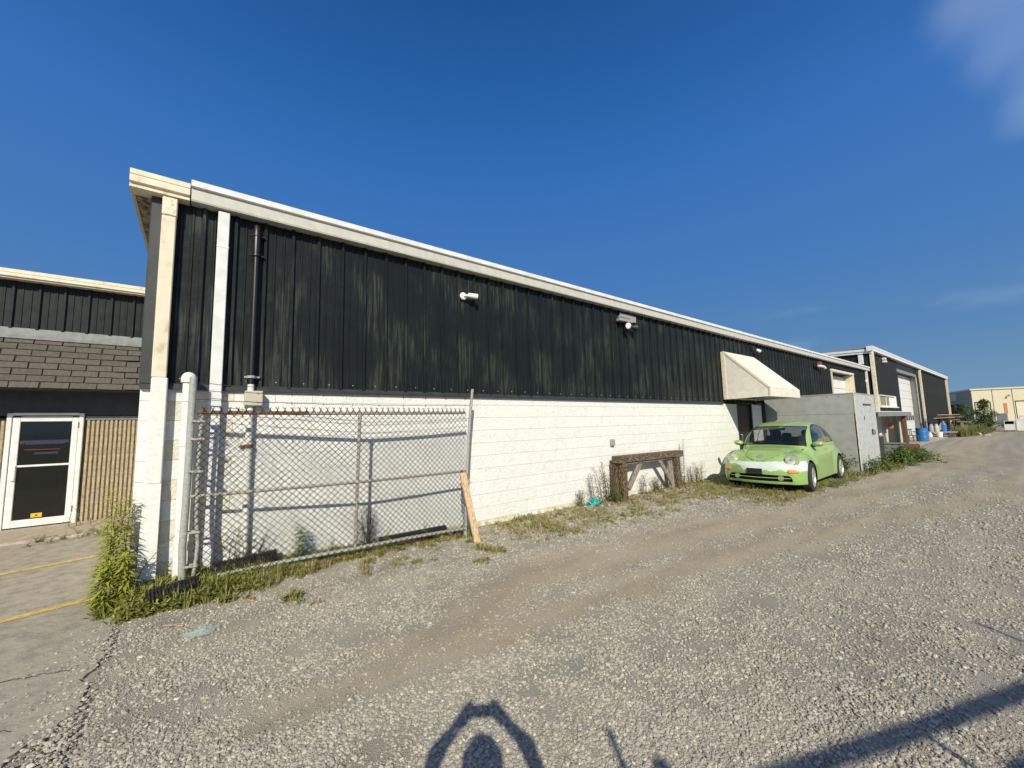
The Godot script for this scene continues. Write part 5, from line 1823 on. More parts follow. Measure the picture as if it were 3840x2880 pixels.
func build_car() -> void:
	var t := thing("compact_car", "light green round two-door car with pale primer patch on its nose", "car", Vector3(10.56, 0.0, -3.89), PI + 0.042)
	# shell
	var rows := []
	for i in 27: rows.append([0.15, PI * 0.5 * pow(1.0 - i / 26.0, 1.0)])
	for i in range(1, 104): rows.append([0.15 - 2.9 * i / 104.0, 0.0])
	for i in 23: rows.append([-2.75, -PI * 0.5 * i / 22.0])
	var nt := 62
	var m := MB.new()
	var half := []
	for row in rows:
		var line := []
		for j in nt + 1:
			var th := lerpf(-PI * 0.5, PI * 0.5, float(j) / nt)
			var d := Vector3(sin(row[1]), cos(row[1]) * sin(th), cos(row[1]) * cos(th))
			if absf(row[1]) > 1.5: d = Vector3(signf(row[1]), 0, 0)
			line.append(car_cast(Vector3(row[0], 0.5, 0), d))
		half.append(line)
	m.grid(2 * nt, rows.size() - 1, func(i: int, j: int):
		if i <= nt: return half[j][i]
		var p: Vector3 = half[j][2 * nt - i]
		return Vector3(p.x, p.y, -p.z))
	var pv := PackedVector3Array()
	var pn := PackedVector3Array()
	for k in m.ix:
		pv.append(m.v[k])
		var nn := m.n[k]
		if nn.dot(m.v[k] - Vector3(clampf(m.v[k].x, -2.7, 0.2), 0.5, 0)) < 0.0: nn = -nn
		pn.append(nn)
	var s := split(pv, pn, func(p: Vector3): return p.y - 0.2)
	s = split(s[2], s[3], func(p: Vector3): return maxf(Vector2(p.x, p.y - 0.315).length() - 0.365, 0.5 - absf(p.z)))
	s = split(s[2], s[3], func(p: Vector3): return maxf(Vector2(p.x + 2.508, p.y - 0.315).length() - 0.365, 0.5 - absf(p.z)))
	# windscreen
	s = split(s[2], s[3], func(p: Vector3): return maxf(maxf(p.y - 1.405 + 0.05 * p.z * p.z, 0.985 - 0.06 * p.z * p.z - p.y), maxf(absf(p.z) - (0.645 - 0.20 * (p.y - 0.98)), -1.05 - p.x)))
	part("windscreen", tris_mesh(s[0], s[1], -0.004), M.car_glass, t)
	s = split(s[2], s[3], func(p: Vector3): return maxf(maxf(p.y - 1.413 + 0.05 * p.z * p.z, 0.974 - 0.06 * p.z * p.z - p.y), maxf(absf(p.z) - (0.656 - 0.20 * (p.y - 0.98)), -1.07 - p.x)))
	part("windscreen_seal", tris_mesh(s[0], s[1]), M.black_plastic, t)
	# rear window
	s = split(s[2], s[3], func(p: Vector3): return maxf(maxf(p.y - 1.36, 1.04 - p.y), maxf(absf(p.z) - (0.56 - 0.3 * (p.y - 1.0)), p.x + 1.75)))
	part("rear_window", tris_mesh(s[0], s[1], -0.004), M.car_glass, t)
	# side glass
	for grow in [0.0, 0.014]:
		var g: float = grow
		for q in [[-0.2, -1.60], [-1.65, -2.6]]:
			var ua: float = q[0]
			var ub: float = q[1]
			var fn := func(p: Vector3):
				var du: float = p.x + 1.45
				var ru := 0.80 if du > 0.0 else 1.12
				var arch := (sqrt(pow(du / (ru + g), 2.0) + pow(maxf(p.y - 0.86, 0.0) / (0.565 + g), 2.0)) - 1.0) * 0.6
				return maxf(maxf(arch, 0.995 - g - p.y), maxf(maxf(p.x - ua, ub - g - p.x), 0.42 - absf(p.z)))
			s = split(s[2], s[3], fn)
			for sg in [-1.0, 1.0]:
				var e := split(s[0], s[1], func(p: Vector3): return p.z * sg)
				if g == 0.0: part("side_window", tris_mesh(e[0], e[1], -0.004), M.car_glass, t)
				else: part("window_seal", tris_mesh(e[0], e[1]), M.black_plastic, t)
	# lower air intake
	s = split(s[2], s[3], func(p: Vector3): return maxf(maxf(p.y - 0.380 - 0.02 * (1.0 - absf(p.z) / 0.6), 0.256 - p.y), maxf(absf(p.z) - (0.60 + (0.385 - p.y) * 0.35), 0.3 - p.x)))
	part("intake_mouth", tris_mesh(s[0], s[1], -0.05), M.black_void, t)
	# shut lines
	var hood := func(p: Vector3):
		var q := absf(p.z) / 0.6
		var line := 0.675 - 0.98 * pow(q, 2.4)
		var slope := 0.98 * 2.4 / 0.6 * pow(q, 1.4)
		return maxf(maxf(absf(p.x - line) / sqrt(1.0 + slope * slope) - 0.0075, 0.6 - p.y), maxf(-0.40 - p.x, p.y - 0.99))
	s = split(s[2], s[3], hood)
	part("hood_seam", tris_mesh(s[0], s[1], -0.004), M.black_void, t)
	s = split(s[2], s[3], func(p: Vector3): return maxf(maxf(minf(absf(p.x + 0.56 + 0.1 * (p.y - 0.6)), absf(p.x + 1.68)) - 0.005, 0.29 - p.y), maxf(0.6 - absf(p.z), p.y - 0.98)))
	part("door_seam", tris_mesh(s[0], s[1], -0.004), M.black_void, t)
	# bare primer where the front was sanded
	var pn1 := FastNoiseLite.new()
	pn1.seed = 14
	pn1.frequency = 5.0
	pn1.fractal_octaves = 3
	var patch := func(p: Vector3):
		var w := pn1.get_noise_2d(p.z * 1.0, p.y * 1.6) * 0.05
		var top := 0.655 + w * 0.5 - 0.03 * p.z
		var low := 0.478 + w
		if p.z > 0.28: low += 0.11 * smoothstep(0.28, 0.36, p.z)
		if p.z < -0.72: low -= 0.02
		var ends: float = maxf(-p.z - 0.86, p.z - 0.66)
		return maxf(maxf(p.y - top, low - p.y), maxf(ends, 0.24 - p.x))
	s = split(s[2], s[3], patch)
	part("primer_patch", tris_mesh(s[0], s[1]), M.primer_patch, t)
	part("body", tris_mesh(s[2], s[3]), M.green_paint, t)
	# floor and wheel wells
	m = MB.new()
	m.box(Vector3(-1.25, 0.24, 0), Vector3(1.7, 0.08, 1.5))
	m.box(Vector3(-1.25, 0.26, 0), Vector3(3.7, 0.08, 1.0))
	for u in [0.0, -2.508]:
		for sg in [-1.0, 1.0]:
			var pts := []
			for k in 13:
				var a := PI * k / 12.0
				pts.append(Vector2(u + cos(a) * 0.40, 0.315 + sin(a) * 0.40))
			for k in 12:
				m.quad(Vector3(pts[k].x, pts[k].y, sg * 0.5), Vector3(pts[k + 1].x, pts[k + 1].y, sg * 0.5), Vector3(pts[k + 1].x, pts[k + 1].y, sg * 0.80), Vector3(pts[k].x, pts[k].y, sg * 0.80), Vector3(u - pts[k].x, -0.2, 0))
			m.box(Vector3(u, 0.45, sg * 0.5), Vector3(0.8, 0.55, 0.02))
	m.box(Vector3(0.5, 0.32, 0), Vector3(0.2, 0.2, 1.1))
	part("underbody", m, M.black_void, t)
	for sg in [-1.0, 1.0]:
		make_wheel(t, Vector3(0, 0.31, 0.752 * sg), sg, 0.10)
		make_wheel(t, Vector3(-2.508, 0.31, 0.748 * sg), sg)
	# lamps
	for sg in [-1.0, 1.0]:
		var p := car_nose(0.61 * sg, 0.70)
		var n := (car_normal(p) + Vector3(0.55, 0.12, 0)).normalized()
		var xf := facing(n, p - n * 0.012)
		m = MB.new()
		m.lathe([Vector2(0.0, 0.06), Vector2(0.045, 0.056), Vector2(0.085, 0.044), Vector2(0.112, 0.022), Vector2(0.119, 0.0)], 28, xf)
		var hl := part("headlight", m, M.clear_lens, t)
		m = MB.new()
		m.lathe([Vector2(0.0, -0.01), Vector2(0.05, -0.004), Vector2(0.095, 0.01), Vector2(0.118, 0.016)], 28, xf)
		part("reflector", m, M.reflector, hl)
		m = MB.new()
		m.lathe([Vector2(0.0, 0.03), Vector2(0.028, 0.02), Vector2(0.032, -0.02)], 16, xf)
		part("bulb_shield", m, M.chrome, hl)
		m = MB.new()
		m.lathe([Vector2(0.116, 0.0), Vector2(0.120, 0.022), Vector2(0.129, 0.014), Vector2(0.132, -0.03)], 28, xf)
		part("lamp_ring", m, M.green_paint, hl)
		# turn signal
		p = car_nose(0.65 * sg, 0.475)
		n = car_normal(p)
		var ts := MB.new()
		var side := Vector3.UP.cross(n).normalized()
		var up := n.cross(side)
		ts.grid(20, 6, func(i: int, j: int):
			var a := TAU * i / 20.0
			var k := j / 6.0
			var c := Vector2(signf(cos(a)) * pow(absf(cos(a)), 0.45) * 0.105, signf(sin(a)) * pow(absf(sin(a)), 0.6) * 0.036) * (1.0 - k * k)
			return p + side * c.x + up * c.y + n * (0.004 + 0.012 * (1.0 - (1.0 - k) * (1.0 - k))))
		part("turn_signal", ts, M.amber_lens, t)
		# fog lamp
		var fx := facing(Vector3(1, 0.0, 0.1 * sg).normalized(), Vector3(car_nose(0.43 * sg, 0.325).x - 0.012, 0.325, 0.43 * sg))
		m = MB.new()
		m.lathe([Vector2(0.0, 0.012), Vector2(0.04, 0.006), Vector2(0.046, 0.0)], 18, fx)
		var fl := part("fog_light", m, M.grey_plastic, t)
		m = MB.new()
		m.lathe([Vector2(0.044, -0.02), Vector2(0.046, 0.014), Vector2(0.053, 0.012), Vector2(0.055, -0.02)], 18, fx)
		part("lamp_ring", m, M.green_paint, fl)
	# intake bar
	m = MB.new()
	var bar := []
	for k in 21:
		var l := lerpf(-0.6, 0.6, k / 20.0)
		bar.append(Vector3(car_nose(l, 0.325).x - 0.012, 0.325, l))
	m.tube(bar, 0.008, 8)
	part("intake_bar", m, M.green_paint, t)
	# number plate blank
	m = MB.new()
	m.cbox(Vector3(car_nose(0.05, 0.45).x + 0.012, 0.455, 0.045), Vector3(0.014, 0.125, 0.31), 0.005, Basis(Vector3(0, 0, 1), 0.03))
	part("number_plate_holder", m, M.black_plastic, t)
	# nose badge: ring with a V over a W
	var ep := car_nose(0.0, 0.757)
	var en := car_normal(ep)
	var ex := facing(en, ep)
	m = MB.new()
	m.lathe([Vector2(0, 0.004), Vector2(0.05, 0.003), Vector2(0.058, -0.002)], 24, ex)
	var badge := part("badge", m, M.grey_plastic, t)
	m = MB.new()
	m.lathe([Vector2(0.05, 0.003), Vector2(0.051, 0.008), Vector2(0.058, 0.007), Vector2(0.06, -0.002)], 24, ex)
	var sx := Vector3(0, 0, 1)
	var sy := en.cross(sx).normalized()
	if sy.y < 0.0: sy = -sy
	for q in [[-0.022, 0.045, 0.0, 0.006], [0.022, 0.045, 0.0, 0.006], [-0.046, 0.018, -0.024, -0.042], [-0.024, -0.042, 0.0, -0.004], [0.0, -0.004, 0.024, -0.042], [0.024, -0.042, 0.046, 0.018]]:
		m.tube([ep + sx * q[0] + sy * q[1] + en * 0.006, ep + sx * q[2] + sy * q[3] + en * 0.006], 0.0035, 6)
	part("badge_letters", m, M.chrome, badge)
	# mirrors
	for sg in [-1.0, 1.0]:
		m = MB.new()
		m.grid(18, 10, func(i: int, j: int):
			var a := TAU * i / 18.0
			var b := PI * (j / 10.0 - 0.5)
			var d := Vector3(sin(b) , cos(b) * sin(a), cos(b) * cos(a))
			return Vector3(-0.60, 1.0, 0.845 * sg) + Vector3((0.10 if d.x > 0 else 0.03) * d.x, 0.068 * d.y + 0.012 * d.z * sg, 0.115 * d.z))
		var mi := part("mirror", m, M.green_paint, t)
		m = MB.new()
		m.tube([Vector3(-0.58, 0.955, 0.66 * sg), Vector3(-0.59, 0.95, 0.75 * sg), Vector3(-0.60, 0.97, 0.82 * sg)], [0.035, 0.026, 0.034], 10)
		part("mirror_foot", m, M.black_plastic, mi)
	# handle, wipers
	for sg in [-1.0, 1.0]:
		var p := car_flank(-1.52, 0.84, sg)
		m = MB.new()
		m.cbox(p + Vector3(0, 0, 0.012 * sg), Vector3(0.16, 0.028, 0.03), 0.01)
		part("door_handle", m, M.green_paint, t)
	for q in [[0.35, -0.12], [-0.1, -0.55]]:
		var pts := []
		for k in 8:
			var l := lerpf(q[0], q[1], k / 7.0)
			var base := car_cast(Vector3(-1.0, 1.0 + 0.01 * k * 0.2, l), Vector3(1, 0, 0))
			pts.append(base + Vector3(0.012, 0.012, 0))
		m = MB.new()
		m.tube(pts, 0.007, 6)
		part("wiper", m, M.black_plastic, t)
	# cabin
	m = MB.new()
	m.grid(12, 6, func(i: int, j: int):
		var l := lerpf(-0.66, 0.66, i / 12.0)
		var k := j / 6.0
		return Vector3(lerpf(-0.42, -0.98, k), 0.955 - 0.16 * k * k * k + 0.01 * cos(l * 3.0), l))
	m.box(Vector3(-0.95, 0.72, 0), Vector3(0.1, 0.3, 1.3))
	part("dashboard", m, M.dark_cloth, t)
	for sg in [-1.0, 1.0]:
		m = MB.new()
		m.cbox(Vector3(-1.42, 0.5, 0.36 * sg), Vector3(0.5, 0.16, 0.48), 0.05)
		m.cbox(Vector3(-1.72, 0.84, 0.36 * sg), Vector3(0.14, 0.62, 0.48), 0.06, Basis(Vector3(0, 0, 1), 0.22))
		var se := part("seat", m, M.dark_cloth, t)
		m = MB.new()
		m.cbox(Vector3(-1.81, 1.20, 0.36 * sg), Vector3(0.10, 0.18, 0.27), 0.045, Basis(Vector3(0, 0, 1), 0.15))
		part("headrest", m, M.dark_cloth, se)
	m = MB.new()
	m.cbox(Vector3(-2.42, 0.82, 0), Vector3(0.16, 0.55, 1.1), 0.06, Basis(Vector3(0, 0, 1), 0.3))
	for sg in [-1.0, 1.0]: m.cbox(Vector3(-2.5, 1.12, 0.3 * sg), Vector3(0.09, 0.15, 0.24), 0.04)
	part("rear_bench", m, M.dark_cloth, t)
	m = MB.new()
	var ring := []
	var sb := Basis(Vector3(0, 0, 1), -0.45)
	for k in 25:
		var a := TAU * k / 24.0
		ring.append(Vector3(-1.08, 0.9, -0.36) + sb * Vector3(0, sin(a) * 0.18, cos(a) * 0.18))
	m.tube(ring, 0.015, 8, false)
	m.tube([Vector3(-0.9, 0.84, -0.36), Vector3(-1.08, 0.9, -0.36)], 0.03, 8)
	part("steering_wheel", m, M.black_plastic, t)
	m = MB.new()
	m.cbox(Vector3(-0.98, 1.335, 0), Vector3(0.03, 0.06, 0.22), 0.012)
	part("inner_mirror", m, M.black_plastic, t)

func corrugated(w: float, h: float, pitch: float, amp: float) -> MB:
	var m := MB.new()
	var n := int(w / pitch * 8.0)
	m.grid(n, 1, func(i: int, j: int):
		var x := w * i / n
		return Vector3(x, h * j, amp * sin(TAU * x / pitch)))
	return m

func build_shed_and_leanto() -> void:
	var t := thing("metal_shed", "pale grey sheet metal lean-to shed with narrow door behind the car", "shed", Vector3(14.75, 0, -5.46))
	var m := MB.new()
	var W := 2.4
	var Dp := 2.36
	var H := 2.26
	m.cbox(Vector3(0.02, 0.84, Dp * 0.5), Vector3(0.04, 1.68, Dp), 0.004)
	part("lower_side_sheet", m, M.shed_metal, t)
	m = MB.new()
	m.cbox(Vector3(0.016, 1.97, Dp * 0.5), Vector3(0.04, 0.575, Dp), 0.004)
	part("upper_side_sheet", m, M.shed_metal, t)
	m = MB.new()
	m.cbox(Vector3(0.45, H * 0.5, Dp - 0.02), Vector3(0.9, H, 0.04), 0.004)
	m.cbox(Vector3(2.12, H * 0.5, Dp - 0.02), Vector3(0.56, H, 0.04), 0.004)
	m.cbox(Vector3(1.37, 2.11, Dp - 0.02), Vector3(0.92, 0.29, 0.038), 0.004)
	part("front_sheet", m, M.shed_door, t)
	m = MB.new()
	m.cbox(Vector3(1.37, 0.97, Dp - 0.03), Vector3(0.9, 1.93, 0.04), 0.004)
	var d := part("door", m, M.shed_door, t)
	m = MB.new()
	m.cbox(Vector3(1.37, 1.975, Dp + 0.02), Vector3(0.96, 0.035, 0.05), 0.004)
	part("drip_ledge", m, M.shed_metal, d)
	m = MB.new()
	m.cbox(Vector3(1.74, 1.12, Dp + 0.005), Vector3(0.09, 0.16, 0.02), 0.004)
	m.tube([Vector3(1.72, 1.18, Dp + 0.01), Vector3(1.70, 1.17, Dp + 0.06), Vector3(1.70, 1.05, Dp + 0.06), Vector3(1.72, 1.04, Dp + 0.01)], 0.013, 8)
	part("handle", m, M.black_plastic, d)
	m = MB.new()
	for y in [0.4, 1.55]: m.box(Vector3(0.93, y, Dp + 0.004), Vector3(0.05, 0.12, 0.012))
	part("hinge", m, M.rust, d)
	m = MB.new()
	m.box(Vector3(2.38, H * 0.5, Dp * 0.5), Vector3(0.04, H, Dp - 0.06))
	part("far_side_sheet", m, M.shed_metal, t)
	m = MB.new()
	m.box(Vector3(W * 0.5, H + 0.01, Dp * 0.5), Vector3(W + 0.03, 0.025, Dp + 0.02))
	part("roof", m, M.shed_metal, t)
	m = MB.new()
	m.box(Vector3(-0.004, H * 0.5, Dp + 0.004), Vector3(0.02, H, 0.02))
	part("rusty_edge", m, M.rust_stain_cream, t)
	m = MB.new()
	for q in [0.35, 0.62]: m.lathe([Vector2(0, 0.008), Vector2(0.014, 0.006), Vector2(0.016, 0)], 8, Transform3D(Basis(Vector3(0, 0, 1), PI / 2), Vector3(-0.004, 2.2, Dp - q)))
	part("bolts", m, M.rust, t)
	# open shelter past the shed
	t = thing("open_shelter", "low open shelter with flat white-edged roof past the grey shed", "shelter", Vector3(17.35, 0, -5.2))
	m = MB.new()
	m.cbox(Vector3(2.85, 1.76, 1.05), Vector3(5.7, 0.03, 2.2), 0.005, Basis(Vector3.RIGHT, 0.02))
	part("roof", m, M.white_metal, t)
	m = MB.new()
	m.cbox(Vector3(2.85, 1.66, 2.12), Vector3(5.7, 0.16, 0.03), 0.004)
	m.cbox(Vector3(5.68, 1.66, 1.1), Vector3(0.03, 0.16, 2.0), 0.004)
	part("fascia", m, M.grey_trim, t)
	m = MB.new()
	m.cbox(Vector3(5.0, 0.8, 2.0), Vector3(0.16, 1.6, 0.1), 0.006, Basis(Vector3(0, 0, 1), -0.04))
	part("post", m, M.rust, t)
	m = MB.new()
	m.cbox(Vector3(0.12, 0.8, 2.0), Vector3(0.1, 1.6, 0.1), 0.006)
	part("post", m, M.rust, t)
	m = MB.new()
	m.box(Vector3(2.8, 0.83, 0.1), Vector3(5.6, 1.66, 0.04))
	part("back_wall", m, M.slate_siding, t)
	for k in 3:
		var c := corrugated(0.62, 1.35, 0.2, 0.035)
		var o := part("ribbed_sheet", c, [M.galvanised, M.white_metal, M.grey_metal][k], t, Vector3(5.2 + 0.03 * k, 0.24, 0.1 + 0.61 * k))
		o.rotation = Vector3(0.0, -PI / 2, 0.015 * k - 0.01)
	m = MB.new()
	m.cbox(Vector3(4.75, 0.5, 1.1), Vector3(0.7, 0.035, 1.8), 0.004)
	m.cbox(Vector3(4.45, 0.25, 1.1), Vector3(0.03, 0.48, 1.76), 0.004)
	part("bench", m, M.grey_trim, t)
	var g := thing("storage_bin", "dark grey bin standing under the open shelter", "bin", Vector3(18.3, 0, -3.45))
	m = MB.new()
	m.cbox(Vector3(0, 0.45, 0), Vector3(0.5, 0.9, 0.45), 0.02)
	part("body", m, M.dark_cloth, g)
	m = MB.new()
	m.cbox(Vector3(0, 0.92, 0), Vector3(0.54, 0.05, 0.49), 0.015)
	part("lid", m, M.grey_trim, g)
	g = thing("red_sign_plate", "small red plate hung on the sheets under the shelter", "sign", Vector3(22.42, 1.2, -3.62))
	m = MB.new()
	m.cbox(Vector3.ZERO, Vector3(0.02, 0.24, 0.14), 0.004)
	part("plate", m, M.salmon_door, g)
	for q in [[Vector3(22.25, 0, -3.1), "rusty orange crate at the shelter's outer post", 0.5], [Vector3(18.2, 0, -2.98), "small orange pot-shaped crate beside the shed in the weeds", 0.24]]:
		g = thing("orange_crate", q[1], "crate", q[0], 0.2, "orange crates")
		var s: float = q[2]
		for k in 4:
			m = MB.new()
			var b := yrot(k * PI / 2)
			for j in 3: m.cbox(b * Vector3(0, s * (0.16 + 0.32 * j), s * 0.48), Vector3(s, s * 0.26, 0.02), 0.004, b)
			part("side", m, M.orange_plastic if k % 2 == 0 else M.rust, g)
		m = MB.new()
		m.box(Vector3(0, 0.015, 0), Vector3(s * 0.95, 0.02, s * 0.95))
		part("bottom", m, M.orange_plastic, g)

func build_far_things() -> void:
	# blue drum
	var t := thing("blue_barrel", "blue plastic barrel standing before the dark workshop", "barrel", Vector3(34.4, 0.03, -4.22))
	var m := MB.new()
	m.lathe([Vector2(0.0, 0.0), Vector2(0.24, 0.0), Vector2(0.265, 0.03), Vector2(0.272, 0.22), Vector2(0.285, 0.25), Vector2(0.272, 0.28), Vector2(0.272, 0.52), Vector2(0.285, 0.55), Vector2(0.272, 0.58), Vector2(0.268, 0.74), Vector2(0.28, 0.75), Vector2(0.28, 0.79), Vector2(0.255, 0.79), Vector2(0.25, 0.70), Vector2(0.0, 0.70)], 32)
	part("drum", m, M.blue_plastic, t)
	# green garden chair
	t = thing("plastic_chair", "dark green plastic chair beside the blue barrel", "chair", Vector3(33.2, 0.03, -4.55), -0.9)
	for q in [Vector2(-0.22, -0.2), Vector2(0.22, -0.2), Vector2(-0.22, 0.2), Vector2(0.22, 0.2)]:
		m = MB.new()
		m.tube([Vector3(q.x * 1.1, 0, q.y * 1.1), Vector3(q.x, 0.38, q.y)], [0.018, 0.028], 8)
		part("leg", m, M.green_plastic, t)
	m = MB.new()
	m.cbox(Vector3(0, 0.38, 0), Vector3(0.5, 0.03, 0.46), 0.012)
	part("seat", m, M.green_plastic, t)
	for k in 5:
		m = MB.new()
		m.cbox(Vector3(-0.18 + 0.09 * k, 0.55, -0.24), Vector3(0.05, 0.36, 0.02), 0.006, Basis(Vector3.RIGHT, -0.15))
		part("slat", m, M.green_plastic, t)
	m = MB.new()
	m.cbox(Vector3(0, 0.74, -0.27), Vector3(0.48, 0.06, 0.025), 0.008)
	for sg in [-1.0, 1.0]: m.tube([Vector3(0.25 * sg, 0.55, 0.2), Vector3(0.27 * sg, 0.58, 0.0), Vector3(0.25 * sg, 0.6, -0.24)], 0.02, 8)
	part("backrest_frame", m, M.green_plastic, t)
	# low deck with cylinders
	t = thing("low_platform", "low grey-green plank platform on blocks before the dark workshop", "platform", Vector3(42.0, 0.0, -4.2))
	for k in 6:
		m = MB.new()
		m.cbox(Vector3(-0.55 + 0.22 * k, 0.35, 0), Vector3(0.2, 0.06, 1.6), 0.006)
		part("plank", m, M.galvanised, t)
	for sg in [-0.65, 0.0, 0.65]:
		m = MB.new()
		m.cbox(Vector3(0, 0.16, sg), Vector3(1.2, 0.32, 0.12), 0.006)
		part("bearer", m, M.rust, t)
	for q in [[Vector3(41.9, 0.38, -4.62), M.galvanised, "left"], [Vector3(41.9, 0.38, -4.36), M.grey_metal, "right"]]:
		t = thing("gas_cylinder", "grey propane cylinder on the low platform", "cylinder", q[0], 0.0, "grey propane cylinders on the platform")
		m = MB.new()
		m.lathe([Vector2(0, 0), Vector2(0.11, 0.0), Vector2(0.115, 0.04), Vector2(0.115, 0.36), Vector2(0.09, 0.43), Vector2(0.04, 0.46), Vector2(0.0, 0.47)], 18)
		part("body", m, q[1], t)
		m = MB.new()
		m.lathe([Vector2(0.07, 0.43), Vector2(0.075, 0.55), Vector2(0.068, 0.55), Vector2(0.064, 0.44)], 14)
		m.lathe([Vector2(0.02, 0.44), Vector2(0.02, 0.53), Vector2(0, 0.54)], 8)
		part("collar", m, q[1], t)
	t = thing("blue_cylinder", "tall blue gas cylinder on the low platform", "cylinder", Vector3(41.9, 0.38, -4.0))
	m = MB.new()
	m.lathe([Vector2(0, 0), Vector2(0.14, 0.0), Vector2(0.14, 0.5), Vector2(0.1, 0.6), Vector2(0.04, 0.66), Vector2(0, 0.67)], 18)
	part("body", m, M.blue_plastic, t)
	m = MB.new()
	m.lathe([Vector2(0.04, 0.64), Vector2(0.045, 0.74), Vector2(0, 0.75)], 10)
	part("valve", m, M.galvanised, t)
	t = thing("blue_rack", "dark blue steel rack behind the gas cylinders", "rack", Vector3(43.4, 0.0, -4.85))
	for q in [Vector2(-0.3, -0.25), Vector2(0.3, -0.25), Vector2(-0.3, 0.35), Vector2(0.3, 0.35)]:
		m = MB.new()
		m.cbox(Vector3(q.x, 0.55, q.y), Vector3(0.05, 1.1, 0.05), 0.006)
		part("post", m, M.navy_paint, t)
	for y in [0.15, 0.6, 1.08]:
		m = MB.new()
		m.cbox(Vector3(0, y, 0.05), Vector3(0.66, 0.04, 0.66), 0.006)
		part("shelf", m, M.navy_paint, t)
	t = thing("white_bucket", "white plastic bucket beside the low platform", "bucket", Vector3(41.0, 0.03, -4.15))
	m = MB.new()
	m.lathe([Vector2(0, 0), Vector2(0.13, 0), Vector2(0.155, 0.33), Vector2(0.165, 0.33), Vector2(0.165, 0.36), Vector2(0.145, 0.36), Vector2(0.125, 0.05)], 20)
	part("pail", m, M.white_plastic, t)
	m = MB.new()
	m.tube([Vector3(0, 0.33, -0.165), Vector3(0.12, 0.25, -0.08), Vector3(0.15, 0.2, 0), Vector3(0.12, 0.25, 0.08), Vector3(0, 0.33, 0.165)], 0.006, 6)
	part("handle", m, M.galvanised, t)
	t = thing("cream_jug", "cream plastic jug beside the blue barrel", "jug", Vector3(41.0, 0.03, -4.62))
	m = MB.new()
	m.lathe([Vector2(0, 0), Vector2(0.1, 0), Vector2(0.105, 0.2), Vector2(0.05, 0.28), Vector2(0.03, 0.32), Vector2(0, 0.32)], 16)
	part("body", m, M.awning_metal, t)
	m = MB.new()
	m.tube([Vector3(0.05, 0.28, 0), Vector3(0.12, 0.25, 0), Vector3(0.1, 0.16, 0)], 0.014, 6)
	part("handle", m, M.awning_metal, t)
	# pallets and boards
	for j in 10:
		t = thing("wooden_pallet", "weathered wooden pallet in the leaning pile" if j < 9 else "topmost wooden pallet of the leaning pile", "pallet", Vector3(46.6, 0.142 * j, -4.3), 0.06 * sin(j * 2.0), "pallets in the pile")
		for k in 6:
			m = MB.new()
			m.cbox(Vector3(-0.5 + 0.2 * k, 0.132, 0), Vector3(0.11, 0.02, 0.8), 0.003)
			part("board", m, M.grey_timber, t)
		for k in 3:
			m = MB.new()
			m.cbox(Vector3(0, 0.066, -0.36 + 0.36 * k), Vector3(1.1, 0.11, 0.05), 0.003)
			part("bearer", m, M.old_timber, t)
	for k in 5:
		t = thing("loose_board", "grey board jammed into the top of the pallet pile", "board", Vector3(46.2 + 0.15 * sin(k * 2.3), 1.16 + 0.085 * k, -4.15 + 0.16 * cos(k * 1.9)), 0.25 * sin(k * 1.7), "boards on the pallet pile")
		m = MB.new()
		m.cbox(Vector3.ZERO, Vector3(0.9, 0.06, 0.9 + 0.1 * k), 0.006, Basis(Vector3.RIGHT, 0.09 * sin(k * 2.9)))
		part("plank", m, [M.grey_timber, M.old_timber, M.pale_timber][k % 3], t)
	for q in [[Vector3(46.4, 1.45, -4.0), 1.3, -0.03, "long pale board resting on top of the pallet pile"], [Vector3(46.2, 1.505, -3.9), 1.4, 0.03, "brown board lying across the top of the pallet pile"], [Vector3(46.0, 1.57, -4.05), 1.2, 0.0, "topmost board on the pallet pile"]]:
		t = thing("loose_board", q[3], "board", q[0], 0.1, "boards on the pallet pile")
		m = MB.new()
		m.cbox(Vector3.ZERO, Vector3(0.2, 0.05, q[1]), 0.006, Basis(Vector3.RIGHT, q[2]))
		part("plank", m, M.pale_timber if q[2] <= 0.0 else M.old_timber, t)
	t = thing("leaning_board", "pale board leaning on the front of the pallet pile", "board", Vector3(45.7, 0, -4.72))
	m = MB.new()
	m.cbox(Vector3(0.16, 0.62, 0.15), Vector3(0.05, 1.35, 0.22), 0.006, Basis.from_euler(Vector3(0.5, 0, -0.2)))
	part("plank", m, M.pale_timber, t)
	t = thing("beam_end", "sawn timber jutting from the pile into the grass", "timber", Vector3(46.4, 0.0, -3.35))
	m = MB.new()
	m.cbox(Vector3(0, 1.0, 0), Vector3(0.2, 0.1, 0.8), 0.01, Basis(Vector3.RIGHT, 0.07))
	m.cbox(Vector3(0, 0.47, -0.1), Vector3(0.16, 0.95, 0.16), 0.01)
	part("beam", m, M.grey_timber, t)
	# discarded appliances
	t = thing("washing_machine", "white washing machine lying with its open bottom towards the yard", "appliance", Vector3(55.4, 0, -1.38))
	m = MB.new()
	m.cbox(Vector3(0.3, 0.9, 0), Vector3(0.62, 0.04, 0.56), 0.01)
	m.cbox(Vector3(0.3, 0.5, -0.27), Vector3(0.62, 0.84, 0.03), 0.008)
	m.cbox(Vector3(0.3, 0.5, 0.27), Vector3(0.62, 0.84, 0.03), 0.008)
	m.cbox(Vector3(0.01, 0.37, 0), Vector3(0.03, 0.5, 0.52), 0.008)
	part("cabinet", m, M.white_plastic, t)
	m = MB.new()
	m.box(Vector3(0.5, 0.5, 0), Vector3(0.1, 0.8, 0.52))
	part("inside", m, M.black_void, t)
	for z in [-0.22, 0.22]:
		m = MB.new()
		m.lathe([Vector2(0, 0), Vector2(0.035, 0), Vector2(0.03, 0.09), Vector2(0, 0.09)], 10, Transform3D(Basis(), Vector3(0.06, 0, z)))
		part("foot", m, M.black_plastic, t)
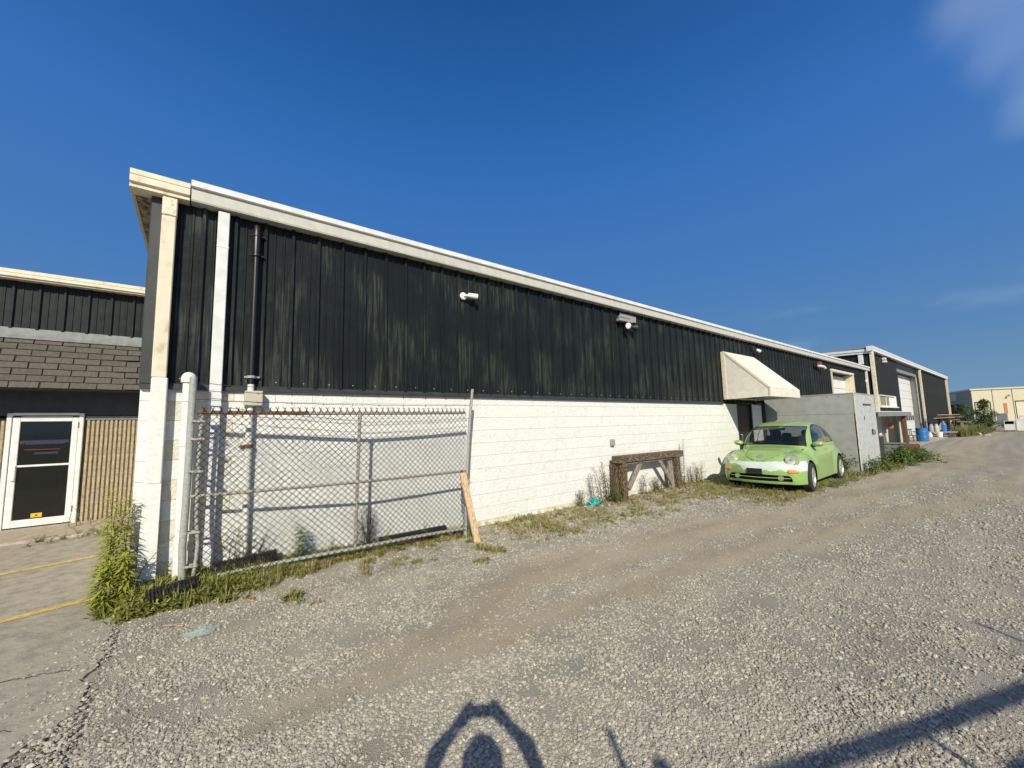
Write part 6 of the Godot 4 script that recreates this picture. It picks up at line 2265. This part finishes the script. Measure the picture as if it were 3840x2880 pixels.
	t = thing("chest_freezer", "long white chest freezer beside the washing machine", "appliance", Vector3(55.6, 0, 0.05))
	m = MB.new()
	m.cbox(Vector3(0.35, 0.5, 0), Vector3(0.75, 0.92, 2.1), 0.03)
	part("cabinet", m, M.white_plastic, t)
	m = MB.new()
	m.cbox(Vector3(0.35, 1.0, 0), Vector3(0.79, 0.09, 2.14), 0.03)
	part("lid", m, M.white_plastic, t)
	for z in [-0.9, 0.9]:
		m = MB.new()
		m.box(Vector3(0.35, 0.03, z), Vector3(0.6, 0.06, 0.1))
		part("foot", m, M.black_plastic, t)
	t = thing("white_cooler", "white cooler box on top of the chest freezer", "box", Vector3(55.95, 1.045, 0.05))
	m = MB.new()
	m.cbox(Vector3(0, 0.13, 0), Vector3(0.6, 0.26, 1.7), 0.02)
	part("body", m, M.white_plastic, t)
	m = MB.new()
	m.cbox(Vector3(0, 0.285, 0), Vector3(0.63, 0.05, 1.74), 0.015)
	part("lid", m, M.white_plastic, t)
	t = thing("waste_container", "grey metal waste container before the distant beige building", "container", Vector3(78, 0, -2.4))
	m = MB.new()
	m.cbox(Vector3(0, 0.8, 0), Vector3(1.0, 1.4, 0.85), 0.03)
	part("body", m, M.grey_trim, t)
	m = MB.new()
	m.cbox(Vector3(0, 1.53, 0), Vector3(1.06, 0.07, 0.92), 0.02)
	part("lid", m, M.grey_plastic, t)
	for q in [Vector2(-0.4, -0.35), Vector2(0.4, -0.35), Vector2(-0.4, 0.35), Vector2(0.4, 0.35)]:
		m = MB.new()
		m.lathe([Vector2(0, -0.03), Vector2(0.06, -0.03), Vector2(0.06, 0.03), Vector2(0, 0.03)], 10, Transform3D(Basis(Vector3.RIGHT, PI / 2), Vector3(q.x, 0.06, q.y)))
		part("caster", m, M.black_plastic, t)
	t = thing("pale_boulder", "pale tan boulder in the grass near the pallet pile", "boulder", Vector3(46.0, 0.1, -2.75))
	var bo := part("rock", stone_mesh(9), M.bare_block, t)
	bo.scale = Vector3(0.3, 0.2, 0.34)
	t = thing("fallen_panel", "white panel lying at the edge of the grass", "panel", Vector3(45.0, 0.02, -2.2), 0.2)
	m = MB.new()
	m.cbox(Vector3(0, 0.03, 0), Vector3(0.5, 0.04, 0.32), 0.01)
	part("board", m, M.white_plastic, t)

func leaf(m: MB, p: Vector3, dir: Vector3, nrm: Vector3, ln: float, wd: float, droop := 0.3) -> void:
	# pointed blade folded along its midrib: base, two mid shoulders, tip
	var side := dir.cross(nrm).normalized() * wd * 0.5
	var mid := p + dir * ln * 0.45 + Vector3.DOWN * ln * droop * 0.12
	var tip := p + dir * ln + Vector3.DOWN * ln * droop * 0.55
	var lift := nrm * wd * 0.12
	m.tri(p, mid + side + lift, mid, nrm)
	m.tri(p, mid, mid - side + lift, nrm)
	m.tri(mid + side + lift, tip, mid, nrm)
	m.tri(mid, tip, mid - side + lift, nrm)

func stalk_plant(called: String, label: String, grp: String, at: Vector3, h: float, o: Dictionary) -> Node3D:
	# an upright weed: bending stem with spiralling leaves
	var r := RandomNumberGenerator.new()
	r.seed = o.get("seed", 1)
	var t := thing(called, label, "weed", at, 0.0, grp)
	var sm := MB.new()
	var lm := MB.new()
	var c0: Color = o.get("c0", Color(0.10, 0.16, 0.025))
	var c1: Color = o.get("c1", Color(0.20, 0.26, 0.035))
	sm.col = o.get("stem", Color(0.14, 0.13, 0.05))
	for s in int(o.get("stems", 1)):
		var lean: Vector3 = Vector3(r.randf_range(-1, 1), 0, r.randf_range(-1, 1)) * o.get("lean", 0.12) + (o.get("bend", Vector3.ZERO) as Vector3)
		var hh := h * r.randf_range(0.8, 1.0)
		var b: Vector3 = Vector3(r.randf_range(-1, 1), 0, r.randf_range(-1, 1)) * o.get("spread", 0.05)
		var pts := []
		var rad := []
		for k in 9:
			var q := k / 8.0
			pts.append(b + Vector3.UP * hh * q + lean * hh * q * q + Vector3(sin(k * 1.3 + s), 0, cos(k * 1.7 + s)) * 0.004)
			rad.append(lerpf(o.get("rad", 0.006), 0.0015, q))
		sm.tube(pts, rad, 5, false)
		var n := int(o.get("leaves", 60) * hh / h)
		for k in n:
			var q := lerpf(o.get("from", 0.08), 1.0, (k + r.randf()) / n)
			var f := q * 8.0
			var i := mini(int(f), 7)
			var p: Vector3 = pts[i].lerp(pts[i + 1], f - i)
			var a := k * 2.4 + r.randf_range(-0.4, 0.4)
			var el: float = o.get("rise", 0.35) + r.randf_range(-0.3, 0.3)
			var d := Vector3(cos(a) * cos(el), sin(el), sin(a) * cos(el))
			var ln: float = o.get("len", 0.1) * r.randf_range(0.7, 1.15) * lerpf(1.0, o.get("tip", 0.45), q * q)
			lm.col = c0.lerp(c1, clampf(q * 0.7 + r.randf_range(-0.2, 0.35), 0, 1))
			if r.randf() < o.get("dead", 0.0): lm.col = Color(0.16, 0.11, 0.05)
			var nn := (Vector3.UP - d * d.y).normalized()
			if o.has("twig") and r.randf() < o.twig:
				# side twig with tiny leaves at its end
				var e := p + d * ln * 1.6 + Vector3.UP * ln * 0.4
				sm.tube([p, p + d * ln * 0.8 + Vector3.UP * ln * 0.1, e], [0.0022, 0.0016, 0.001], 4, false)
				for w in 4:
					var b2 := Vector3(r.randf_range(-1, 1), r.randf_range(-0.2, 0.8), r.randf_range(-1, 1)).normalized()
					leaf(lm, e - d * ln * 0.25 * w, b2, Vector3.UP, ln * 0.32, ln * 0.14, 0.3)
			else:
				leaf(lm, p, d, nn, ln, ln * o.get("slim", 0.17), o.get("droop", 0.6))
		if o.has("flower"):
			var fc: Color = o.flower
			for k in int(o.get("blooms", 5)):
				var p: Vector3 = pts[8 - (k % 4)] + Vector3(r.randf_range(-1, 1), r.randf_range(-0.2, 0.6), r.randf_range(-1, 1)) * o.get("bloom_r", 0.05)
				lm.col = fc
				for w in 5:
					var a := TAU * w / 5.0
					leaf(lm, p, Vector3(cos(a), 0.4, sin(a)).normalized(), Vector3.UP, 0.014, 0.011, 0.1)
	part("stem", sm, M.stem, t, Vector3.ZERO, true)
	part("leaves", lm, M.leaf, t, Vector3.ZERO, true)
	return t

func bush(called: String, label: String, grp: String, at: Vector3, w: float, h: float, n: int, ls: float, seed_: int, dark := false) -> void:
	var r := RandomNumberGenerator.new()
	r.seed = seed_
	var t := thing(called, label, "bush", at, 0.0, grp)
	var sm := MB.new()
	sm.col = Color(0.07, 0.05, 0.03)
	var lm := MB.new()
	var clumps := []
	for k in int(9 + w * 3.0):
		var a := r.randf() * TAU
		var q := r.randf()
		var rr := w * 0.5 * sqrt(r.randf()) * (1.0 - 0.75 * pow(q, 2.5))
		clumps.append([Vector3(cos(a) * rr, h * (0.12 + 0.8 * q), sin(a) * rr), w * r.randf_range(0.11, 0.2)])
	clumps.append([Vector3(w * 0.05, h * 0.94, 0), w * 0.08])
	for c in clumps:
		var p: Vector3 = c[0]
		sm.tube([Vector3(p.x * 0.15, -0.03, p.z * 0.15), Vector3(p.x * 0.5, p.y * 0.55, p.z * 0.5), p], [0.02 * w, 0.012 * w, 0.004 * w], 5, false)
	for k in n:
		var c: Array = clumps[r.randi() % clumps.size()]
		var d := Vector3(r.randfn(), r.randfn() * 0.8, r.randfn())
		d = d.normalized() * pow(r.randf(), 0.4)
		var p: Vector3 = c[0] + d * c[1]
		if p.y < 0.0: continue
		var dir := (d.normalized() + Vector3(r.randf_range(-1, 1), r.randf_range(-0.6, 0.5), r.randf_range(-1, 1))).normalized()
		var g := r.randf()
		lm.col = (Color(0.045, 0.075, 0.02) if dark else Color(0.075, 0.12, 0.022)).lerp(Color(0.13, 0.19, 0.035), g * g)
		var nn := Vector3(r.randf_range(-0.6, 0.6), 1, r.randf_range(-0.6, 0.6))
		nn = (nn - dir * nn.dot(dir)).normalized()
		leaf(lm, p, dir, nn, ls * r.randf_range(0.7, 1.3), ls * 0.55, 0.3)
	part("stem", sm, M.stem, t, Vector3.ZERO, true)
	part("leaves", lm, M.leaf, t, Vector3.ZERO, true)

func tuft_mesh(seed_: int, n: int, h: float, spread: float, wd: float) -> ArrayMesh:
	var r := RandomNumberGenerator.new()
	r.seed = seed_
	var m := MB.new()
	for k in n:
		var a := r.randf() * TAU
		var d := Vector3(cos(a), 0, sin(a))
		var b := d * r.randf() * spread * 0.35
		var hh := h * r.randf_range(0.5, 1.0)
		var bend := d * hh * r.randf_range(0.15, 0.75)
		var s := Vector3(-d.z, 0, d.x) * wd * 0.5
		var p1 := b + Vector3.UP * hh * 0.6 + bend * 0.35
		var p2 := b + Vector3.UP * hh * r.randf_range(0.8, 1.0) + bend
		m.quad(b - s, b + s, p1 + s * 0.8, p1 - s * 0.8, Vector3.UP - d)
		m.tri(p1 - s * 0.8, p1 + s * 0.8, p2, Vector3.UP - d)
	return m.mesh()

func cover_mesh(seed_: int) -> ArrayMesh:
	var r := RandomNumberGenerator.new()
	r.seed = seed_
	var m := MB.new()
	for k in 16:
		var a := k * 2.4 + r.randf()
		var el := r.randf_range(0.1, 1.1)
		var d := Vector3(cos(a) * cos(el), sin(el), sin(a) * cos(el))
		var p := Vector3(r.randf_range(-0.03, 0.03), r.randf_range(0.0, 0.05), r.randf_range(-0.03, 0.03))
		leaf(m, p, d, (Vector3.UP - d * d.y).normalized(), r.randf_range(0.025, 0.05), r.randf_range(0.012, 0.02), 0.4)
	return m.mesh()

func grass_density(x: float, z: float) -> float:
	var n := gnoise2.get_noise_2d(x * 1.3 + 9.0, z * 1.3)
	var n2 := gnoise2.get_noise_2d(x * 4.0, z * 4.0 + 30.0)
	var d := 0.0
	# bank at the corner and under the gate
	var edge := lerpf(-4.78, -5.0, smoothstep(0.2, 1.6, x)) + 0.12 * n2
	if x > -0.62 and x < 3.3 and z < edge and (x > -0.47 or z < -5.08):
		d = (1.1 - 0.55 * smoothstep(0.8, 2.8, x)) * smoothstep(edge, edge - 0.12, z)
		if z > -4.97 and x < -0.55: d *= 0.4
	# scattered patches on the gravel before it
	if x > -0.2 and x < 4.6 and z > -5.1 and z < -4.05: d = maxf(d, 0.75 * smoothstep(0.22, 0.5, n + 0.3 * n2 - absf(z + 4.55) * 0.25))
	# strip along the block wall
	if x > 3.3 and x < 11.0 and z < -3.5:
		var e2 := -4.35 + 0.05 * (x - 4.0) + 0.4 * n
		d = maxf(d, smoothstep(e2 + 0.3, e2 - 0.5, z) * (0.46 + 0.9 * n + 0.35 * n2) * smoothstep(3.4, 5.0, x))
	# round the car and the shed
	if x > 8.0 and x < 18.5:
		var e3 := -2.95 + 0.06 * maxf(0.0, x - 12.0) + 0.12 * n2
		d = maxf(d, smoothstep(e3 + 0.1, e3 - 0.25, z) * (0.75 + 0.5 * n) * smoothstep(8.0, 9.5, x))
	return clampf(d, 0, 1)

func build_plants() -> void:
	var r := RandomNumberGenerator.new()
	r.seed = 2024
	# grass
	var tufts := [tuft_mesh(1, 9, 0.11, 0.07, 0.006), tuft_mesh(2, 8, 0.075, 0.08, 0.006), tuft_mesh(3, 11, 0.06, 0.1, 0.007)]
	var covers := [cover_mesh(1), cover_mesh(2)]
	var gl := [[], [], []]
	var gc := [[], [], []]
	var cl := [[], []]
	var cc := [[], []]
	for i in 90000:
		var x := r.randf_range(-0.75, 18.5)
		if i % 2 == 0: x = r.randf_range(-0.75, 4.6)
		var z := r.randf_range(-5.47, -2.3)
		var d := grass_density(x, z)
		if r.randf() > d * (0.9 if x < 4.0 else 0.75): continue
		if x > 14.7 and z < -3.05: continue
		if x > 12.85 and z < -5.3: continue
		var lush := smoothstep(1.2, 0.0, x) * 0.8 + 0.35 * clampf(gnoise2.get_noise_2d(x * 1.1 + 70.0, z * 1.1) * 2.0 + 0.35, 0, 1) + 0.14 + 0.2 * smoothstep(9.0, 11.0, x)
		var s := r.randf_range(0.55, 1.15) * (1.0 + 0.9 * smoothstep(1.5, 0.0, x) * r.randf() + 0.5 * smoothstep(12.5, 15.0, x))
		var c := Color(0.36, 0.285, 0.145).lerp(Color(0.215, 0.235, 0.045), clampf(lush + r.randf_range(-0.35, 0.35), 0, 1)) * r.randf_range(0.75, 1.1)
		var xf := Transform3D(yrot(r.randf() * TAU).scaled(Vector3(s, s * r.randf_range(0.7, 1.2), s)), Vector3(x, gy(x, z) - 0.004, z))
		if r.randf() < 0.16 + 0.22 * lush:
			var q := r.randi() % 2
			cl[q].append(xf)
			cc[q].append(Color(0.17, 0.195, 0.04).lerp(Color(0.29, 0.28, 0.07), r.randf()) * (0.85 if r.randf() < 0.8 else 1.25))
		else:
			var q := r.randi() % 3
			gl[q].append(xf)
			gc[q].append(c)
	var root := thing("grass", "short patchy grass along the wall, gate and car", "grass")
	root.set_meta("kind", "stuff")
	for q in 3: multi_part("blades", multi(tufts[q], gl[q], gc[q]), M.leaf, root)
	root = thing("ground_weeds", "low leafy weeds creeping between the grass", "weeds")
	root.set_meta("kind", "stuff")
	for q in 2: multi_part("leaves", multi(covers[q], cl[q], cc[q]), M.leaf, root)
	# goldenrod crowding the building corner
	var spots := [[-0.50, -5.38, 1.16], [-0.56, -5.30, 1.04], [-0.54, -5.50, 1.24], [-0.60, -5.42, 0.98], [-0.63, -5.52, 0.92], [-0.46, -5.27, 0.72], [-0.55, -5.18, 0.6], [-0.60, -5.30, 0.55], [-0.49, -5.2, 0.5]]
	for i in spots.size():
		var q: Array = spots[i]
		var lb := "tall yellow-green goldenrod crowding the cream downspout at the building corner" if q[2] > 0.8 else "short young goldenrod at the foot of the corner downspout"
		stalk_plant("goldenrod", lb, "goldenrod at the corner", on_ground(q[0], q[1], -0.01), q[2], {"seed": 40 + i, "leaves": 150, "len": 0.135, "slim": 0.19, "rise": 0.25, "droop": 0.7, "lean": 0.06, "rad": 0.006, "c0": Color(0.17, 0.20, 0.022), "c1": Color(0.38, 0.38, 0.04), "tip": 0.75, "from": 0.2})
	stalk_plant("grey_weed", "thin grey-green weed bending across the downspout towards the gate post", "", on_ground(-0.42, -5.3), 0.62, {"seed": 61, "leaves": 42, "len": 0.09, "slim": 0.12, "bend": Vector3(0.62, 0, 0.05), "lean": 0.02, "c0": Color(0.07, 0.09, 0.04), "c1": Color(0.11, 0.13, 0.06), "from": 0.4})
	stalk_plant("grey_weed", "thin weed standing by the glass door frame", "", Vector3(-1.5, 0.05, -10.2), 0.42, {"seed": 62, "stems": 4, "leaves": 24, "len": 0.09, "slim": 0.16, "spread": 0.16, "lean": 0.4, "c0": Color(0.10, 0.13, 0.04), "c1": Color(0.2, 0.22, 0.06)})
	for q in [[-1.25, -9.45, 0.16], [-1.7, -9.42, 0.12], [-1.0, -9.5, 0.2], [-0.8, -9.6, 0.22]]:
		stalk_plant("kerb_weed", "low green weed growing along the kerb of the concrete walk", "weeds along the concrete walk", Vector3(q[0], 0.0, q[1] + 0.16), q[2], {"seed": int(q[2] * 1000), "stems": 9, "leaves": 16, "len": 0.07, "slim": 0.3, "spread": 0.2, "lean": 0.9, "c0": Color(0.07, 0.10, 0.03), "c1": Color(0.12, 0.15, 0.04)})
	# behind the gate
	stalk_plant("goldenrod", "bushy dark green goldenrod behind the chain link gate", "", on_ground(1.0, -5.27, -0.01), 0.47, {"seed": 71, "stems": 3, "leaves": 62, "len": 0.12, "slim": 0.17, "spread": 0.035, "lean": 0.08, "rise": 0.3, "c0": Color(0.055, 0.105, 0.025), "c1": Color(0.13, 0.20, 0.04), "tip": 0.7})
	stalk_plant("dry_weed", "small brownish weed right of the bushy goldenrod behind the gate", "", on_ground(1.3, -5.26, -0.01), 0.27, {"seed": 72, "stems": 2, "leaves": 36, "len": 0.08, "c0": Color(0.10, 0.07, 0.03), "c1": Color(0.13, 0.11, 0.05), "spread": 0.03})
	stalk_plant("dry_weed", "tangled dry weed with yellow flowers behind the gate's middle upright", "", on_ground(1.72, -5.27, -0.01), 0.58, {"seed": 73, "stems": 9, "leaves": 22, "len": 0.075, "slim": 0.12, "spread": 0.12, "lean": 0.55, "twig": 0.75, "c0": Color(0.05, 0.045, 0.025), "c1": Color(0.10, 0.08, 0.04), "stem": Color(0.05, 0.04, 0.03), "flower": Color(0.75, 0.55, 0.02), "blooms": 1, "bloom_r": 0.08})
	stalk_plant("dry_weed", "fine grey-green weeds behind the gate beside the white downspout", "", on_ground(0.42, -5.3, -0.01), 0.48, {"seed": 74, "stems": 8, "leaves": 26, "len": 0.08, "slim": 0.1, "spread": 0.16, "lean": 0.4, "twig": 0.5, "c0": Color(0.06, 0.07, 0.03), "c1": Color(0.12, 0.12, 0.06), "stem": Color(0.08, 0.07, 0.04)})
	for q in [[1.98, 0.28], [2.5, 0.3]]:
		stalk_plant("yellow_weed", "small yellow-leaved weed growing over the long drain pipe", "yellow weeds by the drain pipe", on_ground(q[0], -5.2, -0.01), q[1], {"seed": int(q[0] * 50), "stems": 3, "leaves": 9, "len": 0.07, "slim": 0.6, "spread": 0.04, "c0": Color(0.16, 0.15, 0.02), "c1": Color(0.30, 0.26, 0.03), "flower": Color(0.75, 0.6, 0.03), "blooms": 2})
	# along the block wall
	stalk_plant("tall_fleabane", "tall pale weed with fine comb-like leaves right of the trestle", "", on_ground(9.43, -5.33, -0.01), 1.22, {"seed": 81, "leaves": 170, "len": 0.13, "slim": 0.17, "rise": 0.4, "lean": 0.03, "rad": 0.011, "c0": Color(0.09, 0.085, 0.04), "c1": Color(0.15, 0.18, 0.06), "tip": 0.5, "from": 0.25, "stem": Color(0.16, 0.10, 0.05)})
	var wl := [[6.55, 0.98, "leafy branching weed close against the trestle's left leg", 5], [6.07, 0.62, "thin branching weed left of the trestle behind the teal bag", 2], [6.33, 0.72, "slender seeding weed between the teal bag and the trestle", 2], [5.75, 0.32, "wispy dry weed left of the teal bag", 2], [7.75, 0.5, "bare thin weed seen through the trestle's legs", 2], [8.25, 0.36, "low pinkish dry weed beneath the trestle", 4], [9.85, 0.5, "grey weed between the tall pale weed and the car", 4], [10.15, 0.62, "dry branching weed beside the car's front corner", 3], [9.2, 0.3, "low green weed at the trestle's right leg", 4]]
	for i in wl.size():
		var q: Array = wl[i]
		stalk_plant("wall_weed", q[2], "", on_ground(q[0], -5.34, -0.01), q[1], {"seed": 90 + i, "stems": q[3], "leaves": 38, "len": 0.10, "slim": 0.32, "rad": 0.008, "spread": 0.05 * q[3] * 0.5, "lean": 0.22, "twig": 0.5, "c0": Color(0.08, 0.09, 0.03), "c1": Color(0.13, 0.14, 0.05), "stem": Color(0.11, 0.075, 0.045), "dead": 0.15})
	stalk_plant("green_clump", "dense bright green clump at the foot of the trestle's left leg", "", on_ground(6.62, -5.18, -0.01), 0.36, {"seed": 110, "stems": 9, "leaves": 22, "len": 0.085, "slim": 0.4, "spread": 0.12, "lean": 0.3, "c0": Color(0.07, 0.12, 0.02), "c1": Color(0.16, 0.22, 0.03)})
	for i in 12:
		var x := 10.2 + r.randf() * 3.0
		stalk_plant("car_weed", "short weed poking up in front of the car's bumper" if x < 11.0 else "short weed in the grass beside the car", "weeds round the car", on_ground(x - 0.9 if x < 11.0 else x, -4.9 + r.randf() * 1.6 if x < 11.0 else -2.95 + r.randf() * 0.1, -0.01), r.randf_range(0.14, 0.26), {"seed": 120 + i, "stems": 5, "leaves": 12, "len": 0.07, "slim": 0.25, "spread": 0.09, "lean": 0.4, "c0": Color(0.10, 0.12, 0.03), "c1": Color(0.2, 0.22, 0.05)})
	# broad-leaved weeds at the shed
	bush("broadleaf_weed", "broad-leaved weed clump between the car's tail and the grey shed", "", on_ground(14.35, -3.45), 0.75, 0.55, 520, 0.08, 5)
	bush("broadleaf_weed", "broad-leaved weed at the near corner of the grey shed", "", on_ground(14.9, -2.9), 0.6, 0.36, 380, 0.07, 6)
	bush("broadleaf_weed", "low leafy weed before the shed door", "", on_ground(16.2, -2.88), 0.9, 0.34, 480, 0.07, 7)
	bush("broadleaf_weed", "big leafy weed clump where shed and shelter meet", "", on_ground(17.9, -2.75), 1.4, 0.5, 1200, 0.08, 8)
	bush("broadleaf_weed", "spreading leafy weed before the open shelter", "", on_ground(19.6, -2.75), 1.6, 0.36, 1200, 0.08, 9)
	bush("broadleaf_weed", "low creeping weed at the shelter's outer post", "", on_ground(21.3, -2.7), 1.2, 0.25, 600, 0.07, 10)
	# growth across the lot
	bush("lot_bush", "dark leafy bush before the distant beige garage door", "", Vector3(68, 0, -3.3), 2.4, 3.1, 3000, 0.16, 21, true)
	bush("lot_bush", "dark shrub against the olive side of the distant building", "", Vector3(66, 0, -4.7), 2.2, 2.6, 2400, 0.16, 22, true)
	bush("lot_bush", "low broad bush left of the washing machine", "", Vector3(60, 0, -2.7), 2.2, 1.35, 2000, 0.15, 23, true)
	bush("lot_bush", "low shrub between the pallet pile and the larger bushes", "", Vector3(58, 0, -3.9), 1.9, 1.5, 1800, 0.15, 24, true)
	var fl := []
	var fc := []
	for i in 2600:
		var x := r.randf_range(40.5, 60.0)
		var z := r.randf_range(-4.1, -1.5) - (x - 40.0) * 0.01
		if z < -0.080 * x: continue
		if z > -2.35 + 0.35 * gnoise2.get_noise_2d(x * 0.5, 3.0) - maxf(0, 47.0 - x) * 0.17: continue
		var s := r.randf_range(3.0, 7.0) * (0.5 if z > -2.9 else 1.0)
		fl.append(Transform3D(yrot(r.randf() * TAU).scaled(Vector3(s, s * r.randf_range(0.8, 1.3), s)), Vector3(x, -0.01, z)))
		fc.append(Color(0.10, 0.115, 0.028).lerp(Color(0.19, 0.18, 0.06), r.randf()))
	root = thing("tall_grass", "tall rough grass across the lot before the bushes", "grass")
	root.set_meta("kind", "stuff")
	multi_part("blades", multi(tufts[0], fl, fc), M.leaf, root)

func capsule(p: Vector3, a: Vector3, b: Vector3, ra: float, rb: float) -> float:
	var d := b - a
	var t := clampf((p - a).dot(d) / d.length_squared(), 0, 1)
	return (p - a - d * t).length() - lerpf(ra, rb, t)

func surface_net(bones: Array, cell: float, blend: float) -> MB:
	# smooth union of tapered capsules, meshed as surface nets near the bones only
	var vals := {}
	var reach := cell * 2.2
	for bn in bones:
		var lo := (bn[0] as Vector3).min(bn[1]) - Vector3.ONE * (maxf(bn[2], bn[3]) + reach)
		var hi := (bn[0] as Vector3).max(bn[1]) + Vector3.ONE * (maxf(bn[2], bn[3]) + reach)
		for z in range(floori(lo.z / cell), ceili(hi.z / cell) + 1):
			for y in range(floori(lo.y / cell), ceili(hi.y / cell) + 1):
				for x in range(floori(lo.x / cell), ceili(hi.x / cell) + 1):
					var k := Vector3i(x, y, z)
					var d := capsule(Vector3(k) * cell, bn[0], bn[1], bn[2], bn[3])
					vals[k] = smin(vals[k], d, blend) if vals.has(k) else d
	var m := MB.new()
	var ids := {}
	var corners := [Vector3i(0, 0, 0), Vector3i(1, 0, 0), Vector3i(0, 1, 0), Vector3i(1, 1, 0), Vector3i(0, 0, 1), Vector3i(1, 0, 1), Vector3i(0, 1, 1), Vector3i(1, 1, 1)]
	for k in vals:
		var neg := 0
		var ok := true
		var d := []
		for c in corners:
			if not vals.has(k + c):
				ok = false
				break
			var q: float = vals[k + c]
			d.append(q)
			if q < 0.0: neg += 1
		if not ok or neg == 0 or neg == 8: continue
		var sum := Vector3.ZERO
		var cnt := 0
		for e in [[0, 1], [2, 3], [4, 5], [6, 7], [0, 2], [1, 3], [4, 6], [5, 7], [0, 4], [1, 5], [2, 6], [3, 7]]:
			var a: float = d[e[0]]
			var b: float = d[e[1]]
			if (a < 0.0) != (b < 0.0):
				sum += Vector3(corners[e[0]]).lerp(Vector3(corners[e[1]]), a / (a - b))
				cnt += 1
		var g := Vector3(d[1] + d[3] + d[5] + d[7] - d[0] - d[2] - d[4] - d[6], d[2] + d[3] + d[6] + d[7] - d[0] - d[1] - d[4] - d[5], d[4] + d[5] + d[6] + d[7] - d[0] - d[1] - d[2] - d[3])
		ids[k] = m.vert((Vector3(k) + sum / cnt) * cell, g.normalized())
	for k in vals:
		var a: float = vals[k]
		for ax in 3:
			var st := Vector3i.ZERO
			st[ax] = 1
			if not vals.has(k + st): continue
			var b: float = vals[k + st]
			if (a < 0.0) == (b < 0.0): continue
			var u := Vector3i.ZERO
			u[(ax + 1) % 3] = 1
			var v := Vector3i.ZERO
			v[(ax + 2) % 3] = 1
			var q := [k - u - v, k - v, k, k - u]
			if not (ids.has(q[0]) and ids.has(q[1]) and ids.has(q[2]) and ids.has(q[3])): continue
			m.idx(ids[q[0]], ids[q[1]], ids[q[2]])
			m.idx(ids[q[0]], ids[q[2]], ids[q[3]])
	return m

func build_behind_camera() -> void:
	# the photographer, seen only as a shadow: phone held up in both hands. Local -z is the way they face.
	var t := thing("person", "person in dark clothes holding up a phone with both hands", "person", Vector3(-0.11, 0, 0.17), -0.58)
	var b := []
	var S := func(x: float, y: float, z: float) -> Vector3: return Vector3(x, y, z)
	b.append([S.call(0, 1.38, 0.02), S.call(0, 1.455, -0.01), 0.085, 0.09])
	b.append([S.call(0, 1.24, 0.04), S.call(0, 1.34, 0.03), 0.055, 0.05])
	b.append([S.call(0, 0.88, 0.04), S.call(0, 1.14, 0.03), 0.135, 0.15])
	b.append([S.call(-0.15, 1.19, 0.04), S.call(0.15, 1.19, 0.04), 0.075, 0.075])
	for s in [-1.0, 1.0]:
		b.append([S.call(0.17 * s, 1.2, 0.04), S.call(0.285 * s, 1.28, -0.03), 0.055, 0.042])
		b.append([S.call(0.285 * s, 1.28, -0.03), S.call(0.225 * s, 1.45, -0.09), 0.042, 0.036])
		b.append([S.call(0.225 * s, 1.45, -0.09), S.call(0.1 * s, 1.56, -0.145), 0.036, 0.028])
		b.append([S.call(0.105 * s, 1.55, -0.145), S.call(0.078 * s, 1.58, -0.155), 0.03, 0.028])
		for f in 4:
			b.append([S.call(0.088 * s, 1.555 + 0.014 * f, -0.165), S.call(0.062 * s, 1.558 + 0.016 * f, -0.2), 0.009, 0.008])
		b.append([S.call(0.09 * s, 1.56, -0.15), S.call(0.055 * s, 1.575, -0.172), 0.011, 0.009])
		b.append([S.call(0.085 * s, 0.85, 0.04), S.call(0.10 * s, 0.46, 0.02), 0.085, 0.055])
		b.append([S.call(0.10 * s, 0.46, 0.02), S.call(0.11 * s, 0.09, 0.06), 0.055, 0.038])
		b.append([S.call(0.11 * s, 0.045, 0.08), S.call(0.13 * s, 0.038, -0.11), 0.042, 0.036])
	part("body", surface_net(b, 0.022, 0.03), M.denim, t)
	var m := MB.new()
	m.lathe([Vector2(0.0, 1.56), Vector2(0.06, 1.545), Vector2(0.098, 1.49), Vector2(0.1, 1.43), Vector2(0.094, 1.4)], 18, Transform3D(Basis(), Vector3(0, 0, 0.012)))
	part("hair", m, M.old_timber, t)
	var ph := thing("phone", "phone held up in the photographer's hands", "phone", Vector3(-0.022, 1.575, 0.03), -0.6616)
	m = MB.new()
	m.cbox(Vector3.ZERO, Vector3(0.15, 0.074, 0.009), 0.004)
	part("case", m, M.black_plastic, ph)
	# pipe frame standing behind, known by its shadow
	var g := thing("pipe_barrier", "steel pipe barrier frame with a low board behind the photographer", "barrier", Vector3(1.26, 0, 2.12), -0.377)
	m = MB.new()
	m.tube([Vector3(-0.98, 2.0, 0.02), Vector3(2.6, 2.0, 0)], 0.033, 14)
	part("top_beam", m, M.galvanised, g)
	for q in [[0.0, 1.96, 0.016], [1.62, 2.36, 0.013], [-0.9, 1.96, 0.02], [2.5, 1.96, 0.02]]:
		m = MB.new()
		m.tube([Vector3(q[0], -0.05, 0), Vector3(q[0], q[1], 0)], q[2], 10)
		part("post", m, M.galvanised, g)
	m = MB.new()
	m.cbox(Vector3(0.87, 1.35, 0.03), Vector3(1.46, 0.985, 0.025), 0.004)
	part("board", m, M.grey_timber, g)
	g = thing("steel_stake", "thin bent steel stake behind the photographer", "stake", Vector3(-0.15, 0, 1.45))
	m = MB.new()
	m.tube([Vector3(0, -0.05, 0), Vector3(0.02, 1.2, 0), Vector3(-0.015, 1.9, 0.01), Vector3(0.0, 2.23, -0.01)], 0.016, 8)
	part("rod", m, M.rust, g)
	g = thing("wooden_post", "round wooden post behind the photographer", "post", Vector3(-0.02, 0, 1.56))
	m = MB.new()
	m.lathe([Vector2(0.06, -0.05), Vector2(0.055, 2.05), Vector2(0.04, 2.1), Vector2(0, 2.12)], 12)
	part("pole", m, M.grey_timber, g)
